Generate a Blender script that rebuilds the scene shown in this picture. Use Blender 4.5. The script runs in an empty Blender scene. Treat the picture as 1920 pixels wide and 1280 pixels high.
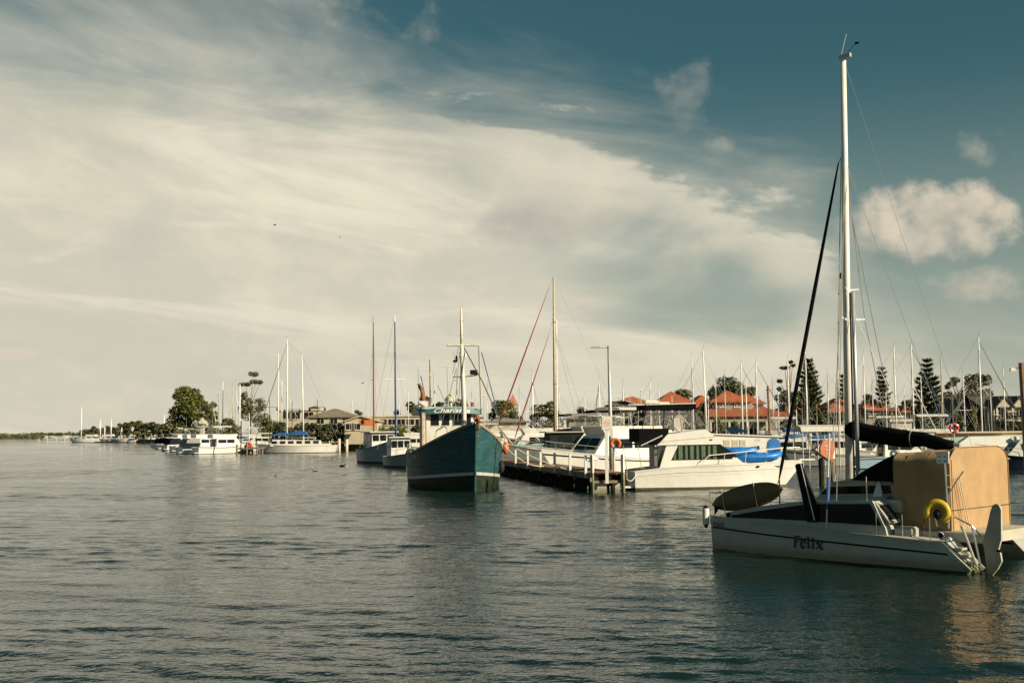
import bpy, bmesh, math, random
from mathutils import Vector, Matrix
R = math.radians
PI = math.pi
scene = bpy.context.scene
COL = scene.collection

# ------------------------------------------------------------------ camera
FPX, PW, PH = 2200.0, 1920.0, 1280.0
CAM_H = 3.4
PITCH = math.atan(165.0 / FPX)
ROLL = 0.0105
_r0 = Vector((1, 0, 0)); _f = Vector((0, math.cos(PITCH), math.sin(PITCH))); _u0 = Vector((0, -math.sin(PITCH), math.cos(PITCH)))
_right = _r0 * math.cos(ROLL) - _u0 * math.sin(ROLL)
_up = _u0 * math.cos(ROLL) + _r0 * math.sin(ROLL)
CAM = Vector((0, 0, CAM_H))
cd = bpy.data.cameras.new('camera'); cam = bpy.data.objects.new('camera', cd); COL.objects.link(cam)
cd.sensor_width = 36.0; cd.lens = FPX / PW * 36.0; cd.clip_start = 0.1; cd.clip_end = 12000
cam.matrix_world = Matrix(((_right.x, _up.x, -_f.x, 0), (_right.y, _up.y, -_f.y, 0), (_right.z, _up.z, -_f.z, CAM_H), (0, 0, 0, 1)))
scene.camera = cam

def ray(px, py):
    return (_f + _right * ((px - PW / 2) / FPX) + _up * (-(py - PH / 2) / FPX)).normalized()
def atY(px, py, Y):
    d = ray(px, py); return CAM + d * (Y / d.y)
def onz(px, py, z=0.0):
    d = ray(px, py); return CAM + d * ((z - CAM_H) / d.z)

# ------------------------------------------------------------------ sun
SUN_AZ, SUN_EL = R(124.0), R(24.0)          # compass azimuth from +Y towards +X
sdir = Vector((math.sin(SUN_AZ) * math.cos(SUN_EL), math.cos(SUN_AZ) * math.cos(SUN_EL), math.sin(SUN_EL)))
sd = bpy.data.lights.new('sun', 'SUN'); sd.energy = 5.0; sd.angle = R(0.5); sd.color = (1.0, 0.85, 0.64)
so = bpy.data.objects.new('sun', sd); COL.objects.link(so)
so.rotation_euler = sdir.to_track_quat('Z', 'Y').to_euler(); so.location = (60, -40, 60)

# ------------------------------------------------------------------ view
scene.view_settings.view_transform = 'Standard'
scene.view_settings.look = 'None'
scene.view_settings.exposure = 0.6
scene.view_settings.gamma = 1.0
scene.view_settings.use_curve_mapping = False
scene.render.engine = 'CYCLES'

# ------------------------------------------------------------------ sky
world = bpy.data.worlds.new('World'); scene.world = world; world.use_nodes = True
world.cycles.sampling_method = 'MANUAL'; world.cycles.sample_map_resolution = 512
NT = world.node_tree; NT.nodes.clear()
class S:
    """a socket with arithmetic"""
    def __init__(s, k): s.k = k
    def __add__(a, b): return mth('ADD', a, b)
    def __radd__(a, b): return mth('ADD', b, a)
    def __sub__(a, b): return mth('SUBTRACT', a, b)
    def __rsub__(a, b): return mth('SUBTRACT', b, a)
    def __mul__(a, b): return mth('MULTIPLY', a, b)
    def __rmul__(a, b): return mth('MULTIPLY', b, a)
    def __truediv__(a, b): return mth('DIVIDE', a, b)
def put(nt, sock, v):
    if isinstance(v, S): nt.links.new(v.k, sock)
    else: sock.default_value = v
CUR = [NT]
def mth(op, *a, clamp=False):
    n = CUR[0].nodes.new('ShaderNodeMath'); n.operation = op; n.use_clamp = clamp
    for i, x in enumerate(a): put(CUR[0], n.inputs[i], x)
    return S(n.outputs[0])
def sstep(x, a, b):
    n = CUR[0].nodes.new('ShaderNodeMapRange'); n.interpolation_type = 'SMOOTHSTEP'
    put(CUR[0], n.inputs[0], x); n.inputs[1].default_value = a; n.inputs[2].default_value = b
    n.inputs[3].default_value = 0; n.inputs[4].default_value = 1
    return S(n.outputs[0])
def vec(x, y, z):
    n = CUR[0].nodes.new('ShaderNodeCombineXYZ')
    for i, v in enumerate((x, y, z)): put(CUR[0], n.inputs[i], v)
    return S(n.outputs[0])
def noise(v, scale, detail=5, rough=0.55, dist=0.0, lac=2.0):
    n = CUR[0].nodes.new('ShaderNodeTexNoise'); put(CUR[0], n.inputs['Vector'], v)
    n.inputs['Scale'].default_value = scale; n.inputs['Detail'].default_value = detail
    n.inputs['Roughness'].default_value = rough; n.inputs['Distortion'].default_value = dist; n.inputs['Lacunarity'].default_value = lac
    return S(n.outputs['Fac'])
def mixc(f, a, b, mode='MIX'):
    n = CUR[0].nodes.new('ShaderNodeMix'); n.data_type = 'RGBA'; n.blend_type = mode; n.clamp_factor = True
    put(CUR[0], n.inputs[0], f)
    for i, c in ((6, a), (7, b)):
        put(CUR[0], n.inputs[i], c if isinstance(c, S) else (*c, 1))
    return S(n.outputs[2])
def ramp(x, pts, interp='B_SPLINE'):
    n = CUR[0].nodes.new('ShaderNodeValToRGB'); put(CUR[0], n.inputs[0], x); r = n.color_ramp; r.interpolation = interp
    while len(r.elements) < len(pts): r.elements.new(0.5)
    for e, (p, c) in zip(r.elements, pts):
        e.position = p; e.color = (c, c, c, 1) if not isinstance(c, tuple) else (*c, 1)
    return S(n.outputs[0])

def azel(px, py):
    d = ray(px, py); return math.atan2(d.x, d.y) * 10, math.asin(d.z) * 10
tc = NT.nodes.new('ShaderNodeTexCoord')
sp = NT.nodes.new('ShaderNodeSeparateXYZ'); NT.links.new(tc.outputs['Generated'], sp.inputs[0])
dx, dy, dz = (S(sp.outputs[i]) for i in range(3))
U = mth('ARCTAN2', dx, dy) * 10.0            # tenths of a radian, bearing
V = mth('ARCSINE', dz) * 10.0                # tenths of a radian, height
SK = 12.3 / 2 ** 0.6                                    # background strength 0.1
sky = NT.nodes.new('ShaderNodeTexSky'); sky.sky_type = 'NISHITA'; sky.sun_disc = False
sky.sun_elevation = SUN_EL; sky.sun_rotation = SUN_AZ
sky.air_density = 1.0; sky.dust_density = 1.6; sky.ozone_density = 1.0; sky.altitude = 0
skyc = mixc(1.0, S(sky.outputs[0]), (0.180, 0.330, 0.275), 'MULTIPLY')
# deepen with height, pale towards the horizon
hz = sstep(V, 3.1, -0.05)
base = mixc(hz * 0.62, skyc, (0.42 * SK, 0.43 * SK, 0.37 * SK))
Vt = V + U * 0.13
W = vec(U * 0.42, Vt, 0.0)
n1 = noise(W, 0.9, 5, 0.60, 0.6)
n2 = noise(vec(U * 0.22, Vt * 1.15, 3.7), 1.5, 4, 0.6, 0.9)
n3 = noise(vec(U * 0.8, Vt * 1.3, 9.1), 2.6, 4, 0.62)
n4 = noise(vec(U * 0.5, V * 1.4, 21.0), 0.55, 2, 0.5)
# the big bank of thin cloud: its upper edge falls from left to right
def up(px): return (azel(px, 300)[0] + 31.4) / 62.8
e_pts = [(0.0, 0.05), (0.27, 0.12), (up(-400), 0.36), (up(60), azel(60, -60)[1] / 10), (up(420), azel(420, -30)[1] / 10), (up(800), azel(800, 115)[1] / 10),
         (up(1120), azel(1120, 205)[1] / 10), (up(1320), azel(1320, 285)[1] / 10), (up(1500), azel(1500, 340)[1] / 10), (up(1640), azel(1640, 500)[1] / 10),
         (up(2000), azel(2000, 640)[1] / 10), (0.64, 0.04), (0.90, 0.04), (1.0, 0.05)]
edge = ramp((U + 31.4) / 62.8, e_pts, 'CARDINAL') * 10.0
d = edge + (n1 - 0.5) * 2.1 + (n2 - 0.5) * 0.9 - V
veil = sstep(d, -0.55, 1.45)
crisp = sstep(d + (n3 - 0.5) * 0.8, 0.0, 0.45) * sstep(V, 0.4, 1.4) * sstep(U, -2.6, 0.3)
bank = mth('MAXIMUM', veil * (0.70 + 0.42 * n2), crisp * (0.45 + 0.75 * n1))
bank = mth('MINIMUM', bank, 0.97)
# holes near the lower right of the bank
holes = sstep(n4 + (n1 - 0.5) * 0.5, 0.52, 0.70) * sstep(U, -0.2, 1.6) * sstep(V, 0.25, 0.7) * sstep(V, 2.6, 1.5)
bank = bank * (1.0 - holes * 0.85)
# colour of the bank
shade = sstep(n3 * 0.55 + n4 * 0.6 + (n1 - 0.5) * 0.35, 0.42, 0.76)
lowgrey = sstep(V, 1.5, 0.1)
c_hi = (0.66 * SK, 0.595 * SK, 0.455 * SK); c_lo = (0.46 * SK, 0.45 * SK, 0.385 * SK)
bankc = mixc(shade * 0.60, c_hi, c_lo)
bankc = mixc(sstep(n2, 0.50, 0.72) * 0.55, bankc, (0.75 * SK, 0.68 * SK, 0.535 * SK))
bankc = mixc(lowgrey * 0.40, bankc, (0.51 * SK, 0.485 * SK, 0.395 * SK))
col = mixc(bank, base, bankc)
# blue gaps low on the far left
# cumulus puffs
q = noise(vec(U * 0.9, V, 2.0), 2.4, 6, 0.56)
q2 = noise(vec(U * 0.9 + 0.10, V + 0.12, 2.0), 2.4, 3, 0.56)
def puff(px, py, rx, ry, soft, thr, seed, op, c1, c2, na=2.0):
    global col
    u0, v0 = azel(px, py); rx = rx / 220.0; ry = ry / 220.0
    du = (U - u0) / rx; dv = (V - v0) / ry
    f = 1.0 - (du * du + dv * dv) + (q - 0.5) * na
    fac = sstep(f, thr, thr + soft)
    lit = sstep((q - q2) * 2.0 + dv * 0.32 + du * 0.14, -0.45, 0.45)
    col = mixc(fac * op, col, mixc(lit, c2, c1))
CR = (0.60 * SK, 0.525 * SK, 0.40 * SK); GR = (0.36 * SK, 0.345 * SK, 0.295 * SK)
puff(1750, 412, 160, 82, 0.75, 0.15, 2.0, 0.88, CR, GR, 3.0)
puff(1630, 430, 90, 55, 0.9, 0.1, 2.3, 0.6, CR, GR)
puff(1850, 535, 120, 36, 1.0, 0.15, 5.0, 0.6, CR, GR, 3.0)
puff(1290, 175, 60, 90, 1.6, 0.3, 7.0, 0.22, CR, GR, 6.0)
puff(720, 40, 150, 70, 1.7, 0.3, 8.0, 0.30, CR, GR, 6.0)
puff(1340, 270, 40, 26, 1.4, 0.2, 10.0, 0.26, CR, GR, 6.0)
puff(1850, 275, 80, 42, 1.4, 0.25, 11.0, 0.30, CR, GR, 6.0)
puff(1020, 420, 170, 60, 1.1, 0.1, 12.0, 0.80, (0.44 * SK, 0.41 * SK, 0.35 * SK), (0.33 * SK, 0.32 * SK, 0.285 * SK))
puff(240, 440, 190, 60, 1.3, 0.3, 13.0, 0.45, (0.47 * SK, 0.45 * SK, 0.39 * SK), (0.40 * SK, 0.39 * SK, 0.35 * SK))
puff(30, 662, 70, 16, 0.9, 0.2, 14.0, 0.55, CR, CR)
# long streaks of fair sky just above the right hand horizon
bg = NT.nodes.new('ShaderNodeBackground'); bg.inputs['Strength'].default_value = 0.1
put(NT, bg.inputs['Color'], col)
wo = NT.nodes.new('ShaderNodeOutputWorld'); NT.links.new(bg.outputs[0], wo.inputs[0])

# ------------------------------------------------------------------ mesh helpers
class MB:
    def __init__(s): s.v = []; s.f = []
    def add(s, vs, fs):
        o = len(s.v); s.v += [tuple(p) for p in vs]; s.f += [tuple(i + o for i in f) for f in fs]; return s
    def box(s, c, sz, rz=0.0, m=None):
        hx, hy, hz = sz[0] / 2, sz[1] / 2, sz[2] / 2
        vs = [Vector((x, y, z)) for z in (-hz, hz) for y in (-hy, hy) for x in (-hx, hx)]
        M = Matrix.Translation(c) @ (m if m is not None else Matrix.Rotation(rz, 4, 'Z'))
        return s.add([M @ v for v in vs], [(0, 2, 3, 1), (4, 5, 7, 6), (0, 1, 5, 4), (2, 6, 7, 3), (0, 4, 6, 2), (1, 3, 7, 5)])
    def bb(s, a, b):
        return s.box([(a[i] + b[i]) / 2 for i in range(3)], [abs(b[i] - a[i]) for i in range(3)])
    def cbox(s, c, sz, ch, rz=0.0, tap=0.0):
        """box with chamfered upper edges"""
        hx, hy, hz = sz[0] / 2, sz[1] / 2, sz[2] / 2
        M = Matrix.Translation(c) @ Matrix.Rotation(rz, 4, 'Z')
        rings = []
        for (ix, z) in ((0, -hz), (tap, hz - ch), (tap + ch, hz)):
            rings.append([M @ Vector((x * (hx - ix), y * (hy - ix), z)) for x, y in ((-1, -1), (1, -1), (1, 1), (-1, 1))])
        return s.loft(rings)
    def loft(s, rings, cap0=True, cap1=True, closed=True):
        n = len(rings[0]); vs = [p for r in rings for p in r]; fs = []
        for i in range(len(rings) - 1):
            for j in range(n if closed else n - 1):
                k = (j + 1) % n
                fs.append((i * n + j, i * n + k, (i + 1) * n + k, (i + 1) * n + j))
        if cap0 and n > 2: fs.append(tuple(range(n - 1, -1, -1)))
        if cap1 and n > 2: fs.append(tuple((len(rings) - 1) * n + j for j in range(n)))
        return s.add(vs, fs)
    def tube(s, pts, r, n=6, caps=True):
        pts = [Vector(p) for p in pts]; rr = r if isinstance(r, (list, tuple)) else [r] * len(pts)
        rings = []
        for i, p in enumerate(pts):
            a = pts[max(i - 1, 0)]; b = pts[min(i + 1, len(pts) - 1)]; t = (b - a)
            if t.length < 1e-9: t = Vector((0, 0, 1))
            t.normalize(); ref = Vector((0, 0, 1)) if abs(t.z) < 0.92 else Vector((1, 0, 0))
            e1 = t.cross(ref).normalized(); e2 = t.cross(e1).normalized()
            rings.append([p + (e1 * math.cos(q) + e2 * math.sin(q)) * rr[i] for q in (2 * PI * k / n for k in range(n))])
        return s.loft(rings, caps, caps)
    def prism(s, poly, a, b, axis='y'):
        """extrude a 2d polygon; axis y: poly in x,z; axis x: poly in y,z; axis z: poly in x,y"""
        def P(p, h):
            return (p[0], h, p[1]) if axis == 'y' else ((h, p[0], p[1]) if axis == 'x' else (p[0], p[1], h))
        return s.loft([[P(p, a) for p in poly], [P(p, b) for p in poly]])
    def slab(s, pts, th):
        """polygon in space with thickness along its normal"""
        pts = [Vector(p) for p in pts]; nrm = Vector((0, 0, 0))
        for i in range(len(pts)):
            nrm += pts[i].cross(pts[(i + 1) % len(pts)])
        nrm.normalize()
        return s.loft([[p - nrm * th / 2 for p in pts], [p + nrm * th / 2 for p in pts]])
    def ell(s, c, r, nu=10, nv=6):
        c = Vector(c); rings = []
        for i in range(nv + 1):
            a = PI * i / nv; q = max(math.sin(a), 0.02)
            rings.append([c + Vector((r[0] * q * math.cos(2 * PI * j / nu), r[1] * q * math.sin(2 * PI * j / nu), -r[2] * math.cos(a))) for j in range(nu)])
        return s.loft(rings)
    def torus(s, c, RR, r, m=None, a0=0.0, a1=2 * PI, n=20, k=8):
        M = Matrix.Translation(c) @ (m if m is not None else Matrix.Identity(4)); full = abs(a1 - a0 - 2 * PI) < 1e-4
        rings = []
        for i in range(n + (1 if not full else 0)):
            a = a0 + (a1 - a0) * i / n
            rings.append([M @ Vector(((RR + r * math.cos(b)) * math.cos(a), (RR + r * math.cos(b)) * math.sin(a), r * math.sin(b))) for b in (2 * PI * j / k for j in range(k))])
        if full: rings.append(rings[0])
        return s.loft(rings, not full, not full)
    def build(s, name, mat, parent=None, smooth=False):
        me = bpy.data.meshes.new(name); me.from_pydata(s.v, [], s.f); me.update()
        bm = bmesh.new(); bm.from_mesh(me); bmesh.ops.recalc_face_normals(bm, faces=bm.faces); bm.to_mesh(me); bm.free()
        me.materials.append(mat)
        if smooth is True: me.shade_smooth()
        elif smooth: me.shade_smooth(); me.set_sharp_from_angle(angle=R(smooth))
        o = bpy.data.objects.new(name, me); COL.objects.link(o)
        if parent: o.parent = parent
        return o
def tag(o, label=None, cat=None, group=None, kind=None):
    if label: o['label'] = label
    if cat: o['category'] = cat
    if group: o['group'] = group
    if kind: o['kind'] = kind
    return o
def thing(name, label, cat, loc=(0, 0, 0), rz=0.0, group=None):
    o = bpy.data.objects.new(name, None); COL.objects.link(o); o.location = loc; o.rotation_euler = (0, 0, rz); o.empty_display_size = 0.3
    return tag(o, label, cat, group)
def mw(o):
    return Matrix.Translation(o.location) @ o.rotation_euler.to_matrix().to_4x4()
def loc_on(o, px, py, axis, val):
    """where the sight line through a photo pixel meets the plane axis=val of a thing's own frame"""
    Mi = mw(o).inverted(); p = Mi @ CAM; d = Mi.to_3x3() @ ray(px, py); k = 'xyz'.index(axis)
    return p + d * ((val - p[k]) / d[k])
def copy_tree(o, parent=None):
    c = o.copy(); COL.objects.link(c); c.parent = parent
    for ch in list(o.children): copy_tree(ch, c)
    return c

# ------------------------------------------------------------------ materials
MATS = {}
def srgb(r, g, b):
    f = lambda c: (c / 255) / 12.92 if c <= 10.3 else (((c / 255) + 0.055) / 1.055) ** 2.4
    return (f(r), f(g), f(b))
def mat(name, col, rough=0.5, metal=0.0, var=0.12, vs=3.0, bump=0.0, bs=30.0, stain=None, stain_amt=0.0, stain_scale=(2, 2, 0.4), low=None, coat=0.0, spec=0.5):
    """paint / cloth / timber: base colour with blotches, a stain colour in streaks, optional growth near the water line"""
    if name in MATS: return MATS[name]
    m = bpy.data.materials.new(name); m.use_nodes = True; nt = m.node_tree; CUR[0] = nt
    b = nt.nodes['Principled BSDF']; b.inputs['Roughness'].default_value = rough; b.inputs['Metallic'].default_value = metal
    b.inputs['Coat Weight'].default_value = coat; b.inputs['Specular IOR Level'].default_value = spec
    t = nt.nodes.new('ShaderNodeTexCoord'); ob = S(t.outputs['Object'])
    gi = nt.nodes.new('ShaderNodeObjectInfo')
    c = (*col,)
    out = None
    if var:
        f = noise(ob, vs, 5, 0.6)
        out = mixc(sstep(f, 0.3, 0.7), tuple(x * (1 - var) for x in c), tuple(min(x * (1 + var * 0.7), 1) for x in c))
    else:
        out = mixc(0.0, c, c)
    if stain:
        mp = nt.nodes.new('ShaderNodeMapping'); put(nt, mp.inputs['Vector'], ob); mp.inputs['Scale'].default_value = stain_scale
        f = sstep(noise(S(mp.outputs[0]), 2.0, 6, 0.65), 0.52, 0.75) * stain_amt
        out = mixc(f, out, stain)
    if low:
        sx = nt.nodes.new('ShaderNodeSeparateXYZ'); put(nt, sx.inputs[0], ob)
        h = S(sx.outputs[2]) + (noise(ob, 4.0, 4, 0.6) - 0.5) * low[2]
        out = mixc(sstep(h, low[1], low[1] * 0.2) * low[3], out, low[0])
    put(nt, b.inputs['Base Color'], out)
    if bump:
        bn = nt.nodes.new('ShaderNodeBump'); bn.inputs['Strength'].default_value = bump; bn.inputs['Distance'].default_value = 0.02
        put(nt, bn.inputs['Height'], noise(ob, bs, 4, 0.6)); nt.links.new(bn.outputs[0], b.inputs['Normal'])
    MATS[name] = m; return m
def mat_clear(name, tint, fac=0.28, rough=0.12):
    m = bpy.data.materials.new(name); m.use_nodes = True; nt = m.node_tree; nt.nodes.clear(); CUR[0] = nt
    tr = nt.nodes.new('ShaderNodeBsdfTransparent'); tr.inputs[0].default_value = (*tint, 1)
    gl = nt.nodes.new('ShaderNodeBsdfPrincipled'); gl.inputs['Base Color'].default_value = (0.70, 0.65, 0.62, 1); gl.inputs['Roughness'].default_value = rough
    mx = nt.nodes.new('ShaderNodeMixShader'); mx.inputs[0].default_value = fac
    nt.links.new(tr.outputs[0], mx.inputs[1]); nt.links.new(gl.outputs[0], mx.inputs[2])
    o = nt.nodes.new('ShaderNodeOutputMaterial'); nt.links.new(mx.outputs[0], o.inputs[0]); return m

WHITE = mat('white_gelcoat', (0.64, 0.625, 0.575), 0.28, var=0.06, vs=1.5, stain=(0.42, 0.36, 0.26), stain_amt=0.30, stain_scale=(3, 3, 0.35), coat=0.2)
WHITE2 = mat('white_paint', (0.54, 0.52, 0.475), 0.5, var=0.10, vs=2.0, stain=(0.33, 0.22, 0.12), stain_amt=0.45, stain_scale=(4, 4, 0.4))
CREAM = mat('cream_paint', (0.50, 0.44, 0.33), 0.5, var=0.10, vs=2.0)
DECK = mat('deck_paint', (0.45, 0.42, 0.355), 0.65, var=0.12, vs=2.5, bump=0.2, bs=60)
GLASS = mat('dark_glass', (0.010, 0.012, 0.012), 0.07, var=0.0, spec=0.22)
TINT = mat('tinted_acrylic', (0.006, 0.006, 0.008), 0.12, var=0.0, spec=0.12)
GREENGLASS = mat('green_curtain', (0.07, 0.115, 0.055), 0.7, var=0.35, vs=6.0)
BLACKCLOTH = mat('black_canvas', (0.006, 0.0065, 0.007), 0.9, var=0.3, vs=4, bump=0.35, bs=9, spec=0.04)
NAVY = mat('navy_canvas', (0.010, 0.015, 0.028), 0.85, var=0.25, vs=4, bump=0.3, bs=9, spec=0.05)
BLUE = mat('blue_canvas', (0.015, 0.085, 0.28), 0.7, var=0.25, vs=3, bump=0.3, bs=12)
BLUEPLASTIC = mat('blue_plastic', (0.012, 0.15, 0.46), 0.38, var=0.18, vs=2.5)
GREYCLOTH = mat('grey_canvas', (0.22, 0.21, 0.20), 0.85, var=0.15, vs=4, bump=0.3, bs=9)
WHITECLOTH = mat('white_canvas', (0.52, 0.495, 0.44), 0.8, var=0.1, vs=3, bump=0.2, bs=7)
TAN = mat('tan_canvas', (0.335, 0.22, 0.112), 0.85, var=0.12, vs=1.6, bump=1.0, bs=1.6, spec=0.2, stain=(0.42, 0.25, 0.11), stain_amt=0.3, stain_scale=(1.5, 1.5, 0.5))
ALU = mat('aluminium', (0.62, 0.62, 0.60), 0.38, 0.55, var=0.08, vs=3)
SPAR = mat('white_spar', (0.68, 0.66, 0.61), 0.35, var=0.07, vs=2)
GREYSPAR = mat('grey_spar', (0.40, 0.41, 0.40), 0.4, 0.3, var=0.1, vs=2)
WOODSPAR = mat('varnished_spar', (0.20, 0.10, 0.045), 0.45, var=0.25, vs=3)
BUFFSPAR = mat('buff_spar', (0.42, 0.35, 0.24), 0.5, var=0.15, vs=3)
STEEL = mat('stainless_steel', (0.70, 0.69, 0.66), 0.25, 0.9, var=0.05)
WIRE = mat('steel_wire', (0.42, 0.41, 0.38), 0.4, 0.6, var=0.0)
DARKWIRE = mat('dark_rope', (0.03, 0.035, 0.04), 0.7, var=0.1)
BLACK = mat('black_paint', (0.007, 0.007, 0.008), 0.5, var=0.2, spec=0.1)
BLACKRUBBER = mat('black_rubber', (0.015, 0.015, 0.015), 0.8, var=0.2)
ROPE = mat('mooring_rope', (0.52, 0.44, 0.30), 0.9, var=0.2, vs=12)
REDSAIL = mat('red_sailcloth', (0.20, 0.020, 0.016), 0.75, var=0.2, vs=4)
RED = mat('red_plastic', (0.48, 0.03, 0.02), 0.45, var=0.1)
ORANGE = mat('orange_plastic', (0.50, 0.12, 0.03), 0.5, var=0.12, vs=4)
YELLOW = mat('yellow_vinyl', (0.50, 0.34, 0.012), 0.5, var=0.12, vs=6, bump=0.2, bs=14)
RUST = mat('rusty_steel', (0.22, 0.09, 0.035), 0.85, var=0.35, vs=6, bump=0.3, bs=30)
TIMBER = mat('weathered_timber', (0.17, 0.135, 0.095), 0.85, var=0.3, vs=3, bump=0.6, bs=18, stain=(0.06, 0.045, 0.03), stain_amt=0.6, stain_scale=(3, 3, 0.5))
DARKTIMBER = mat('tarred_timber', (0.016, 0.013, 0.010), 0.9, spec=0.1, var=0.35, vs=3, bump=0.6, bs=18, low=((0.02, 0.024, 0.01), 0.6, 0.3, 0.8))
REDTIMBER = mat('red_brown_timber', (0.22, 0.075, 0.04), 0.8, var=0.25, vs=4, bump=0.4, bs=20)
PILEWOOD = mat('weed_grown_pile', (0.22, 0.20, 0.13), 0.85, var=0.25, vs=4, bump=0.5, bs=16, low=((0.085, 0.10, 0.045), 1.3, 0.8, 0.85))
POSTWHITE = mat('white_post_paint', (0.58, 0.565, 0.52), 0.6, var=0.08, vs=6, stain=(0.3, 0.25, 0.18), stain_amt=0.4)
CONCRETE = mat('pale_concrete', (0.40, 0.36, 0.29), 0.85, var=0.15, vs=3, bump=0.3, bs=25, low=((0.10, 0.09, 0.05), 0.5, 0.3, 0.8))
SOLAR = mat('solar_cell', (0.012, 0.015, 0.035), 0.15, var=0.1)
CLEAR = mat_clear('clear_vinyl', (0.97, 0.96, 0.95), 0.06)
PINK = mat('faded_red_paint', (0.40, 0.16, 0.105), 0.6, var=0.15, vs=3)

# ------------------------------------------------------------------ water
import numpy as np
def water():
    m = bpy.data.materials.new('harbour_water'); m.use_nodes = True; nt = m.node_tree; CUR[0] = nt
    b = nt.nodes['Principled BSDF']
    b.inputs['Base Color'].default_value = (0.006, 0.0175, 0.0145, 1); b.inputs['Roughness'].default_value = 0.05
    b.inputs['IOR'].default_value = 1.333
    g = nt.nodes.new('ShaderNodeNewGeometry'); P = S(g.outputs['Position'])
    def mp(rot, sx, sy):
        n = nt.nodes.new('ShaderNodeMapping'); put(nt, n.inputs['Vector'], P); n.inputs['Rotation'].default_value = (0, 0, rot); n.inputs['Scale'].default_value = (sx, sy, 1); return S(n.outputs[0])
    rip = noise(mp(R(14), 5.5, 8.0), 1.0, 2, 0.6)
    bn = nt.nodes.new('ShaderNodeBump'); bn.inputs['Strength'].default_value = 1.0; bn.inputs['Distance'].default_value = 1.0
    put(nt, bn.inputs['Height'], rip * 0.024); nt.links.new(bn.outputs[0], b.inputs['Normal'])
    # wind waves as real relief: a grid whose cells grow with distance
    A = -14.0; cols = 640; half = math.tan(R(31)); rows = [7.0]
    while rows[-1] < 330: rows.append(rows[-1] + 0.050 + 0.00125 * (rows[-1] - 7))
    Yr = np.array(rows); nr = len(rows)
    tx = np.linspace(-half, half, cols + 1)
    X = (Yr[:, None] - A) * tx[None, :]; Y = np.repeat(Yr[:, None], cols + 1, 1)
    cell = np.maximum(0.050 + 0.00125 * (Yr - 7), (Yr - A) * (2 * half / cols))[:, None]
    rs = np.random.RandomState(11); Z = np.zeros_like(X)
    # slow gust pattern
    G_ = np.zeros_like(X)
    for k in range(7):
        l = rs.uniform(14, 60); a = rs.normal(PI / 2 - 0.2, 0.35); kk = 2 * PI / l
        G_ += np.sin(kk * (X * math.cos(a) * 0.45 + Y * math.sin(a)) + rs.uniform(0, 6.28)) / 7 ** .5
    gust = np.clip(0.95 + 0.38 * G_, 0.35, 1.7)
    main = PI / 2 - R(14)
    for k in range(64):
        f_ = k / 63.0; lam = 1.9 * (0.16 / 1.9) ** f_ * rs.uniform(0.9, 1.1); a = rs.normal(main, 0.24 + 0.28 * f_); kk = 2 * PI / lam
        slope = 0.0165 * (0.74 + 0.55 * f_); amp = slope / kk
        att = np.clip((lam / cell - 2.2) / 2.5, 0, 1)
        ph = kk * (X * math.cos(a) + Y * math.sin(a)) + rs.uniform(0, 6.28)
        Z += amp * att * (np.sin(ph) + 0.18 * np.sin(2 * ph + 1.2)) * (gust if lam < 1.6 else 0.6 + 0.4 * gust)
    for k in range(5):                                   # long low wash lines
        lam = rs.uniform(4.0, 9.0); a = rs.normal(main - R(4), 0.10); kk = 2 * PI / lam
        Z += 0.011 / kk * np.sin(kk * (X * math.cos(a) + Y * math.sin(a)) + rs.uniform(0, 6.28))
    Z *= np.clip((340 - Y) / 60, 0.0, 1.0)
    V = np.stack([X, Y, Z], -1).reshape(-1, 3); n = cols + 1
    i = (np.arange(nr - 1)[:, None] * n + np.arange(cols)[None, :]).reshape(-1)
    Q = np.stack([i, i + 1, i + 1 + n, i + n], -1)
    far = np.array([(-7000, -400, -0.16), (7000, -400, -0.16), (7000, 9500, -0.16), (-7000, 9500, -0.16)], float)
    o0 = len(V); V = np.concatenate([V, far]); Q = np.concatenate([Q, [[o0, o0 + 1, o0 + 2, o0 + 3]]])
    me = bpy.data.meshes.new('water'); me.vertices.add(len(V)); me.vertices.foreach_set('co', V.astype(np.float32).ravel())
    me.loops.add(Q.size); me.loops.foreach_set('vertex_index', Q.astype(np.int32).ravel())
    me.polygons.add(len(Q)); me.polygons.foreach_set('loop_start', (np.arange(len(Q)) * 4).astype(np.int32))
    me.polygons.foreach_set('use_smooth', np.ones(len(Q), bool)); me.update(calc_edges=True); me.materials.append(m)
    o = bpy.data.objects.new('water', me); COL.objects.link(o); tag(o, kind='structure'); print('water quads', len(Q))
water()

# ------------------------------------------------------------------ land
GRASS = mat('shore_grass', (0.075, 0.085, 0.03), 0.95, var=0.35, vs=0.3, bump=0.4, bs=4)
STONEWALL = mat('sea_wall_stone', (0.26, 0.22, 0.16), 0.9, var=0.3, vs=1.2, bump=0.5, bs=6, low=((0.06, 0.06, 0.03), 0.6, 0.3, 0.8))
def land(name, pts, z, m, edge=0.5):
    """flat raised ground: pts is the outline, sea wall all round"""
    mb = MB(); n = len(pts)
    mb.v = [(p[0], p[1], z) for p in pts] + [(p[0], p[1] - edge, -0.8) for p in pts]
    mb.f = [tuple(range(n))] + [(i, (i + 1) % n, n + (i + 1) % n, n + i) for i in range(n)]
    o = mb.build(name, m); tag(o, kind='structure'); return o
def XY(px, Y): return ((px - 960) / FPX * Y, Y)
LANDZ = 1.15
front = [XY(2500, 168), XY(1700, 150), XY(1250, 146), XY(1000, 152), XY(800, 178), XY(660, 205), XY(500, 236), XY(330, 262), XY(312, 380), XY(230, 560), XY(150, 690), XY(132, 760)]
back = [(-420, 1500), (900, 1500), (700, 300)]
land('ground', front + back, LANDZ, GRASS)
land('mangrove_bank', [XY(-300, 900), XY(60, 930), XY(82, 1000), XY(70, 1200), XY(-300, 1400)], 0.35, GRASS)
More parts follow.
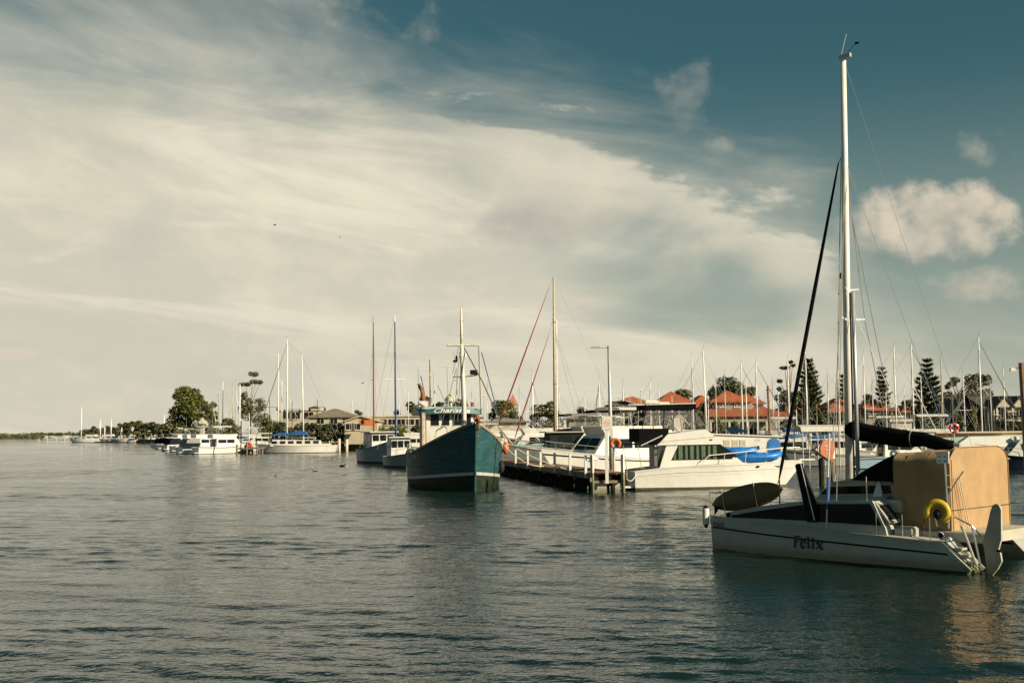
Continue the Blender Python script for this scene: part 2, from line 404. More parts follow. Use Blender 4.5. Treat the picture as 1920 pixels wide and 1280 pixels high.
land('far_shore', [(-3600, 3000), (-500, 2900), (200, 2950), (200, 3600), (-3600, 3600)], 0.8, GRASS)

# ------------------------------------------------------------------ trees
def leafmat(name, c1, c2):
    m = bpy.data.materials.new(name); m.use_nodes = True; nt = m.node_tree; CUR[0] = nt
    b = nt.nodes['Principled BSDF']; b.inputs['Roughness'].default_value = 0.6
    t = nt.nodes.new('ShaderNodeTexCoord'); f = noise(S(t.outputs['Object']), 0.9, 3, 0.7)
    put(nt, b.inputs['Base Color'], mixc(sstep(f, 0.35, 0.65), c1, c2))
    b.inputs['Subsurface Weight'].default_value = 0.0
    return m
L_DARK = leafmat('dark_foliage', (0.030, 0.042, 0.014), (0.065, 0.075, 0.022))
L_OLIVE = leafmat('olive_foliage', (0.060, 0.062, 0.020), (0.12, 0.105, 0.034))
L_GREEN = leafmat('green_foliage', (0.058, 0.074, 0.012), (0.135, 0.145, 0.024))
L_PINE = leafmat('pine_foliage', (0.030, 0.046, 0.016), (0.095, 0.110, 0.032))
L_GOLD = leafmat('golden_foliage', (0.13, 0.11, 0.016), (0.24, 0.19, 0.03))
BARK = mat('grey_bark', (0.20, 0.155, 0.105), 0.9, var=0.3, vs=2, bump=0.6, bs=8)

def leaves(mb, rng, c, r, n, size, flat=0.8, shell=0.55):
    for _ in range(n):
        while True:
            q = Vector((rng.uniform(-1, 1), rng.uniform(-1, 1), rng.uniform(-1, 1)))
            if 0.05 < q.length < 1: break
        q = q.normalized() * (shell + (1 - shell) * rng.random() ** 0.5) if rng.random() < 0.75 else q
        p = Vector((c[0] + q.x * r[0], c[1] + q.y * r[1], c[2] + q.z * r[2]))
        a = Vector((rng.gauss(0, 1), rng.gauss(0, 1), rng.gauss(0, 0.5))).normalized()
        b = a.cross(Vector((rng.gauss(0, 1), rng.gauss(0, 1), rng.gauss(0, 1)))).normalized()
        s1 = size * rng.uniform(0.6, 1.5); s2 = s1 * rng.uniform(0.45, 0.8)
        mb.add([p - a * s1, p + b * s2 * 0.6, p + a * s1, p - b * s2 * 0.7], [(0, 1, 2, 3)])
def tree(name, label, cx, cy, h, w, m, seed, clumps=16, per=130, leaf=0.22, trunk=0.25, group=None, open_=0.0, base=None, fill=1.0, flatc=0.75):
    """h, w: height and crown width in metres; open_: bare trunk share"""
    rng = random.Random(seed); z0 = LANDZ if base is None else base
    root = thing(name, label, 'tree', (cx, cy, z0), 0, group)
    tb = MB(); lb = MB(); top = h * (0.55 + 0.25 * open_)
    lean = rng.uniform(-0.05, 0.05) * h
    pts = [(0, 0, -0.2), (lean * 0.3, 0, top * 0.4), (lean, rng.uniform(-.2, .2), top)]
    tb.tube(pts, [trunk, trunk * 0.75, trunk * 0.3], 7)
    cb = h * max(0.06 + 0.55 * open_, 0.0)
    for k in range(clumps):
        zt = rng.uniform(0, 1) ** 0.8; zc = cb + (h - cb) * (0.12 + 0.80 * zt)
        env = math.sin(PI * min(max(0.24 + 0.72 * zt, 0), 1)) ** 0.6 * w * 0.5
        a = k * 2.39996 + rng.uniform(-.4, .4); rr = env * rng.uniform(0.25, 0.86) ** 0.7
        c = (lean + rr * math.cos(a), rr * math.sin(a), zc)
        cr = w * rng.uniform(0.15, 0.25) * fill
        tb.tube([(lean * 0.4, 0, top * rng.uniform(0.4, 0.7)), ((lean + c[0]) * 0.5, c[1] * 0.45, (top * 0.6 + zc) * 0.5), c], [trunk * 0.35, trunk * 0.22, trunk * 0.06], 5)
        leaves(lb, rng, c, (cr, cr, cr * flatc), int(per * 1.5), leaf * 1.1)
    tb.build('trunk', BARK, root, smooth=True); lb.build('crown', m, root)
    return root
def pine(name, label, cx, cy, h, w, seed, tiers=16, group=None, bare=0.0, dens=1.0):
    """Norfolk pine: whorls of branches with upturned fingers"""
    rng = random.Random(seed); root = thing(name, label, 'tree', (cx, cy, LANDZ), 0, group)
    tb = MB(); lb = MB()
    tb.tube([(0, 0, -.2), (0, 0, h * 0.5), (0, 0, h)], [0.28, 0.16, 0.03], 7)
    for t in range(tiers):
        f = (t + 0.5) / tiers; z = h * (0.10 + 0.88 * f); L = w * 0.5 * (1 - f) ** 0.92 * rng.uniform(0.85, 1.1) + 0.10
        nb = 7 if f < 0.8 else 5
        for b in range(nb):
            a = 2 * PI * (b + 0.5 * (t % 2)) / nb + rng.uniform(-.15, .15); dx_, dy_ = math.cos(a), math.sin(a)
            LL = L * rng.uniform(0.62, 1.15); rise = LL * rng.uniform(0.22, 0.42)
            pts = [(dx_ * LL * q, dy_ * LL * q, z + rise * q * q) for q in (0, 0.5, 1)]
            tb.tube(pts, [0.05, 0.035, 0.01], 4)
            if rng.random() < bare * (1 - f) * 1.2: continue
            for k in range(int((9 + 16 * LL) * dens)):
                q = rng.uniform(0.12, 1.0); s = rng.uniform(0.24, 0.46)
                p = Vector((dx_ * LL * q, dy_ * LL * q, z + rise * q * q))
                side = rng.choice((-1, 1)) * rng.uniform(0.1, 0.6); d_ = Vector((dx_ * 0.6 - dy_ * side, dy_ * 0.6 + dx_ * side, rng.uniform(0.25, 0.9))).normalized()
                wv = d_.cross(Vector((rng.gauss(0, 1), rng.gauss(0, 1), rng.gauss(0, 1)))).normalized() * s * 0.36
                lb.add([p - wv, p + d_ * s * 1.5, p + wv], [(0, 1, 2)]); lb.add([p - wv * .6 + d_ * .1, p + d_ * s * 1.9 + wv, p + wv * 1.1], [(0, 1, 2)])
    tb.build('trunk', BARK, root, smooth=True); lb.build('crown', L_PINE, root); return root
def at_px(px, Y): return (px - 960) / FPX * Y
def hz_y(px): return 805 - (px - 960) * ROLL
def z_of(px, py, Y): return atY(px, py, Y).z
def tree_px(name, label, px, top, Y, wpx, m, seed, **k):
    x = at_px(px, Y); h = z_of(px, top, Y) - LANDZ
    return tree(name, label, x, Y, h, wpx / FPX * Y, m, seed, **k)
# left headland
tree_px('spreading_tree', 'broad bright green tree on the headland behind the moored launches', 356, 724, 268, 74, L_GREEN, 1, clumps=34, per=150, leaf=0.30, trunk=0.5, fill=0.95)
tree_px('spreading_tree', 'lower green tree beside the broad headland tree', 392, 754, 285, 38, L_GREEN, 2, clumps=16, per=130, leaf=0.28, trunk=0.4)
def gum(px, top, Y, tuf, seed, label, m=L_OLIVE, name='gum_tree'):
    """thin eucalypt: bare limbs that carry flat tufts; tuf = list of (px, py, width px, height px)"""
    rng = random.Random(seed); x = at_px(px, Y); root = thing(name, label, 'tree', (x, Y, LANDZ))
    tb = MB(); lb = MB(); H = z_of(px, top, Y) - LANDZ; zt = H * 0.45
    tb.tube([(0, 0, -.2), (0.1, 0, zt * 0.5), (0, 0, zt)], [0.32, 0.24, 0.16], 7)
    for (tx, ty, tw, th) in tuf:
        p = Vector((at_px(tx, Y) - x, rng.uniform(-1.2, 1.2), z_of(tx, ty, Y) - LANDZ)); w_ = tw / FPX * Y / 2; h_ = th / FPX * Y / 2
        z1 = min(zt, p.z * 0.6)
        tb.tube([(0, 0, z1 * 0.85), (p.x * 0.35, p.y * 0.3, z1 + (p.z - z1) * 0.45), (p.x * 0.9, p.y, p.z - h_ * 0.5)], [0.13, 0.09, 0.03], 5)
        n = max(2, int(w_ / max(h_, 0.3)) + 1)
        for k in range(n):
            o_ = ((k + 0.5) / n - 0.5) * 2 * w_ * 0.75
            tb.tube([(p.x * 0.9, p.y, p.z - h_ * 0.5), (p.x + o_, p.y, p.z)], [0.03, 0.012], 4)
            leaves(lb, rng, (p.x + o_, p.y + rng.uniform(-.6, .6), p.z + rng.uniform(-.2, .2) * h_), (w_ / n * 1.25, max(w_ / n, 0.7), h_), int(90 + 200 * w_ * h_ / n), 0.2)
    tb.build('trunk', BARK, root, smooth=True); lb.build('crown', m, root); return root
gum(468, 700, 262, [(476, 701, 20, 9), (477, 716, 26, 9), (460, 721, 26, 8), (490, 717, 9, 5), (458, 742, 14, 14), (463, 755, 24, 20), (486, 758, 24, 28), (472, 775, 44, 34), (455, 765, 22, 24), (490, 788, 36, 26)], 4, 'tall sparse gum tree with flat tufts on bare limbs')
tree_px('shore_shrub', 'dark rounded shrub left of the cream roadside building', 500, 786, 250, 42, L_GREEN, 5, clumps=14, per=110, leaf=0.22, trunk=0.15)
tree_px('shore_shrub', 'clipped dark shrub in front of the tall cream building', 555, 796, 225, 56, L_DARK, 6, clumps=18, per=120, leaf=0.2, trunk=0.15)
tree_px('shore_shrub', 'dense dark shrub in front of the hipped grey roof', 614, 792, 222, 42, L_DARK, 7, clumps=16, per=120, leaf=0.2, trunk=0.15)
tree_px('street_tree', 'small olive tree peeping over the hipped grey roof', 586, 760, 275, 42, L_OLIVE, 8, clumps=10, per=90, leaf=0.22)
tree_px('street_tree', 'lone round olive tree rising over the white shops', 670, 762, 245, 20, L_OLIVE, 9, clumps=8, per=100, leaf=0.22, open_=0.3)
for i, (px, top, w, lab) in enumerate([(762, 753, 36, 'dark tree behind the shops beside the blue furled mast'), (795, 741, 44, 'tall dark tree behind the rusty exhaust stack of the trawler'), (742, 766, 22, 'small dark tree over the flat shop roof'),
                                     (850, 744, 60, 'dark tree seen through the trawler rigging'), (820, 752, 40, 'olive tree behind the trawler wheelhouse roof')]):
    tree_px('street_tree', lab, px, top, 240 + 6 * i, w, (L_DARK, L_OLIVE)[i % 2], 20 + i, clumps=14, per=100, leaf=0.25)
tree_px('street_tree', 'dense green tree beside the pink church spire', 942, 748, 215, 56, L_GREEN, 30, clumps=18, per=120, leaf=0.24)
tree_px('street_tree', 'rounded green tree right of the pink church spire', 968, 764, 205, 34, L_DARK, 31, clumps=12, per=110, leaf=0.22)
tree_px('street_tree', 'yellow brown tree behind the black cockpit awning', 1027, 752, 205, 62, L_OLIVE, 32, clumps=18, per=110, leaf=0.24)
tree_px('street_tree', 'small dark tree behind the solar panel on the grey cruiser', 1090, 764, 215, 36, L_DARK, 33, clumps=10, per=90, leaf=0.22)
# right hand trees
tree_px('street_tree', 'dense olive tree behind the pyramid roof', 1281, 727, 200, 54, L_OLIVE, 40, clumps=20, per=120, leaf=0.24)
tree_px('fig_tree', 'big dark umbrella shaped tree above the orange roofs', 1368, 704, 205, 74, L_DARK, 41, clumps=30, per=130, leaf=0.26, open_=0.25, trunk=0.5)
tree_px('fig_tree', 'dark tree on the right flank of the umbrella shaped tree', 1402, 714, 215, 40, L_OLIVE, 42, clumps=16, per=120, leaf=0.25, trunk=0.4)
gum(1478, 690, 165, [(1467, 690, 15, 6), (1482, 679, 7, 4), (1487, 685, 5, 4), (1465, 713, 10, 6), (1462, 729, 7, 8), (1476, 738, 22, 14), (1462, 746, 24, 14), (1488, 745, 22, 20), (1478, 760, 36, 26)], 43, 'sparse gum tree with detached tufts beside the broad pine', L_DARK)
pine('broad_pine', 'broad dark conifer standing behind the black furled headsail', at_px(1516, 168), 168, z_of(1516, 672, 168) - LANDZ, 72 / FPX * 168, 50, tiers=17, dens=2.5)
pine('norfolk_pine', 'thin young pine with open whorls between the orange roofs', at_px(1653, 175), 175, z_of(1653, 687, 175) - LANDZ, 42 / FPX * 175, 51, tiers=15, bare=0.6, dens=1.1)
pine('norfolk_pine', 'half hidden slim pine behind the main mast of the catamaran', at_px(1579, 178), 178, z_of(1579, 700, 178) - LANDZ, 34 / FPX * 178, 52, tiers=13, dens=1.0)
pine('norfolk_pine', 'tall dense tiered pine right of the orange roofs', at_px(1738, 165), 165, z_of(1735, 671, 165) - LANDZ, 78 / FPX * 165, 53, tiers=15, dens=1.7)
gum(1800, 700, 178, [(1794, 712, 22, 12), (1785, 720, 20, 9), (1832, 709, 44, 16), (1843, 715, 22, 22), (1818, 722, 30, 20), (1770, 726, 14, 8), (1815, 738, 40, 24), (1790, 745, 44, 26), (1840, 742, 36, 26), (1770, 752, 34, 26), (1808, 758, 60, 26)], 54, 'wide gum tree with dark flat crown behind the gabled house', L_OLIVE)
tree_px('street_tree', 'round dark tree behind the open young pine', 1634, 728, 195, 30, L_DARK, 55, clumps=12, per=100, leaf=0.22)
tree_px('street_tree', 'dark tree left of the tall tiered pine', 1693, 745, 190, 30, L_DARK, 56, clumps=12, per=100, leaf=0.22)
tree_px('garden_shrub', 'upright golden cypress beside the gabled house', 1826, 758, 150, 15, L_GOLD, 57, clumps=12, per=120, leaf=0.16, trunk=0.1, fill=1.2)
for i, (px, top, w, lab) in enumerate([(1345, 782, 30, 'yellow green shrub under the left orange verandah'), (1375, 790, 20, 'palm green shrub near the solar panelled houseboat roof'), (1530, 775, 46, 'dark hedge shrub below the broad conifer'), (1480, 778, 36, 'dark shrub below the sparse gum tree'), (1570, 772, 40, 'dark shrub in front of the gabled orange roof'),
                                     (1655, 772, 44, 'olive shrub at the foot of the young pine'), (1745, 778, 56, 'dark shrub at the foot of the tall tiered pine'), (1610, 785, 30, 'dark shrub by the grey cottage wall'), (1885, 775, 60, 'dark hedge under the right hand balcony'), (1790, 775, 40, 'dark hedge beside the golden cypress')]):
    tree_px('garden_shrub', lab, px, top, 146 + i * 0.5, w, (L_GREEN if i < 2 else L_DARK), 60 + i, clumps=14, per=90, leaf=0.17, trunk=0.1)
for i, (px, w) in enumerate(((1160, 50), (1205, 50), (1250, 48), (1300, 40))):
    tree_px('garden_shrub', ['dark hedge below the orange hall roof', 'dark hedge before the hall and pyramid roof', 'dark hedge below the pyramid roof', 'dark hedge below the tiled wing'][i], px, 766, 150, w, L_DARK, 80 + i, clumps=16, per=90, leaf=0.18, trunk=0.1)
# far left wood: trees that can be told apart
rng = random.Random(5)
far_tr = [(158, 806, 14), (168, 805, 12), (178, 800, 13), (190, 803, 12), (203, 798, 13), (214, 801, 14), (224, 793, 15), (234, 792, 15), (246, 790, 18), (260, 789, 20), (272, 790, 18), (283, 791, 18), (295, 791, 18), (306, 794, 16), (318, 798, 20)]
for i, (px, top, w) in enumerate(far_tr):
    tree_px('shore_tree', 'dark tree in the row along the far headland', px, top, 600 - i * 14, w + 3, (L_OLIVE, L_DARK, L_DARK)[i % 3], 100 + i, clumps=12, per=70, leaf=0.55, trunk=0.4, group='trees on the far headland')
# mangrove and the far shore, each one mass
mb = MB()
for k in range(330):
    px = rng.uniform(-260, 80); Y = rng.uniform(930, 1100); h = rng.uniform(2.6, 4.6) * (1 if px < 60 else 0.7)
    leaves(mb, rng, ((px - 960) / FPX * Y, Y, 0.4 + h * 0.5), (2.6, 2.6, h * 0.55), 34, 0.7)
tag(mb.build('mangrove_scrub', L_OLIVE), 'low olive scrub covering the distant bank', 'scrub', kind='stuff')
mb = MB()
for k in range(420):
    px = rng.uniform(60, 420); Y = rng.uniform(2920, 3080); h = rng.uniform(5, 9)
    leaves(mb, rng, ((px - 960) / FPX * Y, Y, 0.6 + h * 0.4), (9, 9, h * 0.55), 14, 3.0)
tag(mb.build('far_wood', L_DARK), 'faint line of woodland along the far shore', 'woodland', kind='stuff')

# ------------------------------------------------------------------ buildings
def tilemat(name, c1, c2, sc=3.2):
    m = bpy.data.materials.new(name); m.use_nodes = True; nt = m.node_tree; CUR[0] = nt
    b = nt.nodes['Principled BSDF']; b.inputs['Roughness'].default_value = 0.8
    t = nt.nodes.new('ShaderNodeTexCoord'); ob = S(t.outputs['Object'])
    f = noise(ob, 0.8, 6, 0.7); f2 = noise(ob, 9.0, 2, 0.6)
    put(nt, b.inputs['Base Color'], mixc(sstep(f * 0.6 + f2 * 0.4, 0.35, 0.65), c1, c2))
    w = nt.nodes.new('ShaderNodeTexWave'); w.bands_direction = 'Z'; w.wave_profile = 'SAW'; w.inputs['Scale'].default_value = sc; put(nt, w.inputs['Vector'], ob)
    bn = nt.nodes.new('ShaderNodeBump'); bn.inputs['Strength'].default_value = 0.6; bn.inputs['Distance'].default_value = 0.05
    nt.links.new(w.outputs['Fac'], bn.inputs['Height']); nt.links.new(bn.outputs[0], b.inputs['Normal']); return m
TILE = tilemat('orange_roof_tiles', (0.26, 0.064, 0.018), (0.40, 0.104, 0.030))
GREYROOF = tilemat('grey_brown_roof', (0.15, 0.13, 0.09), (0.22, 0.19, 0.13))
DARKROOF = tilemat('dark_slate_roof', (0.045, 0.045, 0.04), (0.085, 0.08, 0.065))
WALLC = mat('cream_render', (0.44, 0.37, 0.26), 0.85, var=0.1, vs=0.6)
WALLG = mat('grey_render', (0.26, 0.24, 0.20), 0.85, var=0.1, vs=0.6)
WALLW = mat('white_wall', (0.47, 0.42, 0.34), 0.85, var=0.1, vs=0.6)
WINF = mat('window_frame_paint', (0.50, 0.47, 0.40), 0.6, var=0.05)
def hip(mb, x0, x1, y0, y1, z0, z1, ridge=0.5, over=0.5):
    """hip roof: ridge = share of the length that the ridge takes"""
    x0 -= over; x1 += over; y0 -= over; y1 += over; lx, ly = x1 - x0, y1 - y0; cx, cy = (x0 + x1) / 2, (y0 + y1) / 2
    if lx >= ly: a, b = (cx - lx * ridge / 2, cy, z1), (cx + lx * ridge / 2 + 0.01, cy, z1)
    else: a, b = (cx, cy - ly * ridge / 2, z1), (cx, cy + ly * ridge / 2 + 0.01, z1)
    v = [(x0, y0, z0), (x1, y0, z0), (x1, y1, z0), (x0, y1, z0), a, b, (x0, y0, z0 - 0.18), (x1, y0, z0 - 0.18), (x1, y1, z0 - 0.18), (x0, y1, z0 - 0.18)]
    if lx >= ly: fs = [(0, 1, 5, 4), (1, 2, 5), (2, 3, 4, 5), (3, 0, 4)]
    else: fs = [(0, 1, 4), (1, 2, 5, 4), (2, 3, 5), (3, 0, 4, 5)]
    mb.add(v, fs + [(0, 6, 7, 1), (1, 7, 8, 2), (2, 8, 9, 3), (3, 9, 6, 0), (9, 8, 7, 6)])
def gable(mb, x0, x1, y0, y1, z0, z1, axis='x', over=0.4):
    """gable roof, ridge along axis"""
    x0 -= over; x1 += over; y0 -= over; y1 += over
    if axis == 'x':
        cy = (y0 + y1) / 2; prof = [(y0, z0), (cy, z1), (y1, z0), (y1, z0 - .15), (cy, z1 - .2), (y0, z0 - .15)]; mb.prism(prof, x0, x1, 'x')
    else:
        cx = (x0 + x1) / 2; prof = [(x0, z0), (cx, z1), (x1, z0), (x1, z0 - .15), (cx, z1 - .2), (x0, z0 - .15)]; mb.prism(prof, y0, y1, 'y')
def window(root, x, y, z, w, h, nx=0, ny=-1, glass=GLASS, bars=True):
    """window on a wall facing -y (or +-x): frame proud of the wall, pane and sill as sub-parts"""
    f = MB(); t = 0.09
    def bx(a0, a1, z0, z1, d0, d1):
        if ny: f_.bb((x + a0, y + ny * d0, z + z0), (x + a1, y + ny * d1, z + z1))
        else: f_.bb((x + nx * d0, y + a0, z + z0), (x + nx * d1, y + a1, z + z1))
    f_ = f
    bx(-w / 2, w / 2, 0, t, 0.003, 0.08); bx(-w / 2, w / 2, h - t, h, 0.003, 0.08); bx(-w / 2, -w / 2 + t, t, h - t, 0.003, 0.08); bx(w / 2 - t, w / 2, t, h - t, 0.003, 0.08)
    if bars: bx(-0.03, 0.03, t, h - t, 0.02, 0.07)
    o = f.build('window', WINF, root)
    f_ = MB(); bx(-w / 2 + t, w / 2 - t, t, h - t, 0.004, 0.02); f_.build('pane', glass, o)
    f_ = MB(); bx(-w / 2 - 0.08, w / 2 + 0.08, -0.1, -0.004, 0.003, 0.16); f_.build('sill', WINF, o)
    return o
def Zp(px, py, Y, o): return z_of(px, py, Y) - o.location.z

# orange roofed clubhouse: several wings
Y = 158.0
B = thing('clubhouse', 'two storey clubhouse with broad orange tiled hip roof', 'building', (at_px(1400, Y), Y, LANDZ))
def bx_(px): return at_px(px, Y) - B.location.x
wl = MB(); wl.bb((bx_(1330), 2, -0.3), (bx_(1465), 14, Zp(1400, 776, Y, B))); wl.bb((bx_(1350), 4, 0), (bx_(1420), 12, Zp(1380, 753, Y, B) + 0.05)); wl.build('wall', WALLG, B)
r1 = MB(); x0, x1 = bx_(1322), bx_(1475); z0, z1 = Zp(1400, 778, Y, B), Zp(1400, 761, Y, B)
r1.add([(x0, -1, z0), (x1, -1, z0), (x1 - 2.0, 6, z1), (x0 + 1.5, 6, z1), (x0, -1, z0 - .2), (x1, -1, z0 - .2), (x1, 12, z0), (x0, 12, z0)], [(0, 1, 2, 3), (0, 4, 5, 1), (1, 6, 2), (0, 3, 7), (3, 2, 6, 7)])
r1.build('verandah_roof', TILE, B)
r2 = MB(); hip(r2, bx_(1345), bx_(1412), 4, 13, Zp(1380, 752, Y + 4, B), Zp(1370, 732, Y + 8, B), 0.35); r2.build('roof', TILE, B)
r3 = MB(); hip(r3, bx_(1395), bx_(1445), 6, 15, Zp(1430, 755, Y + 6, B), Zp(1405, 738, Y + 10, B), 0.3); r3.build('roof', TILE, B)
for px in (1360, 1366, 1388, 1394): window(B, bx_(px), 4 - 0.004, Zp(px, 763, Y + 4, B), 0.42, 0.45, bars=False)
ps = MB(); ps.bb((x0 + 0.3, -0.55, z0 - 0.9), (x1 - 0.3, -0.35, z0 - 0.25)); ps.build('fascia', WALLG, B)
for k in range(9):
    xx = x0 + 0.5 + (x1 - x0 - 1) * k / 8; p = MB(); p.bb((xx - .12, -0.57, 0), (xx + .12, -0.33, z0 - 0.9)); p.build('post', WINF, B)
for k in range(8):
    xx = x0 + 0.5 + (x1 - x0 - 1) * (k + 0.5) / 8
    p = MB(); p.bb((xx - .45, 1.9, 0.05), (xx + .45, 1.997, 2.0)); p.build('door', GLASS, B)
def house(name, label, px0, px1, Y, dep, eave, ridge_py, wallm, roofm, rr=0.4, kind='hip', wins=(), wz=1.0, axis='x', cat='building'):
    pc = (px0 + px1) / 2; o = thing(name, label, cat, (at_px(pc, Y), Y, LANDZ))
    x0 = at_px(px0, Y) - o.location.x; x1 = at_px(px1, Y) - o.location.x; ze = Zp(pc, eave, Y, o); zr = Zp(pc, ridge_py, Y + dep / 2, o)
    w = MB(); w.bb((x0, 0, -0.3), (x1, dep, ze - 0.1))
    if kind == 'gable' and axis == 'y': w.prism([(x0, ze - .1), (x1, ze - .1), ((x0 + x1) / 2, zr - 0.3)], 0.002, dep - 0.002, 'y')
    if kind == 'gable' and axis == 'x': w.prism([(0.002, ze - .1), (dep - 0.002, ze - .1), (dep / 2, zr - 0.3)], x0 + .002, x1 - .002, 'x')
    w.build('wall', wallm, o); r = MB()
    if kind == 'hip': hip(r, x0, x1, 0, dep, ze, zr, rr)
    elif kind == 'gable': gable(r, x0, x1, 0, dep, ze, zr, axis)
    else: r.bb((x0 - .3, -.3, ze - 0.097), (x1 + .3, dep + .3, ze + 0.25))
    r.build('roof', roofm, o)
    for wp, wy, ww, wh in wins:
        window(o, at_px(wp, Y) - o.location.x, 0, Zp(wp, wy, Y, o), ww, wh)
    return o
house('tiled_hall', 'long low hall with plain orange roof behind the lamp posts', 1148, 1222, 172, 9, 757, 744, WALLG, TILE, 0.8)
house('pyramid_roof_house', 'house with steep orange pyramid roof and pale hip lines', 1222, 1312, 164, 11, 764, 733, WALLG, TILE, 0.02, wins=((1240, 780, 1.2, 1.1), (1262, 780, 1.2, 1.1), (1290, 780, 1.2, 1.1)))
house('tiled_wing', 'small orange roofed wing between pyramid roof and clubhouse', 1296, 1346, 167, 10, 762, 741, WALLG, TILE, 0.35, wins=((1325, 778, 1.0, 1.0),))
house('tiled_cottage', 'orange roofed cottage half hidden by the sparse gum tree', 1462, 1512, 172, 9, 776, 757, WALLG, TILE, 0.3)
house('tiled_cottage', 'orange gabled cottage with grey walls behind the main mast', 1545, 1622, 170, 10, 771, 746, WALLG, TILE, 0.25, wins=((1598, 785, 1.2, 1.2), (1620, 785, .8, 1.2)))
house('tiled_cottage', 'orange roofed cottage behind the thin young pine', 1612, 1672, 174, 9, 768, 753, WALLG, TILE, 0.4, wins=((1628, 780, 1.2, 1.2),))
house('tiled_cottage', 'orange roofed cottage half hidden by the tiered pine', 1690, 1730, 182, 9, 771, 759, WALLG, TILE, 0.5)
house('tiled_cottage', 'low orange roofed cottage right of the tiered pine', 1752, 1790, 168, 8, 786, 775, WALLG, TILE, 0.5)
# gabled terrace on the right
Y = 150.0
B = thing('gabled_terrace', 'cream two storey terrace with paired gables and dark roof', 'building', (at_px(1885, Y), Y, LANDZ))
def gx(px): return at_px(px, Y) - B.location.x
ze = Zp(1885, 775, Y, B); zb = Zp(1885, 786, Y, B)
w = MB(); w.bb((gx(1858), 0, -.3), (gx(1960), 9, Zp(1885, 762, Y, B))); w.build('wall', WALLC, B)
r = MB(); gable(r, gx(1845), gx(1965), 0.5, 9.5, Zp(1885, 763, Y, B), Zp(1885, 742, Y + 5, B), 'x'); r.build('roof', DARKROOF, B)
r = MB(); hip(r, gx(1790), gx(1868), 3, 13, Zp(1830, 790, Y + 3, B), Zp(1830, 748, Y + 8, B), 0.6); r.build('side_roof', DARKROOF, B)
for c in (1878, 1907):
    xc = gx(c); hw = 1.05
    g = MB(); g.prism([(xc - hw, Zp(c, 763, Y, B)), (xc + hw, Zp(c, 763, Y, B)), (xc, Zp(c, 746, Y, B))], -0.55, -0.35, 'y'); g.build('gable', WALLC, B)
    g = MB(); za, zt_ = Zp(c, 763, Y, B), Zp(c, 745, Y, B)
    g.prism([(xc - hw - .2, za - .1), (xc, zt_ + .05), (xc + hw + .2, za - .1), (xc + hw + .2, za + .05), (xc, zt_ + .22), (xc - hw - .2, za + .05)], -0.75, 3.0, 'y'); g.build('gable_roof', DARKROOF, B)
    for s_ in (-1, 1):
        p = MB(); p.bb((xc + s_ * hw - .09, -0.6, zb), (xc + s_ * hw + .09, -0.4, Zp(c, 763, Y, B) - .12)); p.build('post', WINF, B)
    window(B, xc, 0, zb + 0.15, 0.9, 1.2)
bl = MB(); bl.bb((gx(1862), -1.2, zb - 0.25), (gx(1960), -0.003, zb)); bl.build('balcony', WALLC, B)
for k in range(24):
    xx = gx(1864) + k * 0.26; p = MB(); p.bb((xx, -1.17, zb + .003), (xx + .05, -1.12, zb + 0.75)); p.build('baluster', BLACK, B)
p = MB(); p.bb((gx(1862), -1.2, zb + .755), (gx(1960), -1.1, zb + 0.85)); p.build('handrail', BLACK, B)
for px in (1863, 1870): window(B, gx(px), 0, Zp(px, 778, Y, B), 0.4, 1.1, bars=False)
for px in (1865, 1890, 1915): window(B, gx(px), 0, 0.5, 0.9, 1.2)
# left: cream building with parapet, hipped house, white shops
house('cream_building', 'tall cream flat topped building behind the clipped shrubs', 522, 598, 250, 12, 769, 769, WALLC, WALLW, kind='flat', wins=((537, 786, 2.2, 1.6), (553, 786, 2.2, 1.6), (578, 786, 2.2, 1.6)))
house('hipped_house', 'cream house with broad grey brown hipped roof', 578, 662, 238, 13, 781, 766, WALLC, GREYROOF, 0.35, wins=((600, 795, 1.6, 1.3), (625, 795, 1.6, 1.3), (648, 795, 1.6, 1.3)))
house('cream_shed', 'small cream building with pale doors left of the gum tree', 374.5, 379.5, 262, 2, 793, 783, WALLW, WALLW, 0.1)
house('long_shop', 'long white flat roofed shop row behind the fishing boats', 690, 800, 214, 10, 780, 780, WALLW, WALLW, kind='flat', wins=tuple((px, 797, 1.6, 1.2) for px in range(700, 800, 17)))
house('gabled_shop', 'cream shop with low gable and dark awning', 645, 706, 206, 9, 789, 779, WALLC, WALLC, kind='gable', axis='y', wins=((655, 806, 1.6, 1.2), (667, 806, 1.6, 1.2)))
aw = tag(MB().slab([atY(672, 788, 203), atY(702, 787, 203), atY(704, 797, 202.2), atY(674, 797, 202.2)], 0.08).build('shop_awning', ORANGE), 'sloping orange red awning on the cream shop front', 'awning')
p = atY(680, 796, 201.9); d_ = MB(); d_.ell((p.x, p.y - 0.1, p.z + 0.45), (0.32, 0.08, 0.45)); tag(d_.build('awning_sign', BLACK), 'dark oval sign hanging against the orange red awning', 'sign')
for k, px in enumerate((690, 760, 785)):
    pass
# church spire
Y = 330.0; xs = at_px(960, Y)
C = thing('church', 'church tower with pointed pale red spire above the trees', 'building', (xs, Y, LANDZ))
zt = Zp(960, 760, Y, C); tp = Zp(960, 738, Y, C)
MB().bb((-1.6, 0, -0.3), (1.6, 3.2, zt)).build('tower', WALLC, C)
MB().loft([[(-1.7, -0.1, zt), (1.7, -0.1, zt), (1.7, 3.3, zt), (-1.7, 3.3, zt)], [(-0.03, 1.57, tp), (0.03, 1.57, tp), (0.03, 1.63, tp), (-0.03, 1.63, tp)]]).build('spire', PINK, C)
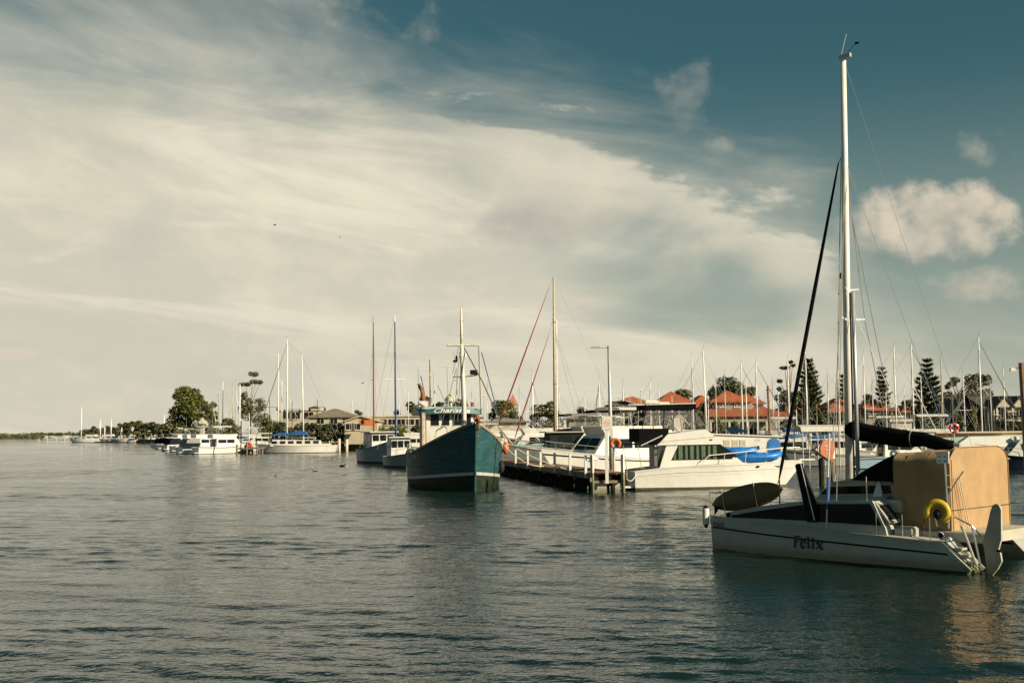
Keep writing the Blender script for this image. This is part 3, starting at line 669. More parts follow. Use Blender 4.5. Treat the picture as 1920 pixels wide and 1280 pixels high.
# low sheds filling the waterfront
house('waterfront_shed', 'low white kiosk roof behind the marina masts', 1668, 1706, 146, 5, 789, 786, WALLW, WALLW, kind='flat', cat='shed')
house('waterfront_shed', 'low grey shed behind the row of cruisers', 1065, 1150, 160, 8, 783, 775, WALLG, GREYROOF, 0.7, cat='shed')
house('waterfront_shed', 'long pale shed behind the black cockpit awning', 905, 985, 170, 8, 790, 783, WALLW, GREYROOF, 0.8, cat='shed')
# lamp posts
POLE = mat('galvanised_pole', (0.42, 0.42, 0.39), 0.5, 0.4, var=0.1)
def street_lamp(px, top, Y, label, arms=1, group=None):
    o = thing('street_lamp', label, 'street lamp', (at_px(px, Y), Y, LANDZ), 0, group); h = Zp(px, top, Y, o)
    MB().tube([(0, 0, -.1), (0, 0, h)], [0.09, 0.05], 8).build('pole', BLACK if arms == 2 else POLE, o)
    if arms == 2:
        MB().tube([(-1.6, 0, h - 1.6), (1.6, 0, h - 1.6)], 0.04, 6).build('arm', BLACK, o)
        for s_ in (-1, 1): MB().loft([[(s_ * 1.5 + 0.3 * math.cos(a), 0.3 * math.sin(a), h - 2.25) for a in (k * PI / 4 for k in range(8))], [(s_ * 1.5 + 0.06 * math.cos(a), 0.06 * math.sin(a), h - 1.62) for a in (k * PI / 4 for k in range(8))]]).build('lamp_shade', BLACK, o)
    else:
        MB().cbox((0, 0, h + 0.06), (0.75, 0.3, 0.14), 0.04).build('lamp_head', WHITE, o)
    return o
for px, top, lab in ((505, 748, 'black twin arm street lamp beside the gum tree'), (547, 752, 'black twin arm street lamp over the tall cream building'), (594, 748, 'black twin arm street lamp over the hipped grey roof')):
    street_lamp(px, top, 232, lab, 2)
for px, top, lab in ((1159, 744, 'pale lamp post left of the orange hall roof'), (1200, 732, 'pale lamp post in front of the orange hall roof'), (907, 742, 'pale lamp post right of the trawler wheelhouse')):
    street_lamp(px, top, 150, lab)
def pole(px, top, Y, r, m, label):
    o = thing('utility_pole', label, 'pole', (at_px(px, Y), Y, 0)); h = z_of(px, top, Y)
    MB().tube([(0, 0, -.5), (-0.02, 0, h * 0.6), (-0.08, 0, h)], [r, r * 0.92, r * 0.85], 9).build('shaft', m, o); return o, h
o, h = pole(1440, 723, 110, 0.12, WOODSPAR, 'bare brown timber pole in front of the clubhouse verandah')
MB().box((-0.05, 0, h - 0.4), (0.5, 0.08, 0.08)).build('crossarm', WOODSPAR, o)
o, h = pole(1918, 680, 62, 0.17, WOODSPAR, 'stout brown timber pole with white floodlight at the marina edge')
MB().cbox((-0.55, 0, h - 0.35), (0.25, 0.2, 0.16), 0.03).build('floodlight', WHITE, o)
MB().tube([(-0.1, 0, h - 0.25), (-0.55, 0, h - 0.3)], 0.02).build('bracket', BLACK, o)

# ------------------------------------------------------------------ boat building
class Hull:
    """x forward, y to port, z up, z = 0 the water line"""
    def __init__(s, L, B, zb, zm, zst, w0=0.75, tm=0.42, n=2.0, flare=0.3, rake=0.8, trake=0.15, sheerp=1.8, full=1.0):
        s.__dict__.update(L=L, B=B, zb=zb, zm=zm, zst=zst, w0=w0, tm=tm, n=n, flare=flare, rake=rake, trake=trake, sp=sheerp, full=full)
    def zs(s, t):
        return s.zm + ((s.zst - s.zm) * ((s.tm - t) / s.tm) ** 2 if t < s.tm else (s.zb - s.zm) * ((t - s.tm) / (1 - s.tm)) ** s.sp)
    def bt(s, t):
        if t < s.tm: return s.w0 + (1 - s.w0) * math.sin(PI / 2 * t / s.tm)
        return max(1 - ((t - s.tm) / (1 - s.tm)) ** s.n, 0.0) ** s.full
    def pt(s, t, z, side=1, off=0.0):
        u = min(max(z / s.zs(t), 0), 1); bs = s.bt(t); g = 0.25 + 0.75 * max(0, (t - 0.35) / 0.65)
        bw = bs * (1 - s.flare * g); y = s.B / 2 * (bw + (bs - bw) * u ** 1.25) + 0.02 + off
        if z < 0: y *= 1 + z * 0.5
        x = -s.L / 2 + t * (s.L - s.rake) + s.rake * t ** 5 * u - s.trake * (1 - t) ** 8 * u
        return Vector((x, side * y, z))
    def ts(s, n=22):
        return [1 - (1 - i / n) ** 1.35 for i in range(n + 1)]
    def skin(s, z0, z1f, rows, n=22, transom=True):
        """shell from z0 to z1f(t)"""
        mb = MB(); T = s.ts(n); ring = []
        for t in T:
            zz = [z0 + (z1f(t) - z0) * k / rows for k in range(rows + 1)]
            ring.append([s.pt(t, z, 1) for z in reversed(zz)] + [s.pt(t, z, -1) for z in zz])
        mb.loft(ring, False, False, closed=False)
        if transom: mb.add(ring[0], [tuple(range(len(ring[0])))])
        return mb
    def deck(s, dz=0.05, inset=0.04, n=22, t0=0.0, t1=1.0):
        mb = MB(); T = [t for t in s.ts(n) if t0 <= t <= t1]; A = []
        for t in T:
            z = s.zs(t) - dz; p = s.pt(t, z); y = max(p.y - inset, 0.01)
            A.append([Vector((p.x, y, z)), Vector((p.x, 0, z + 0.03)), Vector((p.x, -y, z))])
        mb.loft(A, False, False, closed=False); return mb
    def strip(s, z0f, z1f, side, off=0.012, t0=0.0, t1=1.0, n=20):
        mb = MB(); rings = []
        for i in range(n + 1):
            t = t0 + (t1 - t0) * i / n; a, b = z0f(t), z1f(t)
            rings.append([s.pt(t, a, side, -0.01), s.pt(t, a, side, off), s.pt(t, b, side, off), s.pt(t, b, side, -0.01)])
        return mb.loft(rings)
    def rail(s, h, side, r=0.02, t0=0.0, t1=1.0, n=14, inset=0.08, k=6):
        mb = MB(); pts = []
        for i in range(n + 1):
            t = t0 + (t1 - t0) * i / n; z = s.zs(t); p = s.pt(t, z, side, -inset); pts.append((p.x, p.y, z + h))
        return mb.tube(pts, r, k)
    def stand(s, mb, h, side, t, r=0.015, inset=0.08):
        z = s.zs(t); p = s.pt(t, z, side, -inset); mb.tube([(p.x, p.y, z - 0.05), (p.x, p.y, z + h)], r, 5)
    def t_at(s, x): return min(max((x + s.L / 2) / s.L, 0), 1)
BOOT = {}
def boot(c):
    if c not in BOOT: BOOT[c] = mat('antifouling_%d' % len(BOOT), c, 0.7, var=0.3, vs=3)
    return BOOT[c]
def make_hull(H, root, m, deckm=None, bootc=(0.03, 0.02, 0.015), bz=0.10, stripe=None, cap=None, rows=6):
    hl = H.skin(bz, H.zs, rows).build('hull', m, root, smooth=50)
    H.skin(-0.35, lambda t: bz - 0.002, 2).build('boot_top', boot(bootc), root, smooth=50)
    H.deck().build('deck', deckm or DECK, root, smooth=30)
    for sd_ in (1, -1):
        H.strip(lambda t: H.zs(t) - 0.06, lambda t: H.zs(t) + 0.015, sd_, 0.03).build('rubbing_strake', cap or m, root)
        if stripe:
            f0, f1, sm = stripe
            H.strip(lambda t: H.zs(t) * f0, lambda t: H.zs(t) * f1, sd_, 0.008).build('stripe', sm, root)
    return hl
def wires(root, items, r, m, name='stay'):
    for a, b in items: MB().tube([a, b], r, 5).build(name, m, root)
def cabin(root, name, x0, x1, w0, w1, z0, z1, m, taper=0.12, fslope=0.5, aslope=0.1, ch=0.05):
    """coach house: narrower towards the bow (x1) and the top; sloped front"""
    def ring(z, k, inx):
        a0 = w0 / 2 - taper * k - inx; a1 = w1 / 2 - taper * k - inx; xa = x0 + aslope * k + inx; xb = x1 - fslope * k - inx
        return [(xa, -a0, z), (xb, -a1, z), (xb + 0.12 * (1 - k), 0, z), (xb, a1, z), (xa, a0, z)]
    mb = MB(); mb.loft([ring(z0, 0, 0), ring(z1 - ch, 1, 0), ring(z1, 1, ch)])
    return mb.build(name, m, root)
def side_windows(cab, x0, x1, w0, w1, z0, z1, cx0, cx1, taper, h0, h1, spans, sides=(1, -1), m=None, th=0.016):
    """panes set just proud of a tapered cabin side; spans in x"""
    for sd_ in sides:
        for (a, b) in spans:
            q = []
            for (x, z) in ((a, z0), (b, z0), (b, z1), (a, z1)):
                f = (x - cx0) / (cx1 - cx0); hw = (w0 + (w1 - w0) * f) / 2 - taper * (z - h0) / (h1 - h0)
                q.append((x, sd_ * (hw + 0.004), z))
            MB().slab(q, th).build('window', m or GLASS, cab)
def mast_rig(root, H, x, zb, h, m, r=0.07, spread=(0.55,), boom=None, cover=None, jib=None, wirer=0.012, lean=0.0, ext=True, spr_m=None):
    """mast with spreaders, boom, stays; h = top above water. lean = forward offset of the top"""
    top = Vector((x + lean, 0, h)); base = Vector((x, 0, zb))
    ms = MB().tube([base, base.lerp(top, 0.5), top], [r, r, r * 0.72], 8).build('mast', m, root, smooth=True)
    L2 = H.L / 2; bow = Vector((H.pt(1, H.zb).x - 0.1, 0, H.zb)); stern = Vector((-L2 + 0.1, 0, H.zst))
    chain = [Vector((x - 0.15, sd_ * (H.B / 2 - 0.1), H.zm)) for sd_ in (1, -1)]
    for f in spread:
        p = base.lerp(top, f); w = 0.35 * H.B * (1.1 - f * 0.6)
        MB().tube([(p.x - .05, -w, p.z + .03), (p.x, 0, p.z), (p.x - .05, w, p.z + .03)], [0.018, 0.03, 0.018], 5).build('spreader', spr_m or m, ms)
        for i, sd_ in enumerate((1, -1)):
            MB().tube([chain[i], (p.x - .05, sd_ * w, p.z + .03), base.lerp(top, min(f * 1.75, 0.98))], wirer, 4).build('shroud', WIRE, root)
    jt = base.lerp(top, 0.97)
    if jib:
        a, b = bow + Vector((0, 0, 0.35)), jt; MB().tube([a, a.lerp(b, 0.15), a.lerp(b, 0.6), a.lerp(b, 0.95), b], [0.02, jib[1], jib[1] * 0.85, jib[1] * 0.45, 0.015], 7).build('furled_headsail', jib[0], root, smooth=True)
    else: wires(root, [(bow, jt)], wirer, WIRE, 'forestay')
    wires(root, [(stern, top)], wirer, WIRE, 'backstay')
    if boom:
        bl, bz = boom; e = Vector((x - bl, 0, bz - 0.05))
        bo = MB().tube([(x, 0, bz), e], 0.055, 6).build('boom', m, root)
        if cover:
            pts = [Vector((x - 0.1, 0, bz + 0.28)), Vector((x - bl * 0.35, 0, bz + 0.22)), Vector((x - bl * 0.75, 0, bz + 0.12)), Vector((x - bl * 0.98, 0, bz + 0.06))]
            MB().tube(pts, [0.10, 0.20, 0.16, 0.07], 8).build('sail_cover', cover, bo, smooth=True)
    if ext:
        MB().tube([top, top + Vector((0.05, 0.05, 0.55))], 0.008, 4).build('antenna', BLACK, ms)
    return ms
def pulpit(root, H, h=0.55, t0=0.86, m=STEEL, r=0.016):
    mb = MB(); P_ = []
    for sd_ in (1, -1):
        P_ = [H.pt(t0 + (0.99 - t0) * k / 5, H.zs(t0), sd_, -0.06) for k in range(6)]
        pts = [(p.x + 0.1 * k / 5, p.y, H.zs(t0 + (0.99 - t0) * k / 5) + h) for k, p in enumerate(P_)]
        mb.tube(pts, r, 5)
        for k in (0, 2, 4): mb.tube([(P_[k].x, P_[k].y, pts[k][2] - h - .05), pts[k]], r, 5)
    mb.build('pulpit', m, root)
def lifelines(root, H, h=0.55, t0=0.02, t1=0.86, n=7, m=STEEL):
    mb = MB()
    for sd_ in (1, -1):
        for k in range(n): H.stand(mb, h, sd_, t0 + (t1 - t0) * k / (n - 1), 0.014)
    mb.build('stanchions', m, root)
    for sd_ in (1, -1): H.rail(h, sd_, 0.009, t0, t1, k=4).build('lifeline', WIRE, root)
def yacht(label, px, py, heading, L, mast_top, mcol=SPAR, hullm=WHITE, cover=BLUE, jib=None, stripe=None, group=None, spread=(0.52,), lean=0.0, dodger=None, seed=0, mx=0.08, beam=0.31, bootc=(0.02, 0.05, 0.14), boom=True, name='sailing_yacht', mr=0.075, fb=1.0):
    """px, py: photo pixel of the mast where it would meet the water; heading: direction of the bow in degrees from +X; mast_top: photo pixel height of the truck"""
    rng_ = random.Random(seed); g = onz(px, py); h = z_of(px, mast_top, g.y)
    a = R(heading); off = Vector((math.cos(a), math.sin(a), 0)) * (L * mx)
    o = thing(name, label, 'sailboat', (g.x - off.x, g.y - off.y, 0), a, group)
    H = Hull(L, L * beam, (0.55 + L * 0.075) * fb, (0.45 + L * 0.055) * fb, (0.45 + L * 0.06) * fb, w0=rng_.uniform(0.5, 0.78), tm=0.45, n=2.1, flare=0.22, rake=L * 0.11, trake=rng_.choice((-0.4, 0.4, 0.2)))
    make_hull(H, o, hullm, bootc=bootc, stripe=stripe or (0.84, 0.90, BLUE))
    zc = H.zm - 0.05; x0, x1 = -L * 0.12, L * 0.24; w0, w1 = L * 0.20, L * 0.12
    c = cabin(o, 'coachroof', x0, x1, w0, w1, zc, zc + 0.52, WHITE, 0.10, 0.5, 0.05)
    side_windows(c, 0, 0, w0, w1, zc + 0.20, zc + 0.38, x0, x1, 0.10, zc, zc + 0.52, [(x0 + (x1 - x0) * q, x0 + (x1 - x0) * (q + 0.2)) for q in (0.08, 0.33, 0.58)])
    ck = MB()
    for sd_ in (1, -1): ck.cbox((-L * 0.28, sd_ * L * 0.085, zc + 0.16), (L * 0.30, 0.16, 0.36), 0.04)
    ck.build('cockpit_coaming', WHITE, o)
    if dodger: cabin(o, 'sprayhood', x0 - L * 0.06, x0 + L * 0.10, L * 0.19, L * 0.17, zc + 0.45, zc + 1.15, dodger, 0.18, 0.75, 0.0)
    bz = zc + 1.35
    mast_rig(o, H, L * mx, zc, h, mcol, mr, spread, (L * 0.36, bz) if boom else None, cover, jib, lean=lean)
    pulpit(o, H); lifelines(o, H)
    MB().tube([(-L * 0.42, 0, zc), (-L * 0.42, 0, zc + 0.75)], 0.05, 6).build('wheel_pedestal', STEEL, o)
    return o
def cruiser(label, px, py, heading, L, group=None, hullm=WHITE, fly=True, bimini=None, screen=None, cockpit=None, stripe=None, seed=0, name='motor_cruiser', bootc=(0.02, 0.04, 0.09), topz=1.0, antennas=1, beam=0.33, aft_roof=True, glass=None):
    """px, py: pixel where the middle of the hull meets the water"""
    g = onz(px, py); a = R(heading); rng_ = random.Random(seed)
    o = thing(name, label, 'motorboat', (g.x, g.y, 0), a, group)
    B_ = L * beam
    H = Hull(L, B_, 0.55 + L * 0.115, 0.5 + L * 0.062, 0.5 + L * 0.055, w0=0.86, tm=0.38, n=2.2, flare=0.35, rake=L * 0.12, trake=0.1)
    make_hull(H, o, hullm, bootc=bootc, stripe=stripe or (0.80, 0.86, NAVY))
    zd = H.zm - 0.05; x0, x1 = -L * 0.22, L * 0.24; w0, w1 = B_ * 0.80, B_ * 0.62; hc = (1.05 + L * 0.035) * topz; z1 = zd + hc
    c = cabin(o, 'cabin', x0, x1, w0, w1, zd, z1, WHITE, 0.12, hc * 0.85, 0.1)
    gl = glass or GLASS
    side_windows(c, 0, 0, w0, w1, zd + hc * 0.45, zd + hc * 0.84, x0, x1, 0.12, zd, z1, [(x0 + .3, x0 + (x1 - x0) * .36), (x0 + (x1 - x0) * .39, x0 + (x1 - x0) * .66)], m=gl)
    # windscreen
    xs0, xs1 = x1 - hc * 0.85 * 0.42 + 0.06, x1 - hc * 0.85 * 0.88 + 0.06
    for (ya, yb) in ((-0.46, -0.04), (0.04, 0.46)):
        MB().slab([(xs0 + .06, ya * w1, zd + hc * .42), (xs0 + .06, yb * w1, zd + hc * .42), (xs1 + .06, yb * w1 * .86, zd + hc * .88), (xs1 + .06, ya * w1 * .86, zd + hc * .88)], 0.03).build('windscreen', gl, c)
    if aft_roof: MB().cbox((x0 - L * 0.07, 0, z1 - 0.04), (L * 0.20, w0 * 0.94, 0.09), 0.03).build('cockpit_roof', WHITE, o)
    MB().bb((x0 - 0.02, -w0 * 0.22, zd + 0.1), (x0 + 0.12, w0 * 0.22, zd + hc * 0.88)).build('door', GLASS, c)
    sw_ = MB(); sw_.cbox((-L / 2 - 0.35, 0, 0.22), (0.8, B_ * 0.8, 0.10), 0.03); sw_.build('swim_platform', WHITE, o)
    tz = z1
    if fly:
        zf = z1 + 0.003; fh = 0.62; fx0, fx1 = x0 - L * 0.05, x1 - hc * 0.85 - 0.1
        fb = cabin(o, 'flybridge', fx0, fx1, w0 * 0.80, w1 * 0.80, zf, zf + fh, WHITE, -0.04, -0.30, 0.0)
        MB().slab([(fx1 + .30, -w1 * .36, zf + fh - .02), (fx1 + .30, w1 * .36, zf + fh - .02), (fx1 - .02, w1 * .33, zf + fh + .38), (fx1 - .02, -w1 * .33, zf + fh + .38)], 0.025).build('windscreen', CLEAR, fb)
        tz = zf + fh
    if bimini:
        bh = tz + (1.35 if fly else 0.85); bx0, bx1 = (x0 - L * 0.04, x0 + L * 0.26); bw = w0 * 0.40
        prof = [(-bw, bh - .14), (-bw * .7, bh - .02), (0, bh + .04), (bw * .7, bh - .02), (bw, bh - .14), (bw, bh - .20), (bw * .7, bh - .07), (0, bh - .01), (-bw * .7, bh - .07), (-bw, bh - .20)]
        MB().prism(prof, bx0, bx1, 'x').build('bimini', bimini, o)
        fr = MB()
        for sd_ in (1, -1):
            for (xa, xb) in ((bx0 + .05, bx0 + .5), (bx1 - .05, bx1 - .45), (bx0 + .1, bx1 - .6), (bx1 - .1, bx0 + .6)): fr.tube([(xa, sd_ * bw, bh - .17), (xb, sd_ * bw, tz - 0.1)], 0.016, 5)
        fr.build('bimini_frame', STEEL, o)
        if screen:
            for sd_ in (1, -1): MB().slab([(bx0 + .1, sd_ * (bw + .01), bh - .2), (bx1 + .5, sd_ * (bw + .01), tz - 0.05), (bx0 - .1, sd_ * (bw + .01), tz - .05)][0:1] + [(bx1 - .05, sd_ * (bw + .01), bh - .2), (bx1 + .5, sd_ * (bw + .01), tz - 0.02), (bx0 - .1, sd_ * (bw + .01), tz - .02)], 0.012).build('clear_curtain', screen, o)
            MB().slab([(bx1 - .02, -bw, bh - .2), (bx1 - .02, bw, bh - .2), (bx1 + .55, bw, tz), (bx1 + .55, -bw, tz)], 0.012).build('clear_curtain', screen, o)
    if cockpit:
        xa, xb = -L * 0.46, x0 + 0.1
        for sd_ in (1, -1): MB().slab([(xa, sd_ * B_ * .38, H.zm), (xb, sd_ * B_ * .40, H.zm), (xb, sd_ * w0 * .45, z1 - .12), (xa + .4, sd_ * w0 * .44, z1 - .2)], 0.02).build('cockpit_cover', cockpit, o)
        MB().slab([(xa, -B_ * .38, H.zm), (xa, B_ * .38, H.zm), (xa + .4, w0 * .44, z1 - .2), (xa + .4, -w0 * .44, z1 - .2)], 0.02).build('cockpit_cover', cockpit, o)
    for k in range(antennas):
        p = Vector((x0 + 0.3 + 0.6 * k, (-1) ** k * w0 * 0.35, tz - .05)); MB().tube([p, p + Vector((-0.12, 0, 2.4 + rng_.uniform(-.4, 1.0)))], [0.018, 0.008], 5).build('whip_antenna', WHITE, o)
    pulpit(o, H, 0.55, 0.62); H.rail(0.0, 1, 0.012, 0.1, 0.6).build('grab_rail', STEEL, o)
    return o

# ------------------------------------------------------------------ timber jetty
A0 = onz(1114, 924.5); A1f = onz(959, 866, 1.03)
pdir = Vector((A1f.x - A0.x, A1f.y - A0.y, 0)); plen = 46.0; pa = math.atan2(pdir.y, pdir.x)
PIER = thing('timber_jetty', 'dark timber jetty with white edge posts beside the blue trawler', 'jetty', (A0.x, A0.y, 0), pa)
PW_ = 1.75; DZ = 1.03     # local: x along the jetty away from the camera, y to the left; deck spans y from -PW_ to 0
plank = MB().cbox((0, 0, 0), (0.20, PW_ + 0.1, 0.07), 0.008); pl0 = None
rngp = random.Random(9)
for k in range(200):
    x = 0.12 + k * 0.225
    if pl0 is None: pl0 = plank.build('plank', mat('weathered_plank', (0.20, 0.12, 0.08), 0.85, var=0.3, vs=4, bump=0.5, bs=20), PIER); o = pl0
    else: o = pl0.copy(); COL.objects.link(o); o.parent = PIER
    o.location = (x, -PW_ / 2, DZ - 0.035 + rngp.uniform(-.006, .006)); o.rotation_euler = (rngp.uniform(-.004, .004), 0, rngp.uniform(-.006, .006))
for yy in (-0.18, -PW_ / 2, -PW_ + 0.18): MB().bb((0.05, yy - .1, DZ - .40), (45, yy + .1, DZ - .085)).build('stringer', DARKTIMBER, PIER)
MB().bb((0.0, 0.0, DZ - .30), (45, 0.10, DZ + .03)).build('edge_beam', TIMBER, PIER)
MB().bb((0.0, -PW_ - .10, DZ - .30), (45, -PW_, DZ + .03)).build('edge_beam', TIMBER, PIER)
for k in range(14):
    x = 0.6 + k * 3.05
    for yy in ((-0.1, -0.85, -1.6) if k else (-0.85,)):
        MB().tube([(x, yy, -1.5), (x + rngp.uniform(-.04, .04), yy, DZ - .42)], [0.19, 0.17], 9).build('pile', DARKTIMBER, PIER, smooth=True)
    MB().bb((x - .14, -PW_ - .25, DZ - .68), (x + .14, 0.25, DZ - .404)).build('cross_beam', DARKTIMBER, PIER)
    if k < 9:
        for j in (0, 1):
            xx = x + 0.4 + j * 1.5; MB().tube([(xx, -0.3 - j * 1.0, -1.5), (xx, -0.3 - j * 1.0, DZ - .42)], 0.13, 8).build('fender_pile', DARKTIMBER, PIER, smooth=True)
for k in range(26):
    x = 1.2 + k * 1.02 + rngp.uniform(-.2, .2); MB().tube([(x, -0.06, -1.5), (x + rngp.uniform(-.05, .05), -0.06, DZ - .42)], rngp.uniform(.10, .16), 8).build('outer_pile', DARKTIMBER, PIER, smooth=True)
# end piles and the white edge posts
for yy in (0.12, -PW_ + 0.2):
    pp = MB(); pp.tube([(-0.12, yy, -1.5), (-0.12, yy, DZ + .05)], 0.105, 4); pp.build('end_pile', PILEWOOD, PIER)
    pp = MB(); pp.tube([(-0.12, yy, DZ + .052), (-0.12, yy, DZ + 1.0)], 0.108, 4); pp.build('white_post', POSTWHITE, PIER)
for px_b in (1098, 1069, 1040, 1013.6, 989.6, 967):
    q = loc_on(PIER, px_b, 876, 'y', 0.17)
    MB().bb((q.x - .07, 0.105, DZ - .25), (q.x + .07, 0.235, DZ + .95)).build('white_post', POSTWHITE, PIER)
    q = q.x
    MB().bb((q - 1.3, 0.102, DZ - .42), (q - 1.14, 0.26, DZ - .20)).build('bracket', TIMBER, PIER)
# landing stage blocks at the end
MB().cbox((0.55, -0.42, 0.05), (0.5, 0.7, 1.2), 0.02).build('concrete_block', CONCRETE, PIER)
MB().cbox((0.55, -1.30, 0.05), (0.5, 0.4, 1.2), 0.02).build('concrete_block', CONCRETE, PIER)
MB().bb((0.02, -1.5, 0.52), (0.18, 0.0, 0.66)).build('landing_beam', TIMBER, PIER)
MB().bb((-0.25, -1.35, DZ + .04), (0.5, -0.05, DZ + .10)).build('end_board', REDTIMBER, PIER)
def on_pier(px, py, x): return mw(PIER) @ loc_on(PIER, px, py, 'x', x)
# lamp on the jetty
b = on_pier(1147, 884, 1.0); L_ = thing('jetty_lamp', 'tall grey lamp pole with side arm on the jetty end', 'street lamp', (b.x, b.y, DZ))
zt = z_of(1141, 648, b.y) - DZ; xt = atY(1141, 648, b.y).x - b.x
MB().tube([(0, 0, 0), (xt * .4, 0, zt * .45), (xt, 0, zt)], [0.14, 0.10, 0.07], 10).build('pole', POLE, L_, smooth=True)
MB().tube([(xt, 0, zt - .12), (xt - .55, 0, zt - .10)], 0.025, 6).build('arm', POLE, L_)
MB().cbox((xt - .72, 0, zt - .08), (0.52, 0.2, 0.10), 0.03).build('lamp_head', POLE, L_)
MB().bb((-.16, -.16, 0), (.16, .16, .12)).build('base_plate', POLE, L_)
# notice on its white post
b = on_pier(1138, 884, -0.22); N_ = thing('notice_board', 'white notice board with red lettering on a tall white post', 'sign', (b.x, b.y, 0))
zz = lambda py: z_of(1138, py, b.y)
MB().bb((-.085, -.05, zz(906)), (.085, .05, zz(784))).build('post', POSTWHITE, N_)
bd = MB().bb((at_px(1126, b.y) - b.x, -.085, zz(805)), (at_px(1144.5, b.y) - b.x, -.053, zz(780))).build('board', POSTWHITE, N_)
PRINTRED = mat('faded_red_print', (0.62, 0.27, 0.19), 0.7, var=0.2, vs=30)
PRINTGREY = mat('grey_print', (0.30, 0.30, 0.33), 0.7, var=0.2, vs=30)
xa, xb = at_px(1128, b.y) - b.x, at_px(1142.6, b.y) - b.x; rr_ = random.Random(3)
for i, py in enumerate((788, 791, 793, 795.5, 798.5)):
    x = xa + 0.02 + (0.07 if i == 0 else 0)
    while x < xb - 0.06:
        w_ = rr_.uniform(.03, .07); MB().bb((x, -.089, zz(py) - .018), (x + w_, -.0855, zz(py) + .018)).build('red_lettering', PRINTRED, bd); x += w_ + 0.012
MB().bb((-.0 - .2, -.089, zz(784.5) - .02), (-.0 - .14, -.0855, zz(784.5) + .02)).build('crest', PRINTGREY, bd)
MB().bb((xb - .12, -.089, zz(804) - .012), (xb - .03, -.0855, zz(804) + .012)).build('small_print', PRINTGREY, bd)
b2 = on_pier(1140, 812, -0.05); MB().bb((b2.x - b.x - .13, -.05 + .11, zz(817.5)), (b2.x - b.x + .15, .09, zz(805.5))).build('lower_board', POSTWHITE, N_)
# orange lifebuoy on its stand
b = on_pier(1152, 884, 0.1); F_ = thing('lifebuoy_stand', 'galvanised post carrying the jetty lifebuoy', 'post', (b.x, b.y, DZ))
MB().tube([(0, 0, 0), (0, 0, z_of(1152, 834, b.y) - DZ)], 0.06, 8).build('post', POLE, F_)
MB().cbox((0, -.02, z_of(1152, 832, b.y) - DZ), (0.16, 0.10, 0.34), 0.03).build('bracket', POLE, F_)
zc = z_of(1151, 831, b.y); lb = thing('lifebuoy', 'orange horseshoe lifebuoy hanging on the jetty post', 'lifebuoy', (at_px(1151, b.y), b.y - 0.16, zc))
MB().torus((0, 0, 0), 0.225, 0.085, Matrix.Rotation(R(90), 4, 'X'), R(-52), R(232), 22, 8).build('ring', ORANGE, lb, smooth=True)
MB().tube([(-.17, 0, -.2), (-.05, .04, -.42), (.10, .04, -.55)], 0.012, 5).build('cord', DARKWIRE, lb)

# ------------------------------------------------------------------ lettering
def text_mesh(body, shear=0.0, offset=0.0, res=3):
    cu = bpy.data.curves.new('lettering', 'FONT'); cu.body = body; cu.size = 1.0; cu.shear = shear; cu.offset = offset; cu.resolution_u = res
    ob = bpy.data.objects.new('lettering', cu); COL.objects.link(ob)
    me = bpy.data.meshes.new_from_object(ob.evaluated_get(bpy.context.evaluated_depsgraph_get()))
    v = [tuple(p.co) for p in me.vertices]; f = [tuple(p.vertices) for p in me.polygons]
    bpy.data.objects.remove(ob); bpy.data.curves.remove(cu); bpy.data.meshes.remove(me)
    x0 = min(p[0] for p in v); x1 = max(p[0] for p in v); y0 = min(p[1] for p in v); y1 = max(p[1] for p in v)
    return [((p[0] - x0) / (x1 - x0), (p[1] - y0) / (y1 - y0)) for p in v], f
def text_on(name, body, fn, m, parent, shear=0.0, offset=0.0):
    v, f = text_mesh(body, shear, offset); mb = MB(); mb.v = [tuple(fn(a, b)) for a, b in v]; mb.f = f
    return mb.build(name, m, parent)
def planking(name, col, col2, seam, rough=0.55):
    """painted planked hull: patches, seams and rust weeps with shapes of their own"""
    m = bpy.data.materials.new(name); m.use_nodes = True; nt = m.node_tree; CUR[0] = nt
    b = nt.nodes['Principled BSDF']; b.inputs['Roughness'].default_value = rough; b.inputs['Specular IOR Level'].default_value = 0.15
    t = nt.nodes.new('ShaderNodeTexCoord'); ob = S(t.outputs['Object'])
    mp = nt.nodes.new('ShaderNodeMapping'); put(nt, mp.inputs['Vector'], ob); mp.inputs['Scale'].default_value = (0.7, 0.7, 2.2)
    patch = noise(S(mp.outputs[0]), 1.2, 5, 0.65)
    out = mixc(sstep(patch, 0.35, 0.68), col, col2)
    mp2 = nt.nodes.new('ShaderNodeMapping'); put(nt, mp2.inputs['Vector'], ob); mp2.inputs['Scale'].default_value = (3.0, 3.0, 0.25)
    out = mixc(sstep(noise(S(mp2.outputs[0]), 2.2, 4, 0.6), 0.58, 0.72) * 0.5, out, seam)
    mp3 = nt.nodes.new('ShaderNodeMapping'); put(nt, mp3.inputs['Vector'], ob); mp3.inputs['Scale'].default_value = (2.2, 2.2, 0.16)
    out = mixc(sstep(noise(S(mp3.outputs[0]), 3.1, 3, 0.5), 0.66, 0.78) * 0.55, out, (0.07, 0.038, 0.02))
    w = nt.nodes.new('ShaderNodeTexWave'); w.bands_direction = 'Z'; w.inputs['Scale'].default_value = 1.1; w.inputs['Distortion'].default_value = 0.6; w.inputs['Detail'].default_value = 2; put(nt, w.inputs['Vector'], ob)
    out = mixc(sstep(S(w.outputs['Fac']), 0.07, 0.0) * 0.35, out, seam)
    put(nt, b.inputs['Base Color'], out)
    bn = nt.nodes.new('ShaderNodeBump'); bn.inputs['Strength'].default_value = 0.35; bn.inputs['Distance'].default_value = 0.02
    put(nt, bn.inputs['Height'], S(w.outputs['Fac']) * 0.5 + noise(ob, 14.0, 3, 0.6)); nt.links.new(bn.outputs[0], b.inputs['Normal']); return m
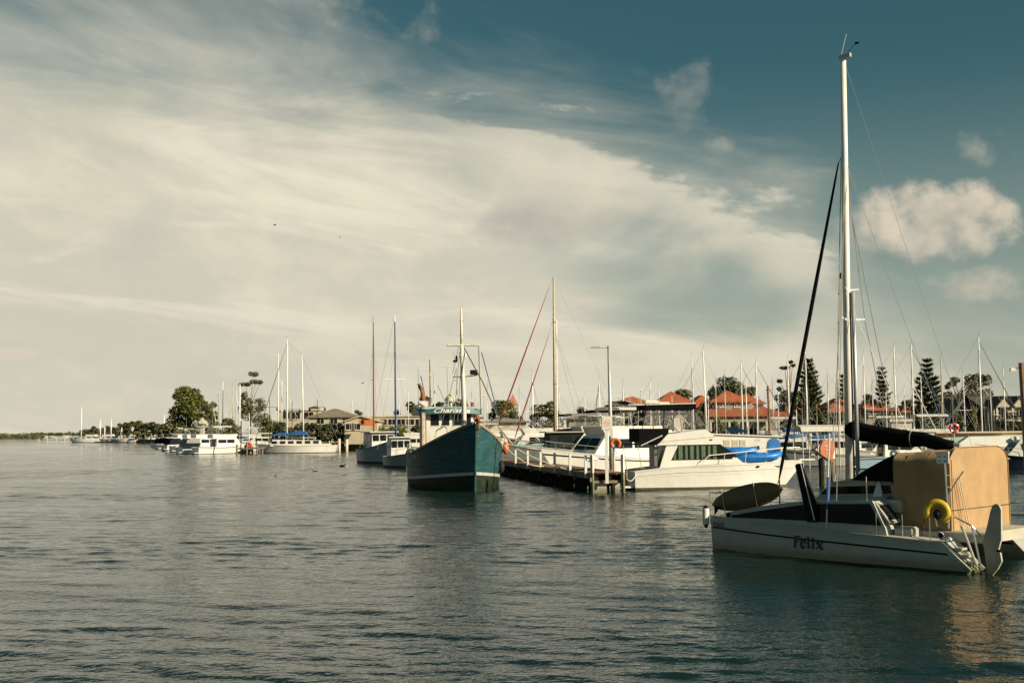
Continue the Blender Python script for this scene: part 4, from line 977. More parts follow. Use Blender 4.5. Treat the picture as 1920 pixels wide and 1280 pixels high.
TEAL = planking('teal_hull_paint', (0.015, 0.058, 0.066), (0.030, 0.092, 0.098), (0.008, 0.026, 0.03))
UNDER = planking('dark_green_underbody', (0.012, 0.019, 0.013), (0.028, 0.036, 0.020), (0.012, 0.014, 0.008), 0.7)
TEALTRIM = mat('teal_trim', (0.055, 0.135, 0.14), 0.5, var=0.12, vs=3)
LETTER = mat('white_lettering', (0.66, 0.64, 0.59), 0.6, var=0.03)

# ------------------------------------------------------------------ the trawler
G = onz(889.5, 922); ca = math.atan2(-0.982, 0.188); cl = 15.0
T_ = thing('fishing_trawler', 'teal timber fishing trawler with white wheelhouse berthed beside the jetty', 'boat', (G.x - 0.188 * (cl / 2 - 0.55), G.y + 0.982 * (cl / 2 - 0.55), 0), ca)
HT = Hull(cl, 5.6, 3.85, 1.95, 2.0, w0=0.72, tm=0.40, n=2.35, flare=0.16, rake=0.55, trake=0.3, sheerp=1.75, full=0.92)
wl_ = lambda t: 0.50 + 0.50 * max(0, (t - 0.4) / 0.6) ** 1.3
def shell(a, b, rows):
    mb = MB(); T = HT.ts(28); ring = []
    for t in T:
        zz = [a(t) + (b(t) - a(t)) * k / rows for k in range(rows + 1)]
        ring.append([HT.pt(t, z, 1) for z in reversed(zz)] + [Vector((HT.pt(t, zz[0], 1).x, 0, zz[0]))] * 0 + [HT.pt(t, z, -1) for z in zz])
    mb.loft(ring, False, False, closed=False); mb.add(ring[0], [tuple(range(len(ring[0])))]); return mb
shell(wl_, HT.zs, 7).build('hull', TEAL, T_, smooth=50)
shell(lambda t: -0.5, lambda t: wl_(t) - .002, 4).build('underbody', UNDER, T_, smooth=50)
HT.deck(0.75, 0.12).build('deck', TIMBER, T_)
LINEW = mat('white_line_paint', (0.42, 0.42, 0.39), 0.6, var=0.15, vs=4, stain=(0.25, 0.10, 0.04), stain_amt=0.6)
for sd_ in (1, -1):
    HT.strip(lambda t: wl_(t) - .07, lambda t: wl_(t) + .10, sd_, 0.012, 0.02, 0.998, 30).build('white_line', LINEW, T_)
    HT.strip(lambda t: HT.zs(t) - .10, lambda t: HT.zs(t) + .03, sd_, 0.05, 0.0, 0.995, 30).build('capping_rail', mat('capping_timber', (0.30, 0.24, 0.16), 0.8, var=0.3, vs=5), T_)
    HT.strip(lambda t: 1.05 + .35 * t, lambda t: 1.17 + .35 * t, sd_, 0.07, 0.05, 0.66, 16).build('rubbing_strake', mat('worn_teal', (0.10, 0.16, 0.15), 0.7, var=0.3, vs=5), T_)
st = MB(); st.tube([HT.pt(0.999, z, 1) + Vector((0.03, 0, 0)) for z in (-.3, 0.6, 1.6, 2.8, 3.75)], [0.07, 0.07, 0.065, 0.06, 0.06], 6); st.build('stem_post', TEAL, T_)
def tl(px, py, ax, v): return loc_on(T_, px, py, ax, v)
# wheelhouse
XF = 0.3
ya, yb = tl(799, 800, 'x', XF).y, tl(893, 800, 'x', XF).y
if ya > yb: ya, yb = yb, ya
zr = tl(845, 764, 'x', XF).z; zw0, zw1 = tl(845, 797.5, 'x', XF).z, tl(845, 777, 'x', XF).z
yc = (ya + yb) / 2; hw = (yb - ya) / 2
wh = MB(); wh.prism([(XF, 1.0), (XF + .12, zw0 - .1), (XF, zr - .25), (XF - 3.6, zr - .25), (XF - 3.6, 1.0)], ya, yb, 'y'); WHs = wh.build('wheelhouse', WHITE2, T_)
wpx = [(808, 823), (829, 842.5), (849, 866), (874, 883)]
for a, b in wpx:
    y0, y1 = tl(a, 787, 'x', XF + .09).y, tl(b, 787, 'x', XF + .09).y
    w = MB(); w.slab([(XF + .125, y0, zw0), (XF + .125, y1, zw0), (XF + .045, y1, zw1), (XF + .045, y0, zw1)], 0.03); wo_ = w.build('window', GLASS, WHs)
    f = MB(); d0 = 0.04 * (1 if y1 > y0 else -1)
    for q in ([(XF + .135, y0 - d0, zw0 - .05), (XF + .135, y1 + d0, zw0 - .05), (XF + .133, y1 + d0, zw0), (XF + .133, y0 - d0, zw0)], [(XF + .055, y0 - d0, zw1), (XF + .055, y1 + d0, zw1), (XF + .05, y1 + d0, zw1 + .05), (XF + .05, y0 - d0, zw1 + .05)]):
        f.slab(q, 0.03)
    f.build('window_frame', WHITE2, wo_)
for sd_, yy in ((1, yb), (-1, ya)):
    for (xa, xb) in ((-0.3, -1.1), (-1.4, -2.2)):
        MB().bb((XF + xa, yy - .002 * sd_, zw0), (XF + xb, yy + .03 * sd_, zw1)).build('window', GLASS, WHs)
# brow with the name
vw = abs(tl(786, 770, 'x', XF + .5).y - tl(905, 770, 'x', XF + .5).y) / 2; vc = (tl(786, 770, 'x', XF + .5).y + tl(905, 770, 'x', XF + .5).y) / 2
zv0, zv1 = tl(845, 774, 'x', XF + .8).z, tl(845, 763.5, 'x', XF + .8).z
def vx(s_): return XF + 0.78 - 0.55 * abs(s_) ** 2.2
out = [(vx(s_ / 10), vc + vw * s_ / 10) for s_ in range(-10, 11)]
ring0 = [(x, y, zv0 - 0.10 * abs((y - vc) / vw) ** 2) for x, y in out] + [(XF - 3.8, vc + vw, zv0 - .1), (XF - 3.8, vc - vw, zv0 - .1)]
ring1 = [(x - .03, y, zv1 - 0.16 * abs((y - vc) / vw) ** 2) for x, y in out] + [(XF - 3.8, vc + vw, zv1 - .16), (XF - 3.8, vc - vw, zv1 - .16)]
BR = MB().loft([ring0, ring1]).build('brow', TEALTRIM, T_)
ta, tb_ = (tl(814, 770, 'x', XF + .75).y - vc) / vw, (tl(882, 770, 'x', XF + .75).y - vc) / vw
def brow_pt(a, b):
    s_ = ta + (tb_ - ta) * a; k = 0.10 + 0.86 * b
    z = (zv0 - .10 * s_ * s_) * (1 - k) + (zv1 - .16 * s_ * s_) * k
    return Vector((vx(s_) - .03 * k + .012, vc + vw * s_, z))
text_on('name_lettering', 'Charisma', brow_pt, LETTER, BR, 0.35, 0.012)
MB().cbox((XF - 1.5, vc, zv1 - .02), (4.0, vw * 1.8, 0.14), 0.05).build('roof', mat('roof_paint', (0.30, 0.36, 0.35), 0.7, var=0.2, vs=2), T_)
# big upright exhaust casing at the corner, rusty stack above
q0, q1 = tl(793, 830, 'x', XF + .35), tl(793, 774, 'x', XF + .35)
MB().tube([(q0.x, q0.y, 1.1), (q1.x, q1.y, q1.z)], 0.155, 12).build('exhaust_casing', mat('tan_pipe', (0.42, 0.34, 0.24), 0.6, var=0.25, vs=4), T_, smooth=30)
q = [tl(p[0], p[1], 'x', -1.2) for p in ((793, 764), (793, 742), (792, 733), (787, 724), (785, 719))]
MB().tube(q, [0.16, 0.15, 0.14, 0.13, 0.13], 10).build('exhaust_stack', RUST, T_, smooth=True)
MB().cbox(tl(793, 757, 'x', -1.2), (0.55, 0.55, 0.35), 0.04).build('stack_base', WHITE2, T_)
# mast and its gear
XM = 3.2
def tm_(px, py): return tl(px, py, 'x', XM)
MST = MB().tube([Vector((XM, tm_(870, 810).y, 1.0)), tm_(870, 760), tm_(867, 690), tm_(865.5, 645)], [0.145, 0.14, 0.12, 0.11], 10).build('mast', WHITE2, T_, smooth=True)
MB().tube([tm_(865.5, 645), tm_(865, 610), tm_(864.5, 578)], [0.085, 0.075, 0.055], 8).build('topmast', mat('rust_streaked_white', (0.68, 0.60, 0.48), 0.6, var=0.1, vs=3, stain=(0.45, 0.17, 0.05), stain_amt=0.9, stain_scale=(1, 1, 1.2)), T_, smooth=True)
MB().tube([tm_(838, 647), tm_(897, 647)], 0.07, 8).build('crosstree', mat('pale_green_spar', (0.46, 0.44, 0.33), 0.6, var=0.2, vs=4), MST)
for p in (602, 628): MB().tube([tm_(862, p), tm_(868, p)], 0.05, 6).build('band', RUST, MST)
MB().tube([tm_(849, 706), tm_(869, 706.5), tm_(895, 703)], 0.035, 6).build('lower_crosstree', RUST, MST)
MB().ell(tm_(868, 667), (0.12, 0.24, 0.24), 10, 6).build('radar_reflector', WHITE2, MST, smooth=True)
def flood(px, py, w, h):
    p = tm_(px, py); MB().cbox(p + Vector((.1, 0, 0)), (0.16, w, h), 0.03).build('floodlight', BLACK, MST)
flood(888, 698, 0.44, 0.28); flood(853, 677, 0.24, 0.14); flood(855.5, 672, 0.12, 0.3)
MB().tube([tl(898, 647, 'x', XM), tl(902, 768, 'x', 0.6)], 0.05, 7).build('mast_strut', WHITE2, T_)
wires(T_, [(tm_(870, 652), tl(905, 716, 'x', 4.6)), (tl(905, 716, 'x', 4.6), tl(938, 790, 'x', 5.6))], 0.035, mat('greased_wire', (0.10, 0.09, 0.07), 0.6))
wires(T_, [(tl(903, 660, 'x', 1.0), tl(932, 770, 'x', 1.4)), (tl(789, 704, 'x', -3), tl(799, 752, 'x', -3))], 0.03, mat('blue_rope', (0.03, 0.07, 0.14), 0.8))
wires(T_, [(tm_(860, 650), tm_(849, 700)), (tm_(856, 690), tl(825, 806, 'x', 3.0)), (tm_(862, 660), tl(850, 800, 'x', 4.2)), (tm_(866, 660), tl(858, 790, 'x', 2.2)), (tl(821, 722, 'x', -1), tl(836, 758, 'x', 0))], 0.018, mat('tarred_wire', (0.16, 0.14, 0.11), 0.7))
for (a, b, x, r_, m_) in (((819, 616), (822, 688), -1.0, 0.014, WHITE2), ((806, 673), (807, 765), -1.5, 0.05, BUFFSPAR), ((814, 700), (815, 765), 0.0, 0.04, WHITE2), ((784, 688), (785, 760), -3, 0.03, GREYSPAR), ((838, 685), (841, 765), -0.5, 0.03, GREYSPAR), ((856, 690), (857, 740), -0.5, 0.025, GREYSPAR), ((851, 658), (852, 675), XM, 0.008, BLACK)):
    MB().tube([tl(*a, 'x', x), tl(*b, 'x', x)], [r_ * .8, r_], 6).build('aerial_pole', m_, T_)
for (a, b) in (((821, 687), (855, 687)), ((816, 715), (858, 713))): MB().tube([tl(*a, 'x', -0.5), tl(*b, 'x', -0.5)], 0.028, 6).build('aerial_bar', WHITE2, T_)
p = tl(844.5, 752, 'x', -1.0); mb = MB(); mb.tube([(p.x, p.y, zv1 - .1), (p.x, p.y, p.z)], 0.10, 8); mb.build('radar_post', CREAM, T_)
MB().loft([[(p.x + .34 * math.cos(a), p.y + .34 * math.sin(a), p.z + dz_) for a in (k * PI / 6 for k in range(12))] for dz_ in (0, .16)] + [[(p.x + .12 * math.cos(a), p.y + .12 * math.sin(a), p.z + .42) for a in (k * PI / 6 for k in range(12))]]).build('radar_dome', CREAM, T_, smooth=40)
p = tl(886, 757, 'x', -1.5); MB().tube([(p.x, p.y, zv1 - .1), (p.x, p.y, p.z + .1)], 0.12, 8).build('roof_vent', RUST, T_)
# foredeck rail in front of the wheelhouse, bow fittings, side rails
MB().tube([tl(815, 820, 'x', 2.6), tl(818, 807, 'x', 2.6), tl(833, 799, 'x', 3.0), tl(838, 803, 'x', 3.4), tl(838, 810, 'x', 3.4)], 0.035, 6).build('companion_rail', STEEL, T_)
bw = HT.pt(0.985, HT.zs(.985)); an = MB()
an.tube([bw + Vector((-.5, -.1, .15)), bw + Vector((.1, -.05, .22)), bw + Vector((.35, 0, .05))], [.09, .10, .08], 7); an.tube([bw + Vector((.05, -.32, .25)), bw + Vector((.12, .25, .30))], .07, 6); an.ell(bw + Vector((-.1, -.1, .38)), (.2, .16, .12)); an.tube([bw + Vector((.25, -.05, .1)), bw + Vector((.35, -.03, -.35))], .06, 6); an.build('bow_roller_and_anchor', RUST, T_)
for k in range(9):
    pp = HT.pt(0.998, HT.zs(1) - .15 - k * 0.12, 1) + Vector((.10 - .01 * k, .09, 0)); MB().torus(pp, 0.045, 0.016, Matrix.Rotation(R(90 * (k % 2)), 4, 'Z') @ Matrix.Rotation(R(90), 4, 'X'), n=8, k=5).build('anchor_chain_link', RUST, T_)
for sd_ in (1, -1):
    rl = MB()
    for k in range(7): HT.stand(rl, 0.57, sd_, 0.10 + 0.066 * k, 0.02)
    rl.build('rail_stanchions', STEEL, T_)
    for hh in (0.30, 0.55): HT.rail(hh, sd_, 0.018, 0.10, 0.50).build('side_rail', STEEL, T_)
for k, t in enumerate((0.30, 0.36, 0.43)):
    c_ = HT.pt(t, HT.zs(t) + .1, -1, -.25); MB().torus((c_.x, c_.y, HT.zs(t) + .10), 0.20, 0.06, Matrix.Rotation(R(60), 4, 'Y'), n=12, k=6).build('coiled_hose', ROPE, T_)
# crab pots / gear aft, tackle blocks
for k in range(5): MB().cbox((-5.5 + k * .7, (-1) ** k * .8, 1.6), (0.6, 1.2, 0.8), .05).build('fish_bin', mat('fish_bin_plastic', (0.35, 0.40, 0.40), 0.6), T_)
for t in (0.50, 0.60, 0.70):   # tyre fenders on the jetty side
    c_ = HT.pt(t, 1.2, 1, 0.10); MB().torus(c_, 0.27, 0.10, Matrix.Rotation(R(90), 4, 'X'), n=16, k=8).build('tyre_fender', BLACKRUBBER, T_, smooth=True)
# registration marks on the bow
GREYL = mat('grey_lettering', (0.30, 0.36, 0.38), 0.7, var=0.1)
def reg_pt(a, b, t0=.60, t1=.54, z0=1.62, zz=.24): t = t0 + (t1 - t0) * a; return HT.pt(t, z0 + .1 + zz * b, -1, 0.012)
text_on('registration_lettering', 'II', reg_pt, GREYL, T_, 0, .01)
# mooring lines to the jetty
def rope(name, label, a, b, sag, r=0.028, m=ROPE, n=10, group=None):
    a = Vector(a); b = Vector(b); pts = [a.lerp(b, k / n) - Vector((0, 0, sag * 4 * (k / n) * (1 - k / n))) for k in range(n + 1)]
    return tag(MB().tube(pts, r, 6).build(name, m), label, 'rope', group)
MWT = mw(T_)
b0 = MWT @ (HT.pt(.86, HT.zs(.86), 1) + Vector((0, 0, .03))); e0 = mw(PIER) @ Vector((loc_on(PIER, 1067, 878, 'y', .1).x, .12, DZ + .04))
rope('mooring_line', 'pale mooring line from the trawler bow to the jetty edge', b0, e0, 0.25)
b1 = MWT @ (HT.pt(.80, HT.zs(.80), 1) + Vector((0, 0, .03))); e1 = mw(PIER) @ Vector((loc_on(PIER, 1020, 874, 'y', .1).x, .12, DZ + .04))
rope('mooring_line', 'slack second mooring line from the trawler to the jetty', b1, e1, 0.45)
c_ = mw(T_) @ HT.pt(.62, 2.3, 1, 0.20); fb = thing('fender_buoy', 'orange fender between the trawler and the jetty post', 'fender', (c_.x, c_.y, c_.z))
MB().ell((0, 0, 0), (.2, .2, .38), 10, 7).build('float', ORANGE, fb, smooth=True); MB().tube([(0, 0, .36), (-.15, 0, .75)], .015).build('cord', ROPE, fb)

# ------------------------------------------------------------------ the catamaran
BOWP = onz(1334, 1029); STP = onz(1815, 1073)
for _ in range(3):
    ax_ = (BOWP - STP); ax_.z = 0; ax_.normalize(); nn = Vector((-ax_.y, ax_.x, 0))   # nn = port, towards the camera
    if nn.y > 0: nn = -nn
    if _ < 2: STP = onz(1815, 1073) - nn * 0.36
CLEN = (BOWP - STP).length; YH = 1.72
F = thing('catamaran', 'white sailing catamaran with tan cockpit tent and black boom cover', 'sailboat', tuple((BOWP + STP) / 2 - nn * YH), math.atan2(ax_.y, ax_.x))
def fl(px, py, ax, v): return loc_on(F, px, py, ax, v)
YO = YH + 0.42
CATW = mat('weathered_gelcoat', (0.36, 0.365, 0.325), 0.38, var=0.07, vs=1.3, stain=(0.36, 0.34, 0.24), stain_amt=0.35, stain_scale=(2.5, 2.5, 0.5), low=((0.17, 0.16, 0.07), 0.34, 0.22, 0.85))
CATD = mat('catamaran_deck', (0.42, 0.385, 0.31), 0.6, var=0.10, vs=2, stain=(0.35, 0.30, 0.2), stain_amt=0.3)
zk = [fl(px, py, 'y', YO).z for px, py in ((1340, 968), (1430, 985), (1550, 1001), (1660, 1011), (1780, 1019))]
print('catamaran', CLEN, [round(z, 2) for z in zk])
HF = Hull(CLEN, 0.90, zk[0], zk[2], zk[4], w0=0.80, tm=0.45, n=2.3, flare=0.12, rake=0.06, trake=-0.62, sheerp=1.1)
HF.zs = lambda t: zk[4] + (zk[0] - zk[4]) * t ** 1.05
def sub(y): 
    return lambda o: setattr(o, 'location', (0, y, 0)) or o
for y_ in (YH, -YH):
    mv = sub(y_)
    hl = mv(HF.skin(0.02, HF.zs, 7, 26).build('hull', CATW, F, smooth=50))
    mv(HF.skin(-0.4, lambda t: 0.018, 2, 26).build('keel', boot((0.03, 0.035, 0.02)), F, smooth=50))
    mv(HF.deck(0.0, 0.0, 26).build('deck', CATD, F))
    for sd_ in (1, -1):
        mv(HF.strip(lambda t: HF.zs(t) - .035, lambda t: HF.zs(t) + .012, sd_, 0.028, 0, .985, 24).build('gunwale', CATW, F))
        z1_ = lambda t: HF.zs(t) * (0.655 - 0.06 * (1 - t))
        mv(HF.strip(lambda t: z1_(t) - .022, lambda t: z1_(t) + .022, sd_, 0.006, 0.02, .99, 24).build('dark_stripe', BLACK, F))
# near hull cabin with its long black window
YC = YH + 0.30
prof = [fl(px, py, 'y', YC) for px, py in ((1358, 975), (1366, 961), (1420, 951), (1482, 942.5), (1530, 939.5), (1636, 939.5), (1660, 990))]
zlow = min(HF.zs(HF.t_at(p.x)) for p in prof) - .05
poly = [(p.x, p.z) for p in prof] + [(prof[-1].x - .05, zlow), (prof[0].x, zlow)]
CB = MB().prism(poly, YH - 0.36, YC, 'y').build('hull_cabin', CATW, F)
wpoly = [fl(px, py, 'y', YC) for px, py in ((1372, 965.5), (1430, 956), (1500, 946.5), (1530, 944.5), (1631, 944), (1653, 985), (1560, 979), (1500, 975), (1430, 971.5), (1374, 970))]
MB().prism([(p.x, p.z) for p in wpoly], YC + .002, YC + .016, 'y').build('long_window', TINT, CB)
p_ = fl(1366, 964.5, 'y', YC); MB().tube([(p_.x, YC, p_.z), (p_.x, YC + .03, p_.z)], 0.07, 12).build('round_port', BLACK, CB)
poly2 = [(x, z) for x, z in poly]
MB().prism(poly2, -YH - 0.30, -YH + .36, 'y').build('hull_cabin', CATW, F)
# roof edge trim
for a, b in zip(prof[1:5], prof[2:6]): MB().tube([(a.x, YC - .01, a.z + .005), (b.x, YC - .01, b.z + .005)], .018, 5).build('roof_trim', CATD, CB)
# aft end of the hull cabin: sloping hatch with frame
ha = [fl(px, py, 'y', YH + .22) for px, py in ((1641, 943), (1668, 981))]; hb = -0.52
def hp(k, y): return Vector((ha[0].x + (ha[1].x - ha[0].x) * k + .0, y, ha[0].z + (ha[1].z - ha[0].z) * k))
MB().slab([hp(0, YH + .24), hp(1, YH + .24), hp(1, YH - .34), hp(0, YH - .34)], .05).build('hatch_frame', CATW, CB)
MB().slab([hp(.14, YH + .16) + Vector((-.035, 0, .02)), hp(.86, YH + .16) + Vector((-.035, 0, .02)), hp(.86, YH - .26) + Vector((-.035, 0, .02)), hp(.14, YH - .26) + Vector((-.035, 0, .02))], .02).build('hatch_window', GLASS, CB)
# bridge deck and centre cabin
xs_ = -CLEN / 2 + 0.85
MB().cbox((0.1 + xs_ / 2, 0, 0.74), (abs(xs_) * 1.0 + 2.2, 2 * YH - .70, 0.24), .04).build('bridge_deck', CATD, F)
YB = 0.95
cp = [fl(px, py, 'y', YB) for px, py in ((1522, 941), (1532, 932), (1556, 906.5), (1600, 902), (1672, 903), (1690, 945))]
cpoly = [(p.x, p.z) for p in cp] + [(cp[-1].x, .86), (cp[0].x, .86)]
CC = MB().prism(cpoly, -YB, YB, 'y').build('centre_cabin', CATD, F)
wq = [fl(px, py, 'y', YB) for px, py in ((1539, 926), (1552, 912.5), (1668, 909), (1672, 924.5))]
MB().prism([(p.x, p.z) for p in wq], YB + .002, YB + .016, 'y').build('cabin_window', TINT, CC)
fw = [Vector((cp[1].x + (cp[2].x - cp[1].x) * k, 0, cp[1].z + (cp[2].z - cp[1].z) * k)) for k in (.2, .85)]
MB().slab([fw[0] + Vector((.02, -.8, .02)), fw[0] + Vector((.02, .8, .02)), fw[1] + Vector((.02, .8, .02)), fw[1] + Vector((.02, -.8, .02))], .02).build('front_window', GLASS, CC)
rb = MB(); z_ = cp[3].z
rb.prism([(cp[2].x, cp[2].z + .004), (cp[3].x, z_ + .004), (cp[4].x, cp[4].z + .004), (cp[4].x, cp[4].z + .07), (cp[3].x, z_ + .08), (cp[2].x - .1, cp[2].z + .05)], -YB - .06, YB + .06, 'y'); rb.build('coachroof', CATW, CC)
# sloping fairing between hull cabin and centre cabin
MB().loft([[(prof[3].x - .2, YH - .36, prof[3].z - .03), (prof[5].x + .1, YH - .36, prof[5].z - .03), (prof[5].x + .1, YB + .02, cp[4].z - .32), (cp[1].x, YB + .02, cp[1].z + .02)], [(prof[3].x - .2, YH - .36, .85), (prof[5].x + .1, YH - .36, .85), (prof[5].x + .1, YB + .02, .85), (cp[1].x, YB + .02, .85)]]).build('fairing', CATD, F)
# cross beams
MB().tube([(CLEN / 2 - .75, -YH, 0.92), (CLEN / 2 - .75, YH, 0.92)], .075, 10).build('fore_beam', ALU, F, smooth=True)
MB().tube([(-CLEN / 2 + .75, -YH + .2, 0.66), (-CLEN / 2 + .75, YH - .2, 0.66)], .075, 10).build('aft_beam', ALU, F, smooth=True)
mb = MB(); x0_, x1_ = cp[0].x + .1, CLEN / 2 - .80
for k in range(15): mb.tube([(x0_ + (x1_ - x0_) * k / 14, -YH + .4, .86), (x0_ + (x1_ - x0_) * k / 14, YH - .4, .86)], .012, 4)
for k in range(13): mb.tube([(x0_, -YH + .4 + (2 * YH - .8) * k / 12, .862), (x1_, -YH + .4 + (2 * YH - .8) * k / 12, .862)], .012, 4)
mb.build('trampoline_net', DARKWIRE, F)
# mast
mb0, mt = fl(1592, 893, 'y', 0), fl(1581, 110, 'y', 0)
mp_ = lambda py: mb0.lerp(mt, (893 - py) / 783.0)
MA = MB().tube([Vector((mb0.x, 0, cp[3].z - .2)), mp_(500), mp_(300), mt], [.10, .098, .09, .075], 12).build('mast', SPAR, F, smooth=True)
MB().cbox(mt + Vector((-.06, 0, .06)), (.34, .10, .12), .02).build('masthead', GREYSPAR, MA)
MB().tube([mt + Vector((.06, 0, .1)), fl(1587, 64, 'y', 0)], .008, 5).build('vhf_aerial', WHITE, MA)
MB().tube([mt + Vector((-.08, 0, .1)), mt + Vector((-.42, .05, .30))], .007, 5).build('wind_vane', BLACK, MA); MB().box(mt + Vector((-.46, .05, .31)), (.12, .01, .06)).build('wind_vane_tail', BLACK, MA)
for py, w in ((604, .62), (549, .34)):
    p = mp_(py)
    for sd_ in (1, -1): MB().tube([p, p + Vector((-.18, sd_ * w, .04))], [.03, .018], 6).build('spreader', SPAR, MA)
MB().cbox(mp_(520) + Vector((.13, 0, 0)), (.1, .1, .16), .02).build('steaming_light', BLACK, MA)
q0, q1 = fl(1609, 893, 'y', .24), fl(1599, 548, 'y', .24)
MB().tube([q0, q1], .055, 9).build('stowed_pole', GREYSPAR, F, smooth=True)
MB().tube([q0 + Vector((.12, 0, -.2)), q1 + Vector((.09, 0, 0))], .022, 6).build('halyard_bundle', DARKWIRE, F)
# furled headsail on the forestay
ja, jb = fl(1461, 897, 'y', 0), fl(1572, 306, 'y', 0)
JB = MB().tube([ja, ja.lerp(jb, .04), ja.lerp(jb, .25), ja.lerp(jb, .60), ja.lerp(jb, .93), jb], [.02, .045, .058, .056, .032, .02], 9).build('furled_headsail', BLACKCLOTH, F, smooth=True)
MB().tube([(ja.x, 0, .92), ja], .02, 6).build('furling_drum', BLACK, F)
wires(F, [(jb, mp_(285)), ((CLEN / 2 - .7, 0, .95), ja)], .012, WIRE, 'forestay')
for k in range(14): MB().torus(ja.lerp(jb, .08 + k * .062), .058, .006, Matrix.Rotation(R(55), 4, 'Y'), n=9, k=4).build('wrap_cord', DARKWIRE, JB)
for sd_ in (1, -1):
    ch = Vector((mb0.x - .75, sd_ * (YH + .2), .95))
    wires(F, [(ch, mp_(345)), (ch + Vector((.25, 0, 0)), mp_(604) + Vector((-.18, sd_ * .62, .04))), (mp_(604) + Vector((-.18, sd_ * .62, .04)), mp_(300))], .011, WIRE, 'shroud')
    if sd_ < 0: wires(F, [((-CLEN / 2 + 1.0, sd_ * YH, .8), mt)], .005, WIRE, 'backstay')
wires(F, [(mp_(300) + Vector((.08, .05, 0)), (mb0.x + .25, .3, 1.9)), (mp_(330) + Vector((.08, -.05, 0)), (mb0.x + .35, -.3, 1.9)), (mp_(280) + Vector((.1, 0, 0)), mp_(800) + Vector((.28, .1, 0)))], .009, ROPE, 'halyard')
# boom in its black cover
ba, bb_ = fl(1588, 806, 'y', 0), fl(1792, 834, 'y', 0)
BO = MB().tube([ba, bb_ + (bb_ - ba).normalized() * .12], .055, 8).build('boom', GREYSPAR, F)
rings = []; prof_b = [(0, .13, .235, .02), (.08, .17, .25, .02), (.3, .17, .235, -.02), (.5, .16, .225, -.02), (.62, .15, .215, -.01), (.72, .13, .19, .03), (.84, .12, .19, -.02), (.93, .10, .17, -.05), (.985, .06, .08, .02)]
rgb = random.Random(2)
for f_, wy, wz, dz_ in prof_b:
    c_ = ba.lerp(bb_, f_) + Vector((0, 0, dz_)); rings.append([c_ + Vector((0, wy * math.cos(a) * rgb.uniform(.9, 1.08), wz * math.sin(a) * rgb.uniform(.93, 1.06))) for a in (2 * PI * k / 12 for k in range(12))])
SC = MB().loft(rings).build('sail_cover', BLACKCLOTH, F, smooth=True)
for f_ in (.1, .62): 
    c_ = ba.lerp(bb_, f_); MB().torus(c_ + Vector((0, 0, .0)), .20, .012, Matrix.Rotation(R(90), 4, 'Y') @ Matrix.Diagonal((1.1, .85, 1, 1)), n=14, k=5).build('cover_strap', GREYCLOTH, SC)
wires(F, [(ba.lerp(bb_, .58) + Vector((0, 0, .22)), mp_(560)), (ba.lerp(bb_, .95), mp_(300))], .006, WIRE, 'topping_lift')
# tan tent over the cockpit
YT = 1.30
cn = fl(1783, 984, 'y', YT); XA = cn.x; cf = fl(1893, 960, 'x', XA); YF = cf.y
zt_n = fl(1783, 866, 'y', YT).z; ztop = fl(1838, 837, 'x', XA).z; xfn = fl(1674, 880, 'y', YT).x; ztf = fl(1674, 863, 'y', YT).z
zbt = 0.80
def arch(x, zsn, ztp, yn, yf, lean=0):
    pts = [(yn, zbt), (yn - .01, (zbt + zsn) / 2), (yn, zsn - .12)]
    rr = min((yn - yf) * .30, (ztp - zsn) * 1.25 + .15)
    for k in range(1, 9):
        a = PI / 2 * k / 8; pts.append((yn - rr + rr * math.cos(a), zsn - .12 + (ztp - zsn + .12) * math.sin(a)))
    for k in range(0, 8):
        a = PI / 2 * (1 - k / 8); pts.append((yf + rr - rr * math.cos(a), zsn - .12 + (ztp - zsn + .12) * math.sin(a)))
    pts += [(yf, zsn - .12), (yf + .01, (zbt + zsn) / 2), (yf, zbt)]
    return [Vector((x, y, z)) for y, z in pts]
nr = 9; rings = []; rgt = random.Random(4)
for k in range(nr):
    f_ = k / (nr - 1); sagz = -.05 * math.sin(PI * ((f_ * 2) % 1)) if 0 < f_ < 1 else 0
    rg = arch(XA + (xfn - XA) * f_, zt_n + (ztf - zt_n) * f_ * .6, ztop + (ztf + .18 - ztop) * f_ + sagz, YT, YF)
    rings.append([v + Vector((0, rgt.uniform(-.012, .012), rgt.uniform(-.012, .012))) for v in rg])
TT = MB().loft(rings, False, False, closed=False).build('cockpit_tent', TAN, F, smooth=40)
# aft panel of the tent with slight belly
ar = rings[0]; cen = Vector((XA - .03, (YT + YF) / 2, (zbt + ztop) / 2)); vs_ = [cen]; fs_ = []
for k_, s_ in enumerate((.5, 1.0)):
    vs_ += [Vector((XA - .03 * (1 - s_), cen.y + (v.y - cen.y) * s_, cen.z + (v.z - cen.z) * s_)) for v in ar]
n_ = len(ar)
for i in range(n_):
    j = (i + 1) % n_; fs_ += [(0, 1 + i, 1 + j), (1 + i, 1 + n_ + i, 1 + n_ + j, 1 + j)]
mbp = MB(); mbp.v = [tuple(v) for v in vs_]; mbp.f = fs_; mbp.build('aft_panel', TAN, TT, smooth=40)
MB().tube([v + Vector((-.012, 0, 0)) for v in ar], .014, 5).build('seam_piping', mat('brown_piping', (0.30, 0.16, 0.06), 0.8, var=0.1), TT)
for k in (3, 6): MB().tube([v * 1.0 + Vector((0, 0, .008)) for v in rings[k][5:-5]], .005, 4).build('roof_seam', mat('brown_piping', (0.30, 0.16, 0.06), 0.8), TT)
zl = fl(1840, 950, 'x', XA).z; MB().tube([(XA - .035, YT, zl), (XA - .035, YF, zl)], .008, 4).build('lashing', DARKWIRE, TT)
y_ = YT - .12; MB().tube([(XA - .014, y_, zbt), (XA - .014, y_, zt_n + .05)], .009, 4).build('zip_seam', mat('brown_piping', (0.30, 0.16, 0.06), 0.8), TT)
